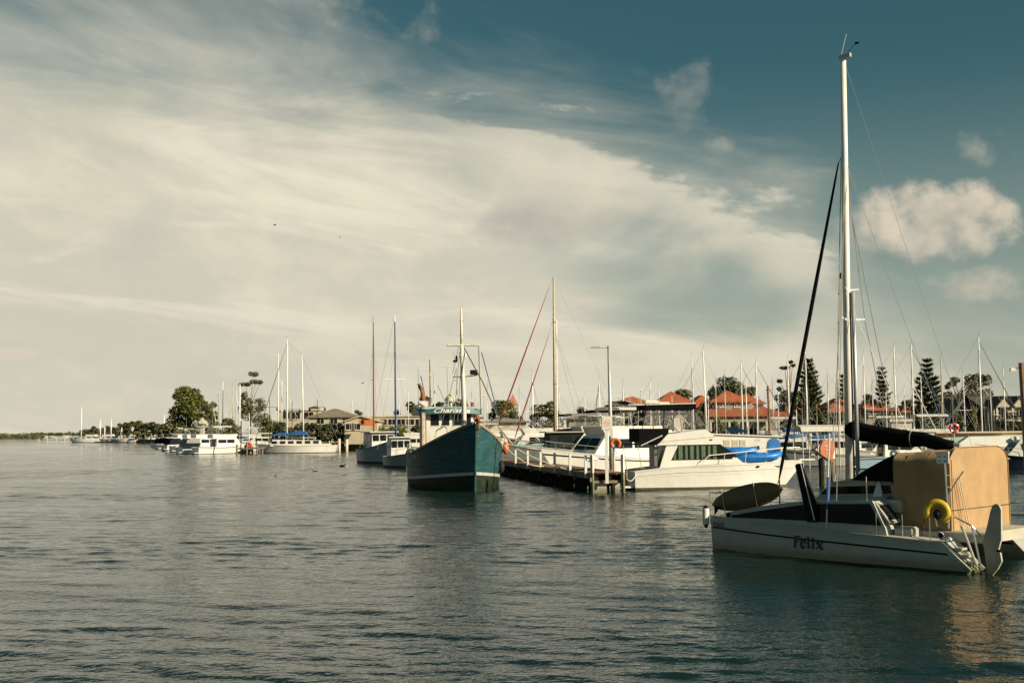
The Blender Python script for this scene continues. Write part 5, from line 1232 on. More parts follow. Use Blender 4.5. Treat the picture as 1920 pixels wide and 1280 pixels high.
# black sprayhood in front of the tent
fr0 = [v * 1.0 for v in rings[-1]]; hoodr = []
hx1 = fl(1612, 893, 'y', .6).x
for k in range(6):
    f_ = k / 5; x = xfn + .02 + (hx1 - xfn) * f_; hs = (1 - f_) ** .75
    hoodr.append([Vector((x, v.y * (1 - .22 * f_), (cp[4].z + .02) + max(v.z - .01 - cp[4].z, 0) * hs)) for v in fr0])
MB().loft(hoodr, True, True, closed=True).build('sprayhood', BLACKCLOTH, F, smooth=40)
# black raised centreboard by the near hull cabin
dp = [fl(px, py, 'y', YC + .05) for px, py in ((1493, 872), (1496, 869), (1503, 868), (1531, 940), (1533, 978), (1516, 978))]
MB().prism([(p.x, p.z) for p in dp], YC + .03, YC + .11, 'y').build('raised_centreboard', BLACK, F)
e0_, e1_ = fl(1501, 868, 'y', YC + .12), fl(1527, 975, 'y', YC + .12); MB().tube([e0_, e1_], .012, 4).build('board_edge', ALU, F)
# white upright by the cabin
a_, b_ = fl(1555, 812, 'y', YO - .1), fl(1549.5, 994, 'y', YO - .1)
MB().tube([a_, b_], .022, 6).build('guard_pole', WHITE, F)
MB().tube([a_.lerp(b_, .45), a_.lerp(b_, .78)], .03, 6).build('pole_sleeve', BLUE, F)
a_, b_ = fl(1624, 893, 'y', YC - .1), fl(1626, 940, 'y', YC - .1); MB().tube([a_, b_], .012, 5).build('stanchion', STEEL, F)
# winch pod, tray, aft lockers
p = fl(1650, 938, 'y', .95); MB().loft([[(p.x - .16, .80, p.z), (p.x + .16, .80, p.z), (p.x + .16, 1.10, p.z), (p.x - .16, 1.10, p.z)], [(p.x - .04, .90, p.z + .5), (p.x + .03, .90, p.z + .5), (p.x + .03, .98, p.z + .5), (p.x - .04, .98, p.z + .5)]]).build('winch_pod', WHITE, F)
p = fl(1676, 946, 'y', 1.36); tr = MB(); tr.cbox((p.x, 1.36, p.z - .02), (.42, .22, .30), .03); tr.build('side_locker', CATW, F)
p = fl(1704, 968, 'y', YH - .2); MB().cbox((p.x, YH - .15, HF.zs(.1) + .12), (.45, .5, .30), .05).build('stern_locker', CATW, F)
# stern: two sugar-scoop flanges and steps
ts_ = HF.pt(0, HF.zs(0)); tw = HF.pt(0, .05)
for s_, nm in ((1, 'transom_flange'), (-1, 'transom_flange')):
    MB().slab([(ts_.x + .02, YH + s_ * (ts_.y - .10), ts_.z), (ts_.x + .02, YH + s_ * ts_.y, ts_.z), (tw.x - .10, YH + s_ * tw.y, .03), (tw.x - .10, YH + s_ * (tw.y - .10), .03)], .07).build(nm, CATW, F)
for k in range(3):
    f_ = .25 + .26 * k; p = ts_.lerp(tw, f_); MB().cbox((p.x - .10, YH, p.z), (.20, .42, .05), .01).build('transom_step', CATW, F)
for y_ in (-.08, .14): MB().tube([(ts_.x + .05, YH + y_, ts_.z + .1), (ts_.x - .05, YH + y_, ts_.z - .05), (tw.x - .16, YH + y_, .06)], .016, 5).build('boarding_ladder_rail', STEEL, F)
p = fl(1763, 1003, 'y', YO - .12); MB().torus((p.x, YO - .14, p.z), .075, .02, Matrix.Rotation(R(75), 4, 'X'), n=14, k=6).build('vent_ring', WHITE, F); MB().tube([(p.x, YO - .16, p.z), (p.x, YO - .14, p.z + .004)], .068, 12).build('vent', BLACK, F)
# mast bracket on poles (outboard lift)
yb_ = YT + .20
pa_, pb_ = fl(1772, 866, 'y', yb_), fl(1779, 990, 'y', yb_)
LP = MB().tube([pa_, pb_], .020, 6).build('equipment_pole', STEEL, F)
p = fl(1768, 858, 'y', yb_); MB().cbox(p, (.30, .05, .26), .01).build('outboard_bracket', ALU, LP)
MB().cbox(p + Vector((0, .03, .13)), (.34, .06, .05), .01).build('bracket_top', WHITE, LP)
for sx, sz_ in ((-.07, .03), (.07, .03), (-.07, -.07), (.07, -.07)): MB().cbox(p + Vector((sx, .028, sz_)), (.07, .012, .022), .003).build('bolt_slot', BLACK, LP)
MB().tube([fl(1779, 985, 'y', yb_ - .05), fl(1780, 925, 'y', yb_ - .05), fl(1792, 903, 'y', yb_ - .05), fl(1806, 883, 'y', yb_ - .05)], .018, 6).build('bent_rail', STEEL, F)
for py in (890, 912, 934): MB().tube([fl(1774, py, 'y', yb_), fl(1781, py + 1, 'y', yb_ - .15)], .012, 5).build('ladder_rung', STEEL, F)
for dx_ in (0, 4): wires(F, [(fl(1795 + dx_, 893, 'x', XA - .10), fl(1815 + dx_, 990, 'x', XA - .16))], .012, ROPE, 'tiller_rope')
# rudder linkage and rudder
RP = onz(1864, 1073); rl_ = mw(F).inverted() @ RP; YR = rl_.y
rpoly = [fl(px, py, 'y', YR) for px, py in ((1862, 947), (1868, 943.5), (1874, 946), (1878, 955), (1878.5, 1010), (1873, 1030), (1877, 1038), (1879, 1052), (1872, 1066), (1860, 1080), (1853, 1080), (1848, 1040), (1845, 1012), (1852, 985), (1858, 958))]
RD = MB().prism([(p.x, p.z) for p in rpoly], YR - .035, YR + .035, 'y').build('rudder', mat('rudder_paint', (0.40, 0.36, 0.28), 0.5, var=0.1, vs=3, low=((0.3, 0.24, 0.12), 0.4, 0.3, .7)), F)
MB().tube([fl(1787, 967, 'y', yb_), fl(1822, 985, 'y', YR + .2), fl(1836, 1000, 'y', YR + .1), fl(1850, 1038, 'y', YR)], .022, 6).build('rudder_linkage', STEEL, F)
MB().tube([fl(1822, 985, 'y', YR + .2), fl(1840, 1068, 'y', YR + .15)], .025, 6).build('rudder_stock', STEEL, F)
MB().tube([fl(1803, 985, 'y', YR + .3), fl(1832, 1062, 'y', YR + .25)], .03, 6).build('rudder_guard', CATW, F)
p = fl(1874, 1032, 'y', YR); MB().cbox((p.x, YR, p.z), (.10, .09, .05), .01).build('rudder_pin', BLACK, RD)
# bow rail
br = MB(); bx = CLEN / 2
for xx in (bx - .05, bx - .55, bx - 1.35, bx - 2.1): br.tube([(xx, YH + .1, .9), (xx, YH + .1, 1.58)], .014, 5)
br.tube([(bx - .05, YH + .1, 1.58), (bx - 2.1, YH + .1, 1.58)], .014, 5); br.tube([(bx - .05, YH + .1, 1.3), (bx - .05, YH - .3, 1.3)], .012, 5); br.tube([(bx - .05, YH + .1, 1.58), (bx - .02, YH - .35, 1.58), (bx - .55, YH - .35, 1.58)], .014, 5); br.build('bow_rail', STEEL, F)
MB().tube([(bx - .12, YH + .14, HF.zs(.97) + .02), (bx - .10, YH + .16, HF.zs(.97) - .2), (bx - .22, YH + .22, .72)], .012, 5).build('bow_line', DARKWIRE, F)
# lettering
def side_pt(x, z, off=.012):
    t = HF.t_at(x); lo, hi = 0.0, 1.0
    for _ in range(26):
        mid = (lo + hi) / 2
        if HF.pt(mid, z).x < x: lo = mid
        else: hi = mid
    v = HF.pt(lo, z, 1, off); return Vector((v.x, v.y + YH, v.z))
fa, fb_ = fl(1487, 1014, 'y', YO), fl(1546, 1022, 'y', YO); fz0, fz1 = fl(1515, 1027, 'y', YO).z, fl(1515, 1005, 'y', YO).z
NL = mat('dark_lettering', (0.012, 0.012, 0.016), 0.5, var=0.0)
def glyph(mb, segs, x0, w):
    """fat italic serif letter out of straight strokes: (x0,y0,x1,y1,width)"""
    for (a0, b0, a1, b1, t) in segs:
        d_ = Vector((a1 - a0, b1 - b0)); d_ = d_ / d_.length; nrm = Vector((-d_.y, d_.x)) * t * 0.62
        q = [(a0 - nrm.x, b0 - nrm.y), (a1 - nrm.x, b1 - nrm.y), (a1 + nrm.x, b1 + nrm.y), (a0 + nrm.x, b0 + nrm.y)]
        nseg = 1; vs2 = []
        for (gx_, gy_) in q:
            gxx = x0 + w * (gx_ + 0.16 * gy_); vs2.append(side_pt(fa.x + (fb_.x - fa.x) * gxx, fz0 + (fz1 - fz0) * gy_, .014 + .0004 * len(mb.f)))
        mb.add(vs2, [(0, 1, 2, 3)])
def arcs(cx, cy, rx, ry, a0, a1, t0, t1, n=12):
    out = []; 
    for k in range(n):
        u0, u1 = R(a0 + (a1 - a0) * k / n), R(a0 + (a1 - a0) * (k + 1.15) / n); f_ = (k + .5) / n
        out.append((cx + rx * math.cos(u0), cy + ry * math.sin(u0), cx + rx * math.cos(u1), cy + ry * math.sin(u1), t0 + (t1 - t0) * math.sin(PI * f_)))
    return out
letters = [
    ([(.28, .02, .28, .98, .26), (.02, .03, .56, .03, .07), (.02, .965, .92, .965, .08), (.90, .72, .90, 1.0, .07), (.3, .53, .72, .53, .07), (.70, .40, .70, .66, .06)], 0.00, .245),
    (arcs(.5, .34, .36, .31, 5, 330, .10, .26) + [(.2, .36, .84, .36, .07)], 0.225, .225),
    ([(.5, .02, .5, .98, .52), (.1, .03, .95, .03, .07), (.05, .96, .6, .96, .07)], 0.455, .115),
    ([(.5, .02, .5, .64, .52), (.1, .03, .95, .03, .07), (.05, .62, .6, .62, .07), (.30, .87, .74, .87, .17)], 0.60, .115),
    ([(.12, .65, .82, .02, .25), (.86, .64, .12, .03, .10), (-.02, .03, .35, .03, .07), (.60, .03, 1.02, .03, .07), (-.02, .645, .42, .645, .07), (.66, .645, 1.04, .645, .07)], 0.73, .26)]
for segs, x0, w in letters:
    mb = MB(); glyph(mb, segs, x0, w); mb.build('name_letter', NL, F)
ra, rb_ = fl(1332, 985, 'y', YH + .15), fl(1352.5, 987, 'y', YH + .3); rz0, rz1 = fl(1342, 991, 'y', YH + .2).z, fl(1342, 979, 'y', YH + .2).z
text_on('registration_lettering', 'TX676', lambda a, b: side_pt(ra.x - .02 + (rb_.x - ra.x) * a, rz0 + (rz1 - rz0) * b), NL, F, 0, .012)
# ---- things that belong to nobody else: surfboard, fender, lifebuoy
sb = [fl(px, py, 'y', YH + .16) for px, py in ((1335, 946), (1468, 916))]
L_s = (sb[0] - sb[1]).length; SBT = thing('surfboard', 'brown longboard lashed on edge to the catamaran bow rail', 'surfboard', tuple(mw(F) @ ((sb[0] + sb[1]) / 2)), 0)
ux = (sb[1] - sb[0]).normalized(); upv = Vector((-ux.z, 0, ux.x)); 
if upv.z < 0: upv = -upv
rings = []; W3 = mw(F).to_3x3()
for k in range(17):
    f_ = -1 + 2 * k / 16; hwid = .33 * max(1 - abs(f_) ** (2.6 if f_ > 0 else 2.0), 0.004) ** .6; th = .045 * max(1 - f_ ** 4, .1)
    c_ = ux * (f_ * L_s / 2); rings.append([W3 @ (c_ + upv * (hwid * math.cos(a)) + Vector((0, th * math.sin(a), 0))) for a in (2 * PI * j / 10 for j in range(10))])
BOARD = mat('old_board_varnish', (0.095, 0.058, 0.013), 0.45, var=0.25, vs=2.0, stain=(0.06, 0.035, 0.01), stain_amt=0.7, stain_scale=(0.5, 0.5, 2.5))
MB().loft(rings).build('board', BOARD, SBT, smooth=True)
for f_ in (-.62, .28):
    c_ = ux * (f_ * L_s / 2); MB().tube([W3 @ (c_ + upv * .36 + Vector((0, .05, 0))), W3 @ (c_ + upv * .0 + Vector((0, .062, 0))), W3 @ (c_ - upv * .36 + Vector((0.02, .05, 0)))], .012, 5).build('lashing', ROPE, SBT)
MB().slab([W3 @ (ux * (-.95 * L_s / 2) + upv * q_[0] + ux * q_[1] + Vector((0, .05, 0))) for q_ in ((-.05, .05), (-.30, .0), (-.1, .25))], .02).build('fin', BLACK, SBT)
fp = mw(F) @ Vector((CLEN / 2 + .16, YH + .05, 0)); fz = z_of(1323.5, 967, fp.y); ff = atY(1323.5, 967, fp.y)
FE = thing('boat_fender', 'white cylindrical fender hanging off the catamaran bow', 'fender', (ff.x, ff.y, fz))
MB().tube([(0, 0, -.26), (0, 0, -.22), (0, 0, .20), (0, 0, .25)], [.05, .095, .095, .05], 12).build('body', mat('fender_vinyl', (0.62, 0.63, 0.56), 0.5, var=0.12), FE, smooth=40)
MB().tube([(0, 0, .22), (0, 0, .27), (0, 0, .30)], [.082, .06, .025], 10).build('cap', NAVY, FE); MB().tube([(0, 0, -.225), (0, 0, -.28), (0, 0, -.33)], [.082, .055, .02], 10).build('cap', NAVY, FE)
tp_ = mw(F) @ Vector((CLEN / 2 - .03, YH + .05, 1.3)); MB().tube([(0, 0, .3), (0.01, 0, .45), tuple(tp_ - Vector((ff.x, ff.y, fz)))], .009, 5).build('cord', DARKWIRE, FE)
hc_ = mw(F) @ fl(1757, 960, 'y', YH - .12)
HB = thing('lifebuoy', 'yellow horseshoe lifebuoy on the catamaran stern', 'lifebuoy', tuple(hc_), math.atan2(ax_.y, ax_.x) + R(18))
MB().torus((0, 0, 0), .235, .088, Matrix.Rotation(R(90), 4, 'X') @ Matrix.Diagonal((1, 1, .8, 1)), R(-30), R(236), 24, 9).build('horseshoe', YELLOW, HB, smooth=True)
MB().tube([(0.05, .03, -.1), (0.0, .0, -.34)], .018).build('bracket', STEEL, HB); MB().ell((0.0, 0, -.05), (.09, .09, .13)).build('rescue_light', BLACK, HB); MB().tube([(.22, 0, .1), (.3, -.02, -.2), (.42, -.02, -.42), (.2, -.02, -.46), (-.1, 0, -.38)], .014).build('line', DARKWIRE, HB)

# small deck gear: stanchions with wires, cleats and winches, a coiled line
gst = MB()
for xx in (-2.9, -2.2, -1.5): gst.tube([(xx, YO - .1, HF.zs(HF.t_at(xx))), (xx, YO - .1, HF.zs(HF.t_at(xx)) + .55)], .011, 5)
gst.build('stern_stanchions', STEEL, F)
for xx in (-3.2, -1.2, 1.8, 3.2): MB().tube([(xx - .09, YO - .16, HF.zs(HF.t_at(xx)) + .05), (xx + .09, YO - .16, HF.zs(HF.t_at(xx)) + .05)], .014, 6).build('cleat', ALU, F)
for xx, yy in ((cp[4].x + .3, .75), (cp[4].x + .3, -.75)): MB().tube([(xx, yy, cp[4].z + .07), (xx, yy, cp[4].z + .20)], [.07, .055], 10).build('winch', STEEL, F)
MB().torus((cp[3].x - .3, .2, cp[3].z + .11), .16, .022, n=16, k=5).build('coiled_line', ROPE, F)

# ------------------------------------------------------------------ flybridge cruiser beside the jetty
gc = onz(1347, 917); KR = thing('flybridge_cruiser', 'white flybridge cruiser with green curtained cabin windows and black bimini', 'motorboat', (gc.x, gc.y + 1.7, 0), R(5.5))
def kl(px, py, ax, v): return loc_on(KR, px, py, ax, v)
KB = 1.68; xs0 = kl(1193, 900, 'y', -KB).x; xb0 = kl(1512, 862, 'y', -0.3).x; KL = xb0 - xs0
HK = Hull(KL, 2 * KB, kl(1505, 862, 'y', -.3).z, kl(1330, 872, 'y', -KB).z, kl(1194, 884, 'y', -KB).z, w0=0.92, tm=0.45, n=2.5, flare=0.30, rake=1.25, trake=0.05, sheerp=1.35)
KR.location = KR.location + mw(KR).to_3x3() @ Vector(((xs0 + xb0) / 2, 0, 0))
make_hull(HK, KR, WHITE, bootc=(0.10, 0.085, 0.05), bz=0.14)
HK.strip(lambda t: HK.zs(t) * .72, lambda t: HK.zs(t) * .72 + .035, -1, .02, 0, .97).build('spray_line', mat('beige_trim', (0.50, 0.45, 0.36), 0.5, var=.1), KR)
HK.strip(lambda t: HK.zs(t) * .60, lambda t: HK.zs(t) * .60 + .012, -1, .008, 0.05, .9).build('crease', mat('beige_trim', (0.50, 0.45, 0.36), 0.5), KR)
YS = -1.32
def kp(l, y=YS): return [(lambda p: (p.x, p.z))(kl(px, py, 'y', y)) for px, py in l]
zdk = HK.zm - .1
cab = kp(((1236, 880), (1250, 834), (1348, 829), (1392, 866)))
poly = cab + [(cab[-1][0], zdk), (cab[0][0], zdk)]
KC = MB().prism(poly, YS, -YS, 'y').build('cabin', WHITE, KR)
wn = kp(((1259, 862.5), (1272, 834.5), (1345, 831.5), (1377, 855), (1372, 860)))
def scale_poly(p, f):
    cx = sum(a for a, b in p) / len(p); cz = sum(b for a, b in p) / len(p); return [(cx + (a - cx) * f, cz + (b - cz) * f) for a, b in p]
for sy in (1, -1):
    y0, y1 = sy * (abs(YS) + .002), sy * (abs(YS) + .02)
    W_ = MB().prism(wn, y0, y1, 'y').build('side_window', GLASS, KC)
    if sy < 0:
        xa, xb = wn[0][0] + .12, wn[2][0] - .05; n = 34; pts = []
        for k in range(n + 1):
            x = xa + (xb - xa) * k / n
            if k % 9 in (3, 8) and k not in (0, n): pts.append(None); continue
            zt = wn[1][1] - .03 if x > wn[1][0] else wn[0][1] + (wn[1][1] - wn[0][1]) * (x - wn[0][0]) / (wn[1][0] - wn[0][0]) - .05
            pts.append((x, zt, y1 - .006 * (1 if k % 2 else 2.2)))
        run = []
        def flush(run):
            if len(run) > 1:
                mb = MB(); mb.loft([[(x, y - .004, wn[0][1] + .05), (x, y - .004, z)] for x, z, y in run], False, False, closed=False); mb.build('curtain', GREENGLASS, W_)
        for p in pts:
            if p is None: flush(run); run = []
            else: run.append(p)
        flush(run)
    MB().prism(kp(((1346, 833), (1350, 832), (1384, 856), (1379, 857))), y0, y1 + sy * .01, 'y').build('window_pillar', GLASS, KC)
# windscreen
a_, b_ = cab[2], cab[3]
MB().slab([(a_[0] + .10, YS * .9, a_[1] - .10), (a_[0] + .10, -YS * .9, a_[1] - .10), (b_[0] - .35, -YS * .9, b_[1] + .32), (b_[0] - .35, YS * .9, b_[1] + .32)], .05).build('windscreen', GLASS, KC)
# foredeck trunk
tr = kp(((1376, 857), (1380, 851), (1440, 850), (1468, 858)), -.9); MB().prism(tr + [(tr[-1][0], zdk), (tr[0][0], zdk)], -.9, .9, 'y').build('foredeck_trunk', WHITE, KR)
# aft bulkhead with dark green door
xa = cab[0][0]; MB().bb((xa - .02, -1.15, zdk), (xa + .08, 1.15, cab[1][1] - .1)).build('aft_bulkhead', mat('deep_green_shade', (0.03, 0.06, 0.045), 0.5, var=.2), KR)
MB().bb((xa - .05, -1.15, zdk + .05), (xa - .022, -.35, cab[1][1] - .25)).build('cabin_door', GLASS, KR)
# flybridge deck and coaming
fd = kp(((1232, 834.5), (1236, 828), (1246, 815), (1322, 804.5), (1336, 813.5), (1348, 829), (1346, 832.5)), -1.40)
FB = MB().prism(fd, -1.40, 1.40, 'y').build('flybridge', WHITE, KR)
MB().prism(kp(((1242, 826.5), (1338, 817.5), (1339, 819), (1242, 828)), -1.40), -1.42, -1.405, 'y').build('coaming_line', mat('beige_trim', (0.50, 0.45, 0.36), 0.5), FB)
MB().cbox((kl(1333, 824, 'y', -1.4).x, -1.42, kl(1333, 824, 'y', -1.4).z), (.14, .03, .06), .01).build('navigation_light', BLACK, FB)
# black weather cloth at the aft end of the flybridge, cockpit awning
bc = kp(((1199, 803), (1254, 803), (1253, 812), (1236, 831), (1199, 829)), -1.42); MB().prism(bc, -1.46, -1.42, 'y').build('weather_cloth', BLACKCLOTH, KR)
MB().prism(bc, 1.42, 1.46, 'y').build('weather_cloth', BLACKCLOTH, KR)
MB().bb((bc[0][0] - .03, -1.46, bc[4][1]), (bc[0][0] + .0, 1.46, bc[0][1])).build('weather_cloth', BLACKCLOTH, KR)
aw = [kl(1163, 834, 'y', -1.3), kl(1235, 831, 'y', -1.3)]; MB().slab([(aw[0].x, -1.3, aw[0].z), (aw[1].x, -1.3, aw[1].z), (aw[1].x, 1.3, aw[1].z), (aw[0].x, 1.3, aw[0].z)], .03).build('cockpit_awning', BLACKCLOTH, KR)
MB().tube([kl(1202, 835, 'y', -1.5), kl(1242, 816, 'y', -1.5)], .03, 6).build('awning_strut', WHITE, KR)
for px in (1168, 1196): MB().tube([kl(px, 834, 'y', -1.35), kl(px + 8, 884, 'y', -1.35)], .018, 5).build('awning_pole', STEEL, KR)
# bimini
b0, b1 = kl(1211, 768, 'y', -1.25), kl(1304.5, 768, 'y', -1.25); zt = kl(1260, 757.5, 'y', -1.25).z; zb = b0.z
prof = []
for k in range(13):
    y = -1.28 + 2.56 * k / 12; prof.append((y, zt + .03 - .10 * (y / 1.28) ** 4))
low = [(y * .985, z - .06 if abs(y) < 1.15 else zb) for y, z in reversed(prof)]
MB().prism(prof + low, b0.x, b1.x, 'x').build('bimini', BLACKCLOTH, KR)
for x in (b0.x, b1.x): MB().bb((x - .02, -1.27, zb), (x + .02, 1.27, zt)).build('bimini_valance', BLACKCLOTH, KR)
MB().tube([kl(1194, 759, 'y', -1.2), kl(1304, 756, 'y', -1.2)], .028, 6).build('bimini_rail', WHITE, KR)
MB().tube([(b0.x - .5, 1.2, zt + .04), (b1.x, 1.2, zt + .04)], .028, 6).build('bimini_rail', WHITE, KR)
MB().cbox((b0.x + .5, -.3, zt + .16), (.75, .7, .18), .05).build('radar', WHITE, KR); MB().cbox((b0.x + 1.3, .1, zt + .10), (.6, .6, .10), .04).build('satellite_dome', WHITE, KR)
zc = kl(1260, 804, 'y', -1.3).z
for sy in (1, -1):
    y = sy * 1.27
    q = [kl(1211, 770, 'y', -1.27), kl(1303, 770, 'y', -1.27), kl(1323, 797, 'y', -1.27), kl(1252, 806, 'y', -1.27), kl(1205, 802, 'y', -1.27)]
    if sy < 0: MB().slab([(p.x, y, p.z) for p in q], .012).build('clear_curtain', CLEAR, KR)
    fr = MB()
    for (a, b) in (((1211, 769), (1204, 803)), ((1246, 769), (1243, 808)), ((1302, 769), (1307, 806)), ((1304, 769), (1325, 797))):
        p, r_ = kl(*a, 'y', -1.28), kl(*b, 'y', -1.28); fr.tube([(p.x, y * 1.01, p.z), (r_.x, y * 1.01, r_.z)], .020, 5)
    p, r_, t__ = kl(1255, 772, 'y', -1.2), kl(1290, 799, 'y', -1.2), kl(1292, 772, 'y', -1.2)
    fr.build('curtain_edge', BLACK, KR)
    MB().tube([kl(1272, 775, 'y', -1.2).lerp(kl(1293, 797, 'y', -1.2), 0) * 1.0 if sy < 0 else Vector((p.x, 1.2, p.z)), kl(1293, 797, 'y', -1.2) if sy < 0 else Vector((r_.x, 1.2, r_.z))], .022, 5).build('bimini_brace', WHITE, KR)
p0, p1 = kl(1303, 770, 'y', 0), kl(1324, 797, 'y', 0)
MB().slab([(p0.x, -1.25, p0.z), (p0.x, 1.25, p0.z), (p1.x, 1.2, p1.z), (p1.x, -1.2, p1.z)], .012).build('clear_curtain', CLEAR, KR)
for y in (-.45, .45): MB().cbox((kl(1270, 806, 'y', y).x, y, zc + .25), (.5, .55, .75), .08).build('helm_seat', WHITECLOTH, KR)
MB().torus((kl(1290, 800, 'y', -.4).x, -.4, zc + .45), .18, .014, Matrix.Rotation(R(60), 4, 'Y'), n=14, k=5).build('steering_wheel', BLACK, KR)
# whips
for (a, b, y) in (((1295, 672), (1300, 757), -.9), ((1222, 715), (1222, 760), .8), ((1315, 660), (1328, 800), .6)):
    pass
wa = MB(); wa.tube([kl(1300, 757, 'y', -.9), kl(1301, 699, 'y', -.9)], [.018, .008], 5); wa.build('whip_antenna', WHITE, KR)
# rails
rs = MB(); pts = [kl(*p, 'y', y) for p, y in (((1322, 861), -1.55), ((1329, 853.5), -1.55), ((1350, 851.5), -1.5), ((1400, 846), -1.35), ((1460, 840), -.75), ((1500, 838), -.12))]
rs.tube(pts, .03, 6); rs.tube([(p.x, -p.y, p.z) for p in pts], .03, 6)
for f_ in (.42, .55, .68, .80, .9):
    z = HK.zs(f_); a = HK.pt(f_, z, -1, -.1); i = min(range(len(pts)), key=lambda k: abs(pts[k].x - a.x)); z2 = pts[i].z
    x = a.x; 
    for k in range(len(pts) - 1):
        if pts[k].x <= x <= pts[k + 1].x: z2 = pts[k].z + (pts[k + 1].z - pts[k].z) * (x - pts[k].x) / (pts[k + 1].x - pts[k].x)
    rs.tube([(x, a.y, z - .05), (x + .1, a.y + .06, z2)], .018, 5); rs.tube([(x, -a.y, z - .05), (x + .1, -a.y - .06, z2)], .018, 5)
rs.build('bow_rail', WHITE, KR)
MB().cbox((KL / 2 + .1, 0, HK.zb + .02), (.9, .35, .08), .02).build('bowsprit', WHITE, KR)
t_p = HK.t_at(kl(1441, 874, 'y', -1.2).x); pq = HK.pt(t_p, kl(1441, 874, 'y', -1.2).z, -1, .004); MB().ell(pq, (.17, .03, .075), 14, 6).build('porthole', GLASS, KR)
sl = HK.pt(HK.t_at(kl(1292, 885, 'y', -KB).x), kl(1292, 885, 'y', -KB).z, -1, .01); MB().box(sl, (.5, .02, .05)).build('engine_vent', mat('beige_trim', (0.50, 0.45, 0.36), 0.5), KR)
def kreg(a, b): 
    p = HK.pt(.895 + .025 * a, 1.02 + .08 * b, -1, .012); return p
text_on('registration_lettering', 'IIII', kreg, GREYL, KR, 0.2)
MB().tube([kl(1194, 884, 'y', -1.55), kl(1195, 877, 'y', -1.55), kl(1209, 877, 'y', -1.55), kl(1210, 884, 'y', -1.55)], .022, 6).build('stern_rail', STEEL, KR)
MB().cbox((-KL / 2 - .35, 0, .18), (.75, 2.6, .10), .03).build('swim_platform', WHITE, KR)
rope('mooring_line', 'white mooring line sagging from the cruiser stern to the jetty pile', mw(KR) @ Vector((-KL / 2 + .1, -1.4, 1.0)), mw(PIER) @ Vector((-.12, -PW_ + .2, DZ + .1)), .5, .022, POSTWHITE)
# blue kayak and blue boards on the foredeck
def kayak(px0, px1, py, y, half, hgt, label, name='kayak'):
    a, b = kl(px0, py, 'y', y), kl(px1, py, 'y', y); L__ = b.x - a.x; c = mw(KR) @ ((a + b) / 2)
    o = thing(name, label, 'kayak', (c.x, c.y, c.z), KR.rotation_euler.z); rings = []
    for k in range(15):
        f_ = -1 + 2 * k / 14; w = half * max(1 - abs(f_) ** 3.6, .06); lift = .16 * f_ * f_
        rings.append([(f_ * L__ / 2, w * math.cos(q), lift + hgt * (.55 + .45 * (1 - f_ * f_)) * math.sin(q) * (1.0 if math.sin(q) < 0 else .55)) for q in (2 * PI * j / 12 for j in range(12))])
    MB().loft(rings).build('hull', BLUEPLASTIC, o, smooth=True)
    MB().torus((0, 0, hgt * .52), .3, .035, Matrix.Diagonal((1.5, .75, 1, 1)), n=18, k=6).build('cockpit_rim', BLUEPLASTIC, o)
    for s_ in (-1, 1): MB().tube([(s_ * L__ * .30, -half * .8, .05), (s_ * L__ * .30, 0, hgt * .58), (s_ * L__ * .30, half * .8, .05)], .012, 5).build('deck_line', BLACK, o)
    for k in range(3): MB().tube([(-L__ * .36, -half * .93 + .03 * k, -.05 - .06 * k), (0, -half * 1.005 + .03 * k, -.06 - .06 * k), (L__ * .36, -half * .93 + .03 * k, -.05 - .06 * k)], .01, 4).build('moulded_rib', BLUEPLASTIC, o)
    return o
kayak(1368, 1468, 856, -.70, .45, .42, 'long blue kayak lying behind the cruiser foredeck rail')
kayak(1350, 1424, 844, .15, .40, .30, 'blue kayak on the cabin front of the white cruiser, partly hidden')
p = kl(1450, 835, 'y', -.35); pc = mw(KR) @ p
UB = thing('paddle_board', 'upright blue board end with rounded top on the cruiser bow', 'board', (pc.x, pc.y, pc.z), KR.rotation_euler.z)
bp = [(-.38, -.75), (.36, -.72), (.40, -.1), (.36, .22), (.22, .38), (0, .42), (-.2, .36), (-.34, .2), (-.40, -.1)]
MB().prism(bp, -.07, .07, 'y').build('board', BLUEPLASTIC, UB)
MB().prism([(a * .8, b * .8) for a, b in bp], -.085, -.071, 'y').build('deck_pad', mat('blue_pad', (0.016, 0.12, 0.36), 0.7, var=.2), UB)

# ------------------------------------------------------------------ boats moored across the basin
# houseboat behind the cruiser
g = onz(1395, 880); HBt = thing('houseboat', 'long white houseboat with square side windows and roof solar panel', 'boat', (g.x, g.y + 1.8, 0), R(3))
def hbl(px, py, y=-1.8): return loc_on(HBt, px, py, 'y', y)
x0, x1 = hbl(1338, 840).x, hbl(1461, 840).x; z0, zr0, zr1 = .35, hbl(1340, 812).z, hbl(1460, 817).z
for s_ in (1, -1): MB().cbox(((x0 + x1) / 2, s_ * 1.3, .2), (x1 - x0 + 1.2, .9, .8), .1).build('pontoon', ALU, HBt)
MB().cbox(((x0 + x1) / 2, 0, .66), (x1 - x0 + 1.0, 3.7, .14), .03).build('deck', WHITE, HBt)
HBc = MB().prism([(x0, .74), (x1, .74), (x1, zr1 - .1), (x0, zr0 - .1)], -1.8, 1.8, 'y').build('cabin', WHITE, HBt)
MB().prism([(x0 - .3, zr0 - .097), (x1 + .3, zr1 - .097), (x1 + .3, zr1), (x0 - .3, zr0)], -1.95, 1.95, 'y').build('roof', WHITE, HBt)
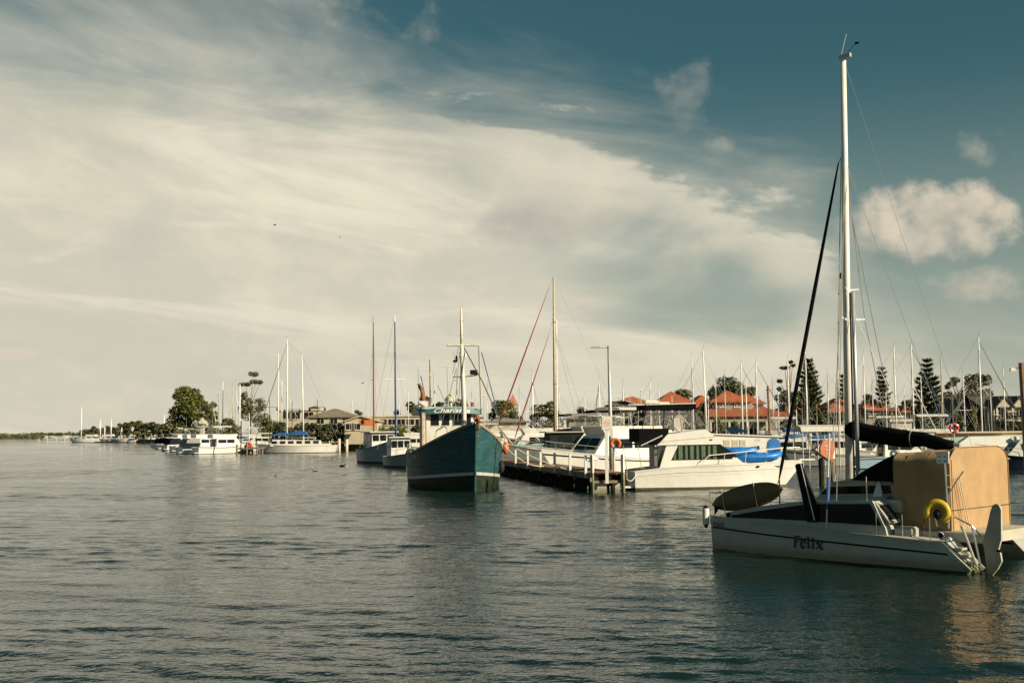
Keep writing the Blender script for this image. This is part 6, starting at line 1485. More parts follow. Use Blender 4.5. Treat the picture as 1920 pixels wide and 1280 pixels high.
for a, b in ((1357, 1368), (1373, 1383.5), (1387, 1397.5)):
    p, q = hbl(a, 835.5), hbl(b, 825); w = MB().bb((p.x, -1.83, p.z), (q.x, -1.802, q.z)).build('window', mat('window_blind', (0.42, 0.36, 0.26), 0.6, var=.2, vs=8), HBc)
    f = MB(); f.bb((p.x - .04, -1.84, p.z - .05), (q.x + .04, -1.81, p.z - .003)); f.bb((p.x - .04, -1.84, q.z + .003), (q.x + .04, -1.81, q.z + .05)); f.build('window_frame', WHITE, w)
p, q = hbl(1362, 813, 0), hbl(1397, 813, 0); zt = hbl(1370, 801, .6).z
SP = MB().slab([(p.x, -.9, zr0 + .05), (q.x, -.9, zr0 + .05), (q.x - .5, .5, zt), (p.x, .5, zt)], .05).build('solar_panel', SOLAR, HBt)
for k in range(5):
    f_ = k / 4; MB().tube([(p.x + (q.x - p.x) * f_, -.9, zr0 + .082), (p.x + (q.x - .5 - p.x) * f_, .5, zt + .032)], .014, 4).build('panel_bar', ALU, SP)
text_on('faint_lettering', 'IIII', lambda a, b: Vector((hbl(1415 + 11 * a, 824).x, -1.808, hbl(1420, 827).z + .16 * b)), GREYL, HBt, .2)
MB().cbox(((p.x + q.x) / 2 + 2.2, 0, zr1 + .1), (1.2, 1.6, .1), .02).build('roof_hatch', BLACK, HBt)

# yachts and launches right of the cruiser: (mast px, water py, heading, length, truck py, ...)
DKBLUE = mat('faded_blue_cloth', (0.02, 0.06, 0.14), 0.8, var=.2)
RB = mat('red_hull_paint', (0.36, 0.03, 0.025), 0.4, var=.15, vs=2)
GH = mat('grey_hull_paint', (0.20, 0.23, 0.23), 0.5, var=.15, vs=2, stain=(0.1, .08, .06), stain_amt=.4)
NH = mat('navy_hull_paint', (0.015, 0.025, 0.05), 0.35, var=.2, vs=2)
BH = mat('pale_blue_hull', (0.30, 0.42, 0.48), 0.4, var=.1, vs=2)
Yt = [
 ('white sloop whose leaning mast stands right of the black bimini', 1328, 872, 170, 9.5, 657, dict(lean=-.25, jib=None, cover=WHITECLOTH, seed=1)),
 ('small white sloop with thin mast behind the flybridge curtains', 1302, 868, 175, 8, 699, dict(cover=None, seed=2, mr=.055)),
 ('white sloop with slim mast rising over the pyramid roof', 1301, 862, 10, 9, 670, dict(cover=BLUE, seed=3, mr=.06)),
 ('white sloop with thick white mast in front of the clubhouse, left of the pair', 1394, 866, 178, 10, 681, dict(jib=(DKBLUE, .035), cover=BLUE, seed=4)),
 ('white sloop with short mast between the two taller clubhouse masts', 1402, 862, 5, 8, 707, dict(cover=None, seed=5, mr=.065)),
 ('white sloop with blue furled headsail beside the brown timber pole', 1422, 868, 182, 10, 679, dict(jib=(DKBLUE, .04), cover=WHITECLOTH, seed=6)),
 ('white sloop under the sparse gum tree with pale rigging', 1482, 864, 185, 9.5, 675, dict(cover=WHITECLOTH, seed=7)),
 ('white sloop whose mast overlaps the broad conifer', 1516, 868, 178, 10, 674, dict(cover=BLUE, seed=8)),
 ('white sloop with tall mast just left of the broad conifer top', 1515, 858, 8, 10, 643, dict(cover=BLUE, seed=9, mr=.06)),
 ('white sloop with blue boom cover behind the catamaran mast', 1577, 866, 5, 9, 694, dict(cover=BLUE, seed=10)),
 ('white sloop moored right of the catamaran mast with red hulled launch', 1625, 866, 186, 9.5, 666, dict(cover=None, seed=11, mr=.06)),
 ('white sloop with thick mast and deck ladder in front of the young pine', 1683, 864, 176, 10.5, 649, dict(cover=WHITECLOTH, seed=12, jib=(WHITECLOTH, .05))),
 ('white sloop with navy furled headsail by the tiered pine', 1716, 866, 170, 10, 646, dict(cover=NAVY, seed=13, jib=(DKBLUE, .045))),
 ('white sloop with pinkish mast right of the tiered pine', 1771, 866, 172, 9.5, 672, dict(mcol=BUFFSPAR, cover=None, seed=14, mr=.065)),
 ('white sloop with grey topped tall mast in front of the gabled terrace', 1844, 870, 175, 10.5, 632, dict(cover=WHITECLOTH, seed=15, jib=(DARKWIRE, .04))),
 ('small sloop with varnished orange mast under the broad conifer', 1534, 862, 8, 7, 757, dict(mcol=WOODSPAR, cover=None, seed=16, mr=.06, spread=())),
 ('small dinghy cruiser with stub mast beside the brown pole', 1496, 866, 176, 7, 767, dict(cover=None, seed=17, mr=.05, spread=())),
 ('small white sloop with short mast by the tiled wing', 1330, 858, 12, 7.5, 741, dict(cover=BLUE, seed=18, mr=.05)),
 ('white sloop with thin mast left of the tall orange hall', 1126, 872, 100, 9, 713, dict(cover=BLUE, seed=19, mr=.06, jib=(NAVY, .045))),
 ('white sloop with thin mast over the orange hall roof', 1171, 868, 95, 8.5, 720, dict(cover=None, seed=20, mr=.055)),
 ('white sloop with short mast by the pale lamp posts', 1222, 868, 10, 8.5, 715, dict(cover=None, seed=21, mr=.055)),
 ('white sloop with pale mast left of the yellow brown tree', 1000, 868, 100, 9, 700, dict(cover=WHITECLOTH, seed=22, mr=.08)),
]
for lab, px, py, hd, L, top, kw in Yt: yacht(lab, px, py, hd - 180 if hd > 120 else hd, L, top, **kw)
Cr = [
 ('white cruiser with blue cockpit awning beyond the orange rescue box', 1562, 874, 178, 8.5, dict(bimini=BLUE, fly=False, seed=1)),
 ('small red hulled launch moored beyond the catamaran mast', 1632, 868, 4, 6.0, dict(hullm=RB, fly=False, aft_roof=False, antennas=0, seed=2)),
 ('white cruiser with low cabin between the weedy piles', 1668, 872, 183, 8.5, dict(fly=False, seed=3, stripe=(.5, .62, BH))),
 ('pale blue striped launch left of the tan tent roof', 1690, 878, 3, 7.5, dict(fly=False, hullm=BH, seed=4, antennas=0)),
 ('white flybridge cruiser behind the boom end', 1725, 866, 178, 9.5, dict(bimini=WHITECLOTH, seed=5)),
 ('white cruiser with steep wheelhouse above the boom cover', 1712, 856, 12, 9, dict(fly=False, seed=6, topz=1.25)),
 ('white launch with blue sunshade left of the orange rescue box', 1478, 872, 176, 8, dict(bimini=BLUE, fly=False, seed=7)),
 ('white launch with grey cover at the right hand quay', 1862, 862, 176, 9, dict(fly=False, cockpit=GREYCLOTH, seed=8)),
 ('dark hulled launch beyond the right hand weedy pile', 1930, 884, 175, 8, dict(hullm=NH, fly=False, seed=9, antennas=0)),
 ('white flybridge cruiser behind the houseboat stern', 1448, 862, 172, 9.5, dict(bimini=WHITECLOTH, seed=10)),
 ('white launch with upturned hull line near the golden cypress', 1818, 862, 4, 8.5, dict(fly=False, antennas=0, aft_roof=False, seed=11)),
 ('white cruiser with covered cockpit below the gabled terrace', 1895, 858, 8, 9, dict(fly=False, cockpit=WHITECLOTH, seed=12)),
 ('white cruiser near the kiosk with raised bridge', 1650, 856, 174, 10, dict(bimini=WHITECLOTH, seed=13)),
 ('white launch between conifer masts and the orange rescue box', 1520, 866, 6, 8, dict(fly=False, seed=14, antennas=2)),
 ('white launch below the clubhouse verandah with white sunshade', 1500, 858, 175, 9, dict(bimini=WHITECLOTH, fly=False, seed=15)),
]
for lab, px, py, hd, L, kw in Cr: cruiser(lab, px, py, hd, L, **kw)
# cream work launch with pale green windows behind the tent
g = onz(1822, 876); WL = thing('ferry_launch', 'cream launch with pale green cabin windows behind the tan tent', 'motorboat', (g.x, g.y, 0), R(178))
Hw = Hull(11.5, 3.4, 1.7, 1.1, 1.1, w0=.9, tm=.4, rake=1.0); make_hull(Hw, WL, WHITE2, bootc=(.03, .03, .03))
c = cabin(WL, 'cabin', -4.6, 3.0, 2.9, 2.4, 1.0, 2.75, CREAM, .08, .5, .05)
MB().cbox((-.9, 0, 2.80), (8.2, 3.1, .10), .03).build('roof', mat('rusty_cream', (0.55, 0.42, 0.30), .7, var=.15, vs=3, stain=(.3, .12, .05), stain_amt=.6), WL)
GW = mat('pale_green_glass', (0.34, 0.50, 0.40), .2, var=.15, vs=4)
side_windows(c, 0, 0, 2.9, 2.4, 1.75, 2.40, -4.6, 3.0, .08, 1.0, 2.75, [(-4.2, -3.3), (-3.1, -2.2), (-1.6, -.7), (-.3, .6), (1.0, 1.9)], m=GW)
pulpit(WL, Hw)
# upturned white dinghy on the quay beside the gabled terrace
g = atY(1827, 815, 92); UD = thing('covered_boat', 'white trailer boat with flat cover line beside the marina rail', 'boat', (g.x, 92, 0), R(180)); Hu = Hull(7.6, 2.4, 1.7, 1.55, 1.5, w0=.85, tm=.4, rake=.9); make_hull(Hu, UD, WHITE)
cabin(UD, 'cuddy', -3.2, 2.2, 2.1, 1.3, 1.5, 2.5, WHITE, .35, 1.6, .8)
g = atY(1789, 802, 90); RBu = thing('lifebuoy', 'red and white lifebuoy on the marina rail beyond the boom end', 'lifebuoy', (g.x, 90, g.z)); MB().torus((0, 0, 0), .30, .10, Matrix.Rotation(R(90), 4, 'X'), n=20, k=8).build('ring', RED, RBu, smooth=True)
for k in range(4): MB().torus((0, 0, 0), .30, .104, Matrix.Rotation(R(90), 4, 'X') @ Matrix.Rotation(R(45 + 90 * k), 4, 'Z'), R(-9), R(9), 4, 8).build('band', WHITE, RBu)
MB().tube([(0, .12, -g.z), (0, .12, .2)], .05, 6).build('post', POLE, RBu)
# marina walkway (far side)
W0, W1 = onz(1300, 860), onz(2000, 860); WK = thing('floating_walkway', 'low grey marina walkway behind the moored yachts', 'jetty', (0, 0, 0))
MB().bb((W0.x, W0.y + 2, -.2), (W1.x, W0.y + 4, .55)).build('deck', CONCRETE, WK)
for k in range(14):
    x = W0.x + (W1.x - W0.x) * k / 13; MB().tube([(x, W0.y + 1.8, -1), (x, W0.y + 1.8, 2.4)], .16, 8).build('pile', PILEWOOD, WK, smooth=True)
# weedy mooring piles with pale caps
for px, py, top, lab in ((1520, 868, 812, 'weedy pile with pale cap left of the orange rescue box'), (1634, 864, 823, 'weedy green pile below the boom beside the red launch'), (1689, 858, 826, 'weedy pile under the middle of the boom cover'), (1735, 860, 826, 'weedy pile left of the boom end'), (1843, 872, 816, 'capped pile above the tan tent roof'), (1908, 878, 817, 'tall weedy pile with white cap by the dark launch'), (1596, 876, 815, 'weedy pile hidden behind the catamaran mast')):
    g = onz(px, py); o = thing('mooring_pile', lab, 'pile', (g.x, g.y, 0), 0, 'mooring piles in the basin'); h = z_of(px, top, g.y)
    MB().tube([(0, 0, -1.2), (0, 0, h - .25)], [.17, .165], 10).build('shaft', PILEWOOD, o, smooth=True); MB().tube([(0, 0, h - .25), (0, 0, h - .06), (0, 0, h)], [.185, .185, .08], 10).build('cap', POSTWHITE, o, smooth=40)
# two stout mooring posts near the catamaran and the orange box on them
for px, py, top, lab, m_ in ((1562, 902, 833, 'stout timber mooring post with white top carrying the orange box', TIMBER), (1541, 910, 858, 'dark mooring post below the orange box', DARKTIMBER)):
    g = onz(px, py); o = thing('mooring_post', lab, 'pile', (g.x, g.y, 0)); h = z_of(px, top, g.y); r_ = 5.0 / FPX * g.y
    MB().tube([(0, 0, -1.2), (0, 0, h * .62)], r_, 12).build('shaft', m_, o, smooth=True); MB().tube([(0, 0, h * .62), (0, 0, h - .12), (0, 0, h)], [r_ * 1.01, r_ * 1.01, r_ * .6], 12).build('cap', POSTWHITE if m_ is TIMBER else m_, o, smooth=40)
Yb = onz(1562, 902).y - .45; pp = [atY(px, py, Yb) for px, py in ((1536, 838), (1541, 826), (1552, 824), (1562, 828), (1563, 842), (1558, 862), (1548, 858), (1536, 850))]
c_ = sum(pp, Vector()) / len(pp); RBX = thing('rescue_box', 'faded orange tilted plastic rescue box beside the mooring post', 'box', tuple(c_))
rel = [p - c_ for p in pp]
MB().loft([[(p.x, -.32, p.z) for p in rel], [(p.x * 1.04, .0, p.z * 1.04) for p in rel], [(p.x * .85, .32, p.z * .85) for p in rel]]).build('body', mat('faded_orange', (0.62, 0.20, 0.09), .6, var=.15, vs=4), RBX)
a_, b_ = atY(1524, 842, Yb) - c_, atY(1560, 868, Yb) - c_; MB().slab([(a_.x, -.4, a_.z), (b_.x, -.4, b_.z), (b_.x, .4, b_.z), (a_.x, .4, a_.z)], .05).build('shelf', TIMBER, RBX)
d_ = Vector((.06, 0, -.16))
for k in range(3): p = atY(1549 + 1.5 * k, 836 + 7 * k, Yb - .33) - c_; MB().box((p.x, -.335, p.z), (.16, .01, .07), m=Matrix.Rotation(R(20), 4, 'Y')).build('white_lettering', LETTER, RBX)

# ---- cluster right behind the jetty
cr1 = cruiser('big flybridge cruiser with grey shaded hull and roof solar panel behind the jetty', 1150, 893, 216, 13.0, seed=30, bimini=WHITECLOTH, topz=1.12, antennas=3)
sp = MB(); sp.slab([(-1.6, -1.0, 5.02), (-1.6, 1.0, 5.02), (-.4, 1.0, 5.32), (-.4, -1.0, 5.32)], .04); spo = sp.build('solar_panel', SOLAR, cr1)
for k in range(7): MB().tube([(-1.6, -1.0 + .333 * k, 5.055), (-.4, -1.0 + .333 * k, 5.355)], .02, 4).build('panel_bar', ALU, spo)
cruiser('tall white cruiser with navy weather cloth right of the notice board', 1215, 884, 205, 11.5, seed=31, bimini=NAVY, antennas=2, topz=1.0)
cruiser('white launch with black cockpit awning beyond the red furled sails', 1010, 868, 188, 12.5, seed=32, bimini=BLACKCLOTH, topz=1.12)
cruiser('white cruiser with clear screens between solar panel boat and lamp pole', 1105, 876, 205, 11, seed=33, bimini=WHITECLOTH, screen=CLEAR, antennas=2)
cruiser('white cruiser with high bow left of the brown masted ketch', 965, 862, 190, 11, seed=34, fly=True)
cruiser('white flybridge boat by the pale shed', 930, 858, 185, 12, seed=35, bimini=GREYCLOTH)
cruiser('white flybridge boat with black bimini under the solar panel boat', 1118, 878, 200, 13, seed=36, bimini=BLACKCLOTH, antennas=2, topz=1.15)
cruiser('white launch with grey hood behind the grey fishing boat', 1075, 872, 196, 12, seed=37, bimini=GREYCLOTH, cockpit=GREYCLOTH, topz=1.12)
# grey fishing boat with dark wheelhouse
g = onz(1048, 881); GF = thing('fishing_boat', 'grey fishing boat with dark wheelhouse lying along the jetty', 'boat', (g.x, g.y + 2.2, 0), R(192))
Hg = Hull(10.5, 3.4, 2.3, 1.35, 1.3, w0=.8, tm=.4, rake=.8); make_hull(Hg, GF, GH, bootc=(.05, .02, .015), cap=TIMBER)
c = cabin(GF, 'wheelhouse', -2.6, 1.0, 2.4, 2.2, 1.2, 3.1, mat('dark_green_paint', (0.012, 0.02, 0.018), .7, var=.2, spec=.1), .08, .1, .05)
side_windows(c, 0, 0, 2.4, 2.2, 2.2, 2.85, -2.6, 1.0, .08, 1.2, 3.1, [(-2.3, -1.3), (-1.0, .2)])
MB().cbox((-.8, 0, 3.15), (4.2, 2.7, .10), .03).build('roof', mat('pale_grey_roof', (0.30, .28, .24), .6, var=.1), GF)
for k in range(4): MB().torus((1.8 + .55 * k, -1.1 + .25 * k, 1.75), .22, .10, n=12, k=6).build('rope_coil', ROPE, GF)
pulpit(GF, Hg, .6, .7); lifelines(GF, Hg)
for k, (px, lab) in enumerate(((1005, 'stack of teal tarpaulin covered gear on the launch deck'),)):
    gg = atY(px, 820, 100); tb = thing('covered_gear', lab, 'gear', (gg.x, 100, 0)); MB().cbox((0, 0, 1.6), (4.2, 1.2, 1.0), .12).build('tarpaulin', mat('teal_tarp', (0.16, .34, .30), .7, var=.35, vs=5, bump=.6, bs=4), tb); MB().bb((-2.2, -.7, -.3), (2.2, .7, 1.09)).build('pontoon', CONCRETE, tb)
# ketch with buff masts and two red furled sails
g = onz(1041, 876); RK = thing('red_rigged_ketch', 'ketch with tall buff mast and two red furled headsails', 'sailboat', (g.x + 1.2, g.y + .5, 0), R(192))
Hr = Hull(13.0, 3.8, 2.2, 1.4, 1.4, w0=.6, tm=.45, rake=1.3); make_hull(Hr, RK, WHITE2, bootc=(.2, .03, .02))
def rkl(px, py): return loc_on(RK, px, py, 'y', 0)
c = cabin(RK, 'deckhouse', -3.5, 1.0, 2.6, 2.2, 1.3, 2.5, WHITE2, .1, .5, .1); side_windows(c, 0, 0, 2.6, 2.2, 1.8, 2.3, -3.5, 1.0, .1, 1.3, 2.5, [(-3.0, -2.0), (-1.7, -.7)])
mt0, mt1 = rkl(1041, 840), rkl(1038, 519); mm = MB().tube([Vector((mt0.x, 0, 1.3)), mt0.lerp(mt1, .6), mt1], [.14, .12, .08], 9).build('mast', BUFFSPAR, RK, smooth=True)
MB().tube([rkl(1045, 840), rkl(1043, 600)], .07, 7).build('mast_track', SPAR, mm)
for py in (722, 606): p = mt0.lerp(mt1, (840 - py) / 321); MB().tube([p + Vector((0, -.55, .08)), p, p + Vector((0, .55, .08))], .035, 5).build('crosstree', BLACK, mm)
for k in range(26): p = mt0.lerp(mt1, .08 + k * .035); MB().tube([p + Vector((.10, -.16, 0)), p + Vector((.10, .16, 0))], .014, 4).build('mast_step', BLACK, mm)
for (a, b, r_) in (((935, 797), (1029, 540), .075), ((965, 822), (1029, 628), .065)):
    p, q = rkl(*a), rkl(*b); MB().tube([p, p.lerp(q, .1), p.lerp(q, .5), q], [.03, r_, r_ * .9, .02], 7).build('furled_headsail', REDSAIL, RK, smooth=True)
wires(RK, [(rkl(1029, 540), mt1), (rkl(1029, 628), mt0.lerp(mt1, .78)), ((-6.3, 0, 1.5), mt1), ((-2, 1.8, 1.5), mt0.lerp(mt1, .7)), ((-2, -1.8, 1.5), mt0.lerp(mt1, .7))], .014, WIRE)
# the bowsprit the red sails run to
p = rkl(935, 797); MB().tube([Vector((5.0, 0, 1.9)), Vector((p.x, 0, max(p.z - .1, 1.6)))], [.12, .07], 8).build('bowsprit', WOODSPAR, RK)
MB().tube([(mt0.x, 0, 3.0), (mt0.x - 3.6, 0, 3.1)], .07, 7).build('boom', BUFFSPAR, RK); MB().tube([(mt0.x - .1, 0, 3.25), (mt0.x - 1.8, 0, 3.3), (mt0.x - 3.4, 0, 3.2)], [.12, .2, .08], 8).build('sail_cover', REDSAIL, RK, smooth=True)
pulpit(RK, Hr); lifelines(RK, Hr)

# ---- centre left: two grey hulled fishing boats and a small launch behind the trawler
def fisher(label, px_stem, py, heading, L, B_, zb, zm, hull, mast_px=None, mast_top=None, mastm=WOODSPAR, furl=None, house=True, seed=0, bootc=(.02, .02, .02)):
    g = onz(px_stem, py); a = R(heading); d_ = Vector((math.cos(a), math.sin(a), 0)); H = Hull(L, B_, zb, zm, zm, w0=.7, tm=.42, n=2.2, flare=.25, rake=.45)
    o = thing('fishing_boat', label, 'boat', (g.x - d_.x * (L / 2 - .45), g.y - d_.y * (L / 2 - .45), 0), a); make_hull(H, o, hull, bootc=bootc, bz=.22, cap=TIMBER)
    MB().tube([H.pt(.999, z, 1) + Vector((.04, 0, 0)) for z in (-.2, .5, zb)], .06, 5).build('stem_post', mat('bare_stem', (.42, .30, .18), .7, var=.2), o)
    if house:
        c = cabin(o, 'wheelhouse', -L * .22, L * .08, B_ * .72, B_ * .68, zm - .1, zm + 1.75, WHITE2, .05, .12, .05)
        side_windows(c, 0, 0, B_ * .72, B_ * .68, zm + .85, zm + 1.5, -L * .22, L * .08, .05, zm - .1, zm + 1.75, [(-L * .19, -L * .10), (-L * .07, L * .02)])
        for y in (-.30, 0, .30): MB().box((L * .08 - .03, y * B_ * .72, zm + 1.17), (.06, B_ * .17, .62)).build('front_window', GLASS, c)
        MB().cbox((-L * .07, 0, zm + 1.80), (L * .36, B_ * .84, .09), .03).build('roof', WHITE2, o)
    if mast_px:
        p, q = loc_on(o, mast_px[1], 800, 'y', 0), loc_on(o, mast_px[0], mast_top, 'y', 0); base = Vector((p.x, 0, zm)); m_ = MB().tube([base, base.lerp(q, .5), q], [.10, .09, .06], 8).build('mast', mastm, o, smooth=True)
        wires(o, [(Vector((L / 2 - .2, 0, zb)), q), (Vector((-L / 2 + .2, 0, zm)), q), (Vector((p.x - .3, B_ / 2, zm)), base.lerp(q, .75)), (Vector((p.x - .3, -B_ / 2, zm)), base.lerp(q, .75))], .012, WIRE)
        s_ = base.lerp(q, .52); MB().tube([s_ + Vector((0, -1.1, .05)), s_, s_ + Vector((0, 1.1, .05))], .03, 5).build('crosstree', SPAR, m_)
        if furl:
            off = Vector((.16, 0, 0)); MB().tube([base + off * 1.2, base.lerp(q, .1) + off, base.lerp(q, .95) + off * .6], [.05, furl[1], furl[1] * .6], 7).build('furled_sail', furl[0], o, smooth=True)
    pulpit(o, H, .5, .7); return o, H
fisher('grey hulled fishing boat with tall mast and red furled sail', 694, 868, 272, 10, 3.3, 2.1, 1.3, GH, (700, 701), 592, BUFFSPAR, (REDSAIL, .09), False, 1)
fisher('blue grey fishing boat with white wheelhouse and pale stem', 740, 870, 292, 11, 3.7, 2.55, 1.5, mat('blue_grey_hull', (.23, .29, .31), .5, var=.12, vs=2), (740, 742), 591, SPAR, (BLUE, .07), True, 2)
o, H = fisher('small pale launch tucked beside the trawler hull', 762, 878, 285, 8, 2.7, 1.35, 1.0, GH, None, None, SPAR, None, True, 3)
ob = thing('fender_buoy', 'salmon pink buoy on the deck of the grey fishing boat', 'buoy', tuple(atY(689, 832, onz(694, 868).y + 3.5))); MB().ell((0, 0, 0), (.45, .45, .5), 12, 8).build('float', PINK, ob, smooth=True); MB().tube([(0, 0, .45), (0, 0, .75)], .05).build('eye', BLACKRUBBER, ob)
for px, py, top, lab in ((650, 848, 823, 'pale mooring pile beside the gaff boats, right one'), (636, 847, 822, 'pale mooring pile off the bow of the white ketch')):
    g = onz(px, py); o = thing('mooring_pile', lab, 'pile', (g.x, g.y, 0), 0, 'mooring piles in the channel'); MB().tube([(0, 0, -1), (0, 0, z_of(px, top, g.y))], .24, 9).build('shaft', CREAM, o, smooth=True)
yacht('white sloop with bare mast in front of the white shops', 661, 838, 185, 9, 749, cover=None, seed=40, mr=.09)
yacht('white sloop with thin mast beside the trawler exhaust casing', 766, 846, 182, 9, 734, cover=None, seed=41, mr=.07)
yacht('white sloop with short mast left of the trawler brow', 749, 842, 5, 8, 757, cover=None, seed=42, mr=.07)
cruiser('white launch with grey windscreen beside the channel piles', 668, 843, 190, 8, seed=43, fly=False, aft_roof=False)
cruiser('white launch before the shop row', 625, 838, 5, 8, seed=44, fly=False)
cruiser('long white cruiser behind the small pale launch', 775, 852, 184, 10, seed=45)

# ---- left: row of stern-to launches, white ketch, masts behind
KT = yacht('long white ketch with blue awnings and two tall masts', 538, 849, 180, 13.2, 636, cover=None, jib=(DARKWIRE, .06), seed=50, mx=.10, mr=.13, bootc=(.10, .03, .02), stripe=(.90, .95, mat('beige_trim', (.5, .45, .36), .5)))
def ktl(px, py, y=0): return loc_on(KT, px, py, 'y', y)
p, q = ktl(569.5, 815), ktl(566, 665); MB().tube([Vector((p.x, 0, 1.0)), q], [.12, .08], 8).build('mizzen_mast', SPAR, KT, smooth=True)
wires(KT, [(q, ktl(632, 822)), (q, ktl(539, 640))], .02, WIRE)
for a, b, y0, y1 in ((512, 545, 812, 817), (546, 575, 809, 815)):
    P_, Q_ = ktl(a, y1), ktl(b, y0); MB().prism([(P_.x, P_.z), (Q_.x, P_.z), (Q_.x, Q_.z), ((P_.x + Q_.x) / 2, Q_.z + .15), (P_.x, Q_.z - .2)], -1.3, 1.3, 'y').build('awning', BLUE, KT)
    for x in (P_.x, Q_.x): MB().tube([(x, -1.2, 1.1), (x, -1.2, P_.z + .05)], .03, 5).build('awning_pole', STEEL, KT)
w0_, w1_ = ktl(512, 832, -1.2), ktl(605, 825, -1.2); dk = MB().prism([(w0_.x, 1.1), (w1_.x, 1.1), (w1_.x + .3, 2.0), (w0_.x - .4, 2.2)], -1.25, 1.25, 'y').build('deckhouse', WHITE, KT)
for k in range(6):
    xx = w0_.x + (w1_.x - w0_.x) * (k + .5) / 6
    for sy in (-1, 1): MB().bb((xx - .45, sy * 1.252, 1.5), (xx + .45, sy * 1.27, 1.95)).build('window', GLASS, dk)
Lt = [ # stern-to launches, near to far
 (425, 850, 252, 10.5, dict(bimini=WHITECLOTH, seed=60), 'white flybridge launch with open bridge, first in the stern-to row'),
 (392, 849, 255, 10.5, dict(bimini=GREYCLOTH, cockpit=GREYCLOTH, seed=61), 'white launch with grey cockpit cover in the stern-to row'),
 (372, 846, 256, 10, dict(bimini=NAVY, seed=62), 'white launch with navy bridge cover in the stern-to row'),
 (352, 843, 257, 10, dict(bimini=WHITECLOTH, cockpit=NAVY, seed=63), 'white launch with navy cockpit cover under the broad tree'),
 (338, 841, 258, 10, dict(fly=False, bimini=GREYCLOTH, seed=64), 'white launch with grey awning under the broad tree'),
 (326, 839, 258, 9.5, dict(fly=False, cockpit=NAVY, seed=65), 'outermost white launch with dark cover in the stern-to row'),
 (318, 837, 258, 9, dict(fly=False, seed=66), 'small white launch at the far end of the stern-to row')]
for px, py, hd, L, kw, lab in Lt: cruiser(lab, px, py, hd - 215, L, **kw)
cruiser('white launch with red trimmed hood behind the ketch bow', 487, 842, 190, 9.5, seed=67, bimini=WHITECLOTH, fly=False)
cruiser('white cruiser with clear bridge screens behind the ketch bow', 465, 841, 184, 9.5, seed=68, bimini=WHITECLOTH, screen=CLEAR)
Ym = [(386, 838, 760, .08), (398, 838, 751, .10), (409, 838, 733, .10), (417, 840, 714, .11), (436, 840, 719, .13), (441, 838, 714, .12), (449, 842, 720, .15), (467, 846, 774, .07), (496, 838, 747, .10), (521, 843, 662, .12), (528, 840, 713, .10), (587, 838, 768, .07)]
ml = ['short bare mast left of the timber gallows', 'thick pale mast beside the broad green tree', 'slim mast rising clear of the broad green tree', 'tall white mast leaning over the stern-to launches', 'buff mast of the crossed boom pair', 'taller buff mast of the crossed boom pair', 'thick white mast left of the tall gum', 'stub mast on the small sloop at the jetty end', 'short white mast right of the tall gum', 'tall white mast behind the ketch', 'thin mast behind the ketch main mast', 'thin mast before the clipped shrubs']
for i, ((px, py, top, mr), lab) in enumerate(zip(Ym, ml)):
    yacht('white sloop with ' + lab, px, py, (100, 80, 185, 5)[i % 4], 9.5, top, mcol=(SPAR, BUFFSPAR)[i in (4, 5)], cover=(None, BLUE)[i % 2], seed=70 + i, mr=mr, jib=(DARKWIRE, .05) if i == 9 else None)
# jetty end by the ketch
g = onz(459, 851); JE = thing('timber_landing', 'small timber landing with red gear beside the white ketch bow', 'jetty', (g.x, g.y, 0))
MB().bb((-1.4, 0, .75), (2.0, 9, .95)).build('deck', TIMBER, JE)
for x in (-1.3, .3, 1.9):
    for y in (.15, 4, 8): MB().tube([(x, y, -1), (x, y, 1.6 if y < 1 else .75)], .15, 8).build('pile', TIMBER, JE, smooth=True)
p = MB().tube([(-.6, -.1, -1), (-.6, -.1, 5.2)], .09, 8).build('tall_post', DARKTIMBER, JE)
g2 = atY(461, 836, g.y + .6); o = thing('gear_pile', 'heap of red orange buoys on the timber landing', 'gear', (g2.x, g2.y, .95))
for k, (x, z) in enumerate(((0, .25), (.45, .25), (.9, .25), (.2, .65), (.7, .65))): MB().ell((x, 0, z), (.27, .27, .27), 10, 6).build('buoy', (PINK, RED)[k % 2], o, smooth=True)
# far left jetty and boats
J0, J1 = atY(145, 826, 640), atY(310, 828, 520)
FJ = thing('far_jetty', 'low pale jetty with posts off the far headland', 'jetty', (J0.x, 590, 0), math.atan2(-40, 120))
MB().bb((0, -1, .5), (130, 1, .9)).build('deck', CONCRETE, FJ)
for k in range(26): MB().tube([(k * 5.2, -1.2, -1), (k * 5.2, -1.2, 1.6)], .2, 6).build('pile', CREAM, FJ)
for i, (px, top, lab) in enumerate(((152, 763, 'distant sloop with the tallest mast at the far jetty end'), (188, 785, 'distant sloop beside the far boat shed'), (196, 800, 'distant small sloop between two taller masts'), (208, 785, 'distant sloop before the far dark trees'), (228, 801, 'distant sloop with short brown mast'), (307, 777, 'pale masted sloop at the inner end of the far jetty'), (302, 793, 'short masted sloop beside the inner far jetty'))):
    yacht(lab, px, 828.5, (180, 170, 10)[i % 3], 12, top, cover=None, seed=90 + i, mr=.22)
for i, (px, lab) in enumerate(((168, 'distant white boat shed cruiser by the tallest far mast'), (180, 'distant white cruiser left of the paired far masts'), (200, 'distant white launch below the far trees'), (215, 'distant white launch right of the paired far masts'), (252, 'distant low white launch alone along the far jetty'), (290, 'distant white launch near the inner far jetty'), (276, 'distant dark hulled launch beside the far jetty'))):
    cruiser(lab, px, 828, 175, 11, seed=100 + i, hullm=NH if i == 6 else WHITE, fly=i % 2 == 0)
for i, (px, py) in enumerate(((88, 820), (97, 820.5), (122, 819.5), (127, 818.5))):
    cruiser('tiny white launch moored off the distant bank', px, py, (0, 180)[i % 2], 9, seed=120 + i, fly=False, group='launches off the distant bank', antennas=0)

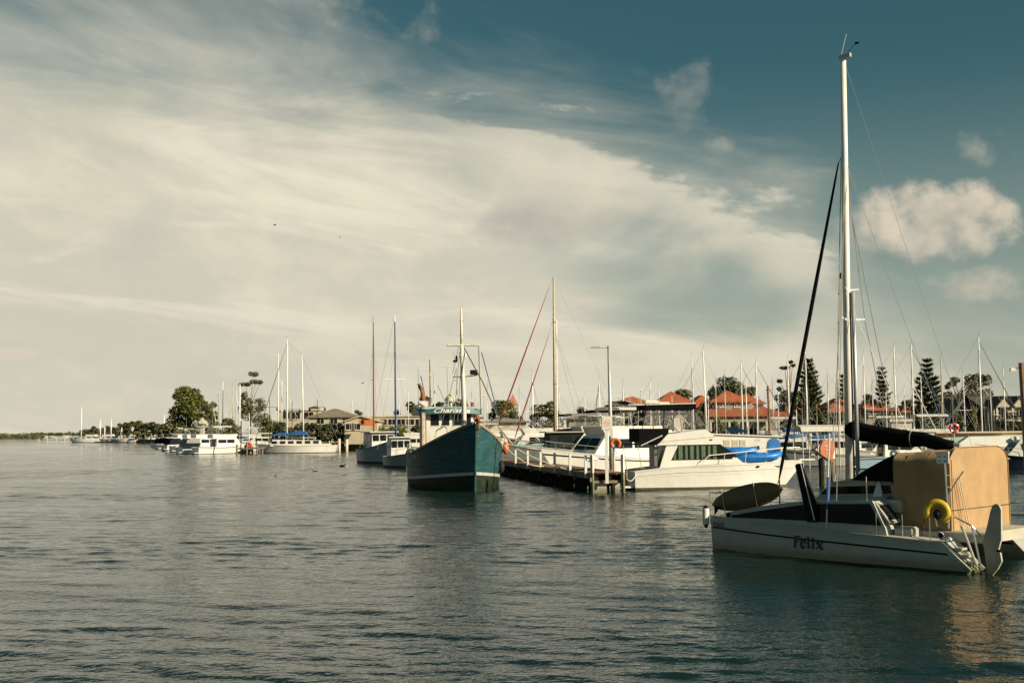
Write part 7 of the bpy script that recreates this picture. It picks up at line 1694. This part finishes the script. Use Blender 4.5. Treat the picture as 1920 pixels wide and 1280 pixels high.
# more boats filling the back rows
Mo = [(505, 836, 4, 'white launch behind the ketch bow and clipped shrubs'), (548, 835, 182, 'white cruiser hidden behind the ketch deckhouse'), (600, 835, 176, 'white launch behind the ketch stern'), (640, 836, 8, 'white launch behind the left channel pile'), (700, 836, 178, 'white launch behind the grey hulled fishing boat'), (722, 838, 4, 'white cruiser behind the blue grey fishing boat'),
      (432, 838, 170, 'white launch behind the crossed boom masts'), (408, 838, 12, 'white launch behind the slim mast'), (380, 836, 176, 'white cruiser below the broad green tree'), (905, 850, 182, 'white launch right of the trawler wheelhouse'), (985, 856, 178, 'white launch behind the two red furled sails'), (1260, 860, 176, 'white cruiser behind the flybridge curtains')]
for i, (px, py, hd, lab) in enumerate(Mo): cruiser(lab, px, py, hd, 9 + (i % 3), seed=140 + i, fly=i % 2 == 1, bimini=(None, WHITECLOTH, NAVY, None)[i % 4], cockpit=(None, GREYCLOTH)[i % 3 == 0], antennas=1 + i % 2)
for px, top, w, m_, lab in ((640, 795, 40, L_DARK, 'dark shrub in front of the cream gabled shop'), (525, 792, 36, L_DARK, 'dark shrub left of the clipped shrub'), (588, 794, 34, L_DARK, 'dark shrub between the two rounded shrubs'), (430, 785, 40, L_OLIVE, 'olive shrub behind the crossed boom masts'), (735, 797, 60, L_GREEN, 'green hedge in front of the long white shop'), (785, 798, 40, L_GREEN, 'green hedge at the right end of the long white shop')):
    tree_px('shore_shrub', lab, px, top, 208, w, m_, int(px), clumps=14, per=110, leaf=0.2, trunk=0.12)

rr_ = random.Random(77); tops = [(1098, 742), (1184, 745), (1238, 726), (1262, 742), (1345, 716), (1362, 700), (1452, 712), (1462, 735), (1556, 700), (1590, 722), (1640, 712), (1665, 735), (1700, 728), (1732, 705), (1790, 722), (1812, 700), (1862, 715), (1888, 690), (1050, 735), (975, 728), (915, 720), (885, 735)]
names = ['left of the orange hall', 'before the orange hall', 'left of the pyramid roof', 'before the pyramid roof', 'left edge of the clubhouse', 'before the clubhouse windows', 'right of the brown timber pole', 'by the sparse gum tree', 'right of the broad conifer', 'just left of the catamaran mast', 'left of the thin young pine', 'right of the thin young pine', 'left of the tiered pine', 'before the tiered pine', 'left of the wide gum crown', 'under the wide gum crown', 'before the gabled terrace', 'right of the terrace gables', 'right of the buff ketch mast', 'between the two red furled sails', 'left of the pink spire', 'right of the trawler mast strut']
for i, ((px, top), nm) in enumerate(zip(tops, names)):
    yacht('background sloop with slim mast ' + nm, px, rr_.uniform(856, 861), rr_.choice((0, 4, -4, 90, 176)), rr_.uniform(7.5, 9.5), top, cover=rr_.choice((None, BLUE, WHITECLOTH, NAVY)), seed=200 + i, mr=.05, dodger=rr_.choice((None, NAVY, WHITECLOTH)), mcol=rr_.choice((SPAR, SPAR, GREYSPAR)))
# long white awning over a berth left of the catamaran mast
Ya = 96.0; a_, b_ = atY(1494, 803, Ya), atY(1584, 803, Ya); CA = thing('berth_awning', 'long white awning over a berth behind the orange rescue box', 'awning', ((a_.x + b_.x) / 2, Ya, 0)); hx = (b_.x - a_.x) / 2; zz_ = a_.z
MB().prism([(-1.5, zz_ - .25), (-1.2, zz_ + .12), (0, zz_ + .28), (1.2, zz_ + .12), (1.5, zz_ - .25), (1.15, zz_ + .06), (0, zz_ + .2), (-1.15, zz_ + .06)], -hx, hx, 'x').build('canopy', WHITECLOTH, CA)
for x in (-hx + .1, -hx * .33, hx * .33, hx - .1):
    for y in (-1.4, 1.4): MB().tube([(x, y, -.5), (x, y, zz_ - .2)], .05, 6).build('post', POLE, CA)

# ------------------------------------------------------------------ birds
DUCK = mat('dark_plumage', (0.02, 0.018, 0.016), 0.7, var=.3, vs=8); BEAK = mat('red_beak', (.35, .05, .03), .5)
def waterbird(px, py, label, L=.55, hd=20, swan=False):
    g = onz(px, py); L *= .62; o = thing('waterbird', label, 'bird', (g.x, g.y, 0), R(hd))
    b = MB(); rings = []
    for k in range(9):
        f_ = -1 + 2 * k / 8; w = (1 - abs(f_) ** 2.2) ** .7 if abs(f_) < 1 else .02; w = max(w, .03)
        rings.append([(f_ * L * .5, w * L * .24 * math.cos(q), L * .10 + .05 * L * (f_ < 0) * -f_ + w * L * .20 * math.sin(q)) for q in (2 * PI * j / 8 for j in range(8))])
    b.loft(rings); nk = 1.0 if swan else .35
    b.tube([(L * .36, 0, L * .12), (L * .52, 0, L * (.2 + .35 * nk)), (L * .46, 0, L * (.25 + .6 * nk)), (L * .56, 0, L * (.27 + .72 * nk))], [L * .12, L * .06, L * .05, L * .07], 7)
    b.ell((L * .58, 0, L * (.27 + .72 * nk)), (L * .10, L * .07, L * .07), 8, 5); b.build('body', DUCK, o, smooth=True)
    MB().tube([(L * .65, 0, L * (.26 + .72 * nk)), (L * .80, 0, L * (.22 + .70 * nk))], [L * .035, L * .012], 5).build('beak', BEAK, o); return o
waterbird(306, 846, 'black swan with raised neck off the stern-to launches', 1.1, 5, True)
for px, py, L, hd, lab in ((516.5, 892.5, .45, 60, 'lone dark duck on open water nearest the trawler wake'), (591, 884.5, .7, 175, 'dark duck with a trailing wake line'), (622, 859.5, .5, 10, 'dark duck close to the white ketch'), (641, 874.5, .9, 8, 'long low cormorant swimming off the grey fishing boats'), (646, 892, .5, 15, 'small dark duck nearest the blue grey fishing boat'), (664, 863, .4, 20, 'small duck by the stern of the grey hulled boat')):
    waterbird(px, py, lab, L, hd)
def gull(px, py, Y, s, label, roll=0.2):
    p = atY(px, py, Y); o = thing('flying_bird', label, 'bird', tuple(p), R(30))
    b = MB(); b.tube([(-.25 * s, 0, 0), (-.1 * s, 0, 0), (.12 * s, 0, 0), (.25 * s, 0, .01)], [.02 * s, .06 * s, .06 * s, .025 * s], 7); b.build('body', DUCK, o, smooth=True)
    for sd_ in (1, -1):
        w = MB(); w.slab([(.1 * s, 0, .02), (.12 * s, sd_ * .3 * s, .12 * s), (0, sd_ * .62 * s, .05 * s), (-.06 * s, sd_ * .3 * s, .11 * s), (-.1 * s, 0, .02)], .015 * s); w.build('wing', DUCK, o)
gull(515, 422, 120, .7, 'small dark bird flying against the pale cloud bank')
gull(638, 445, 140, .5, 'tinier dark bird flying lower right of the first')
gull(680, 718, 110, .5, 'dark bird flying beside the tall buff mast')
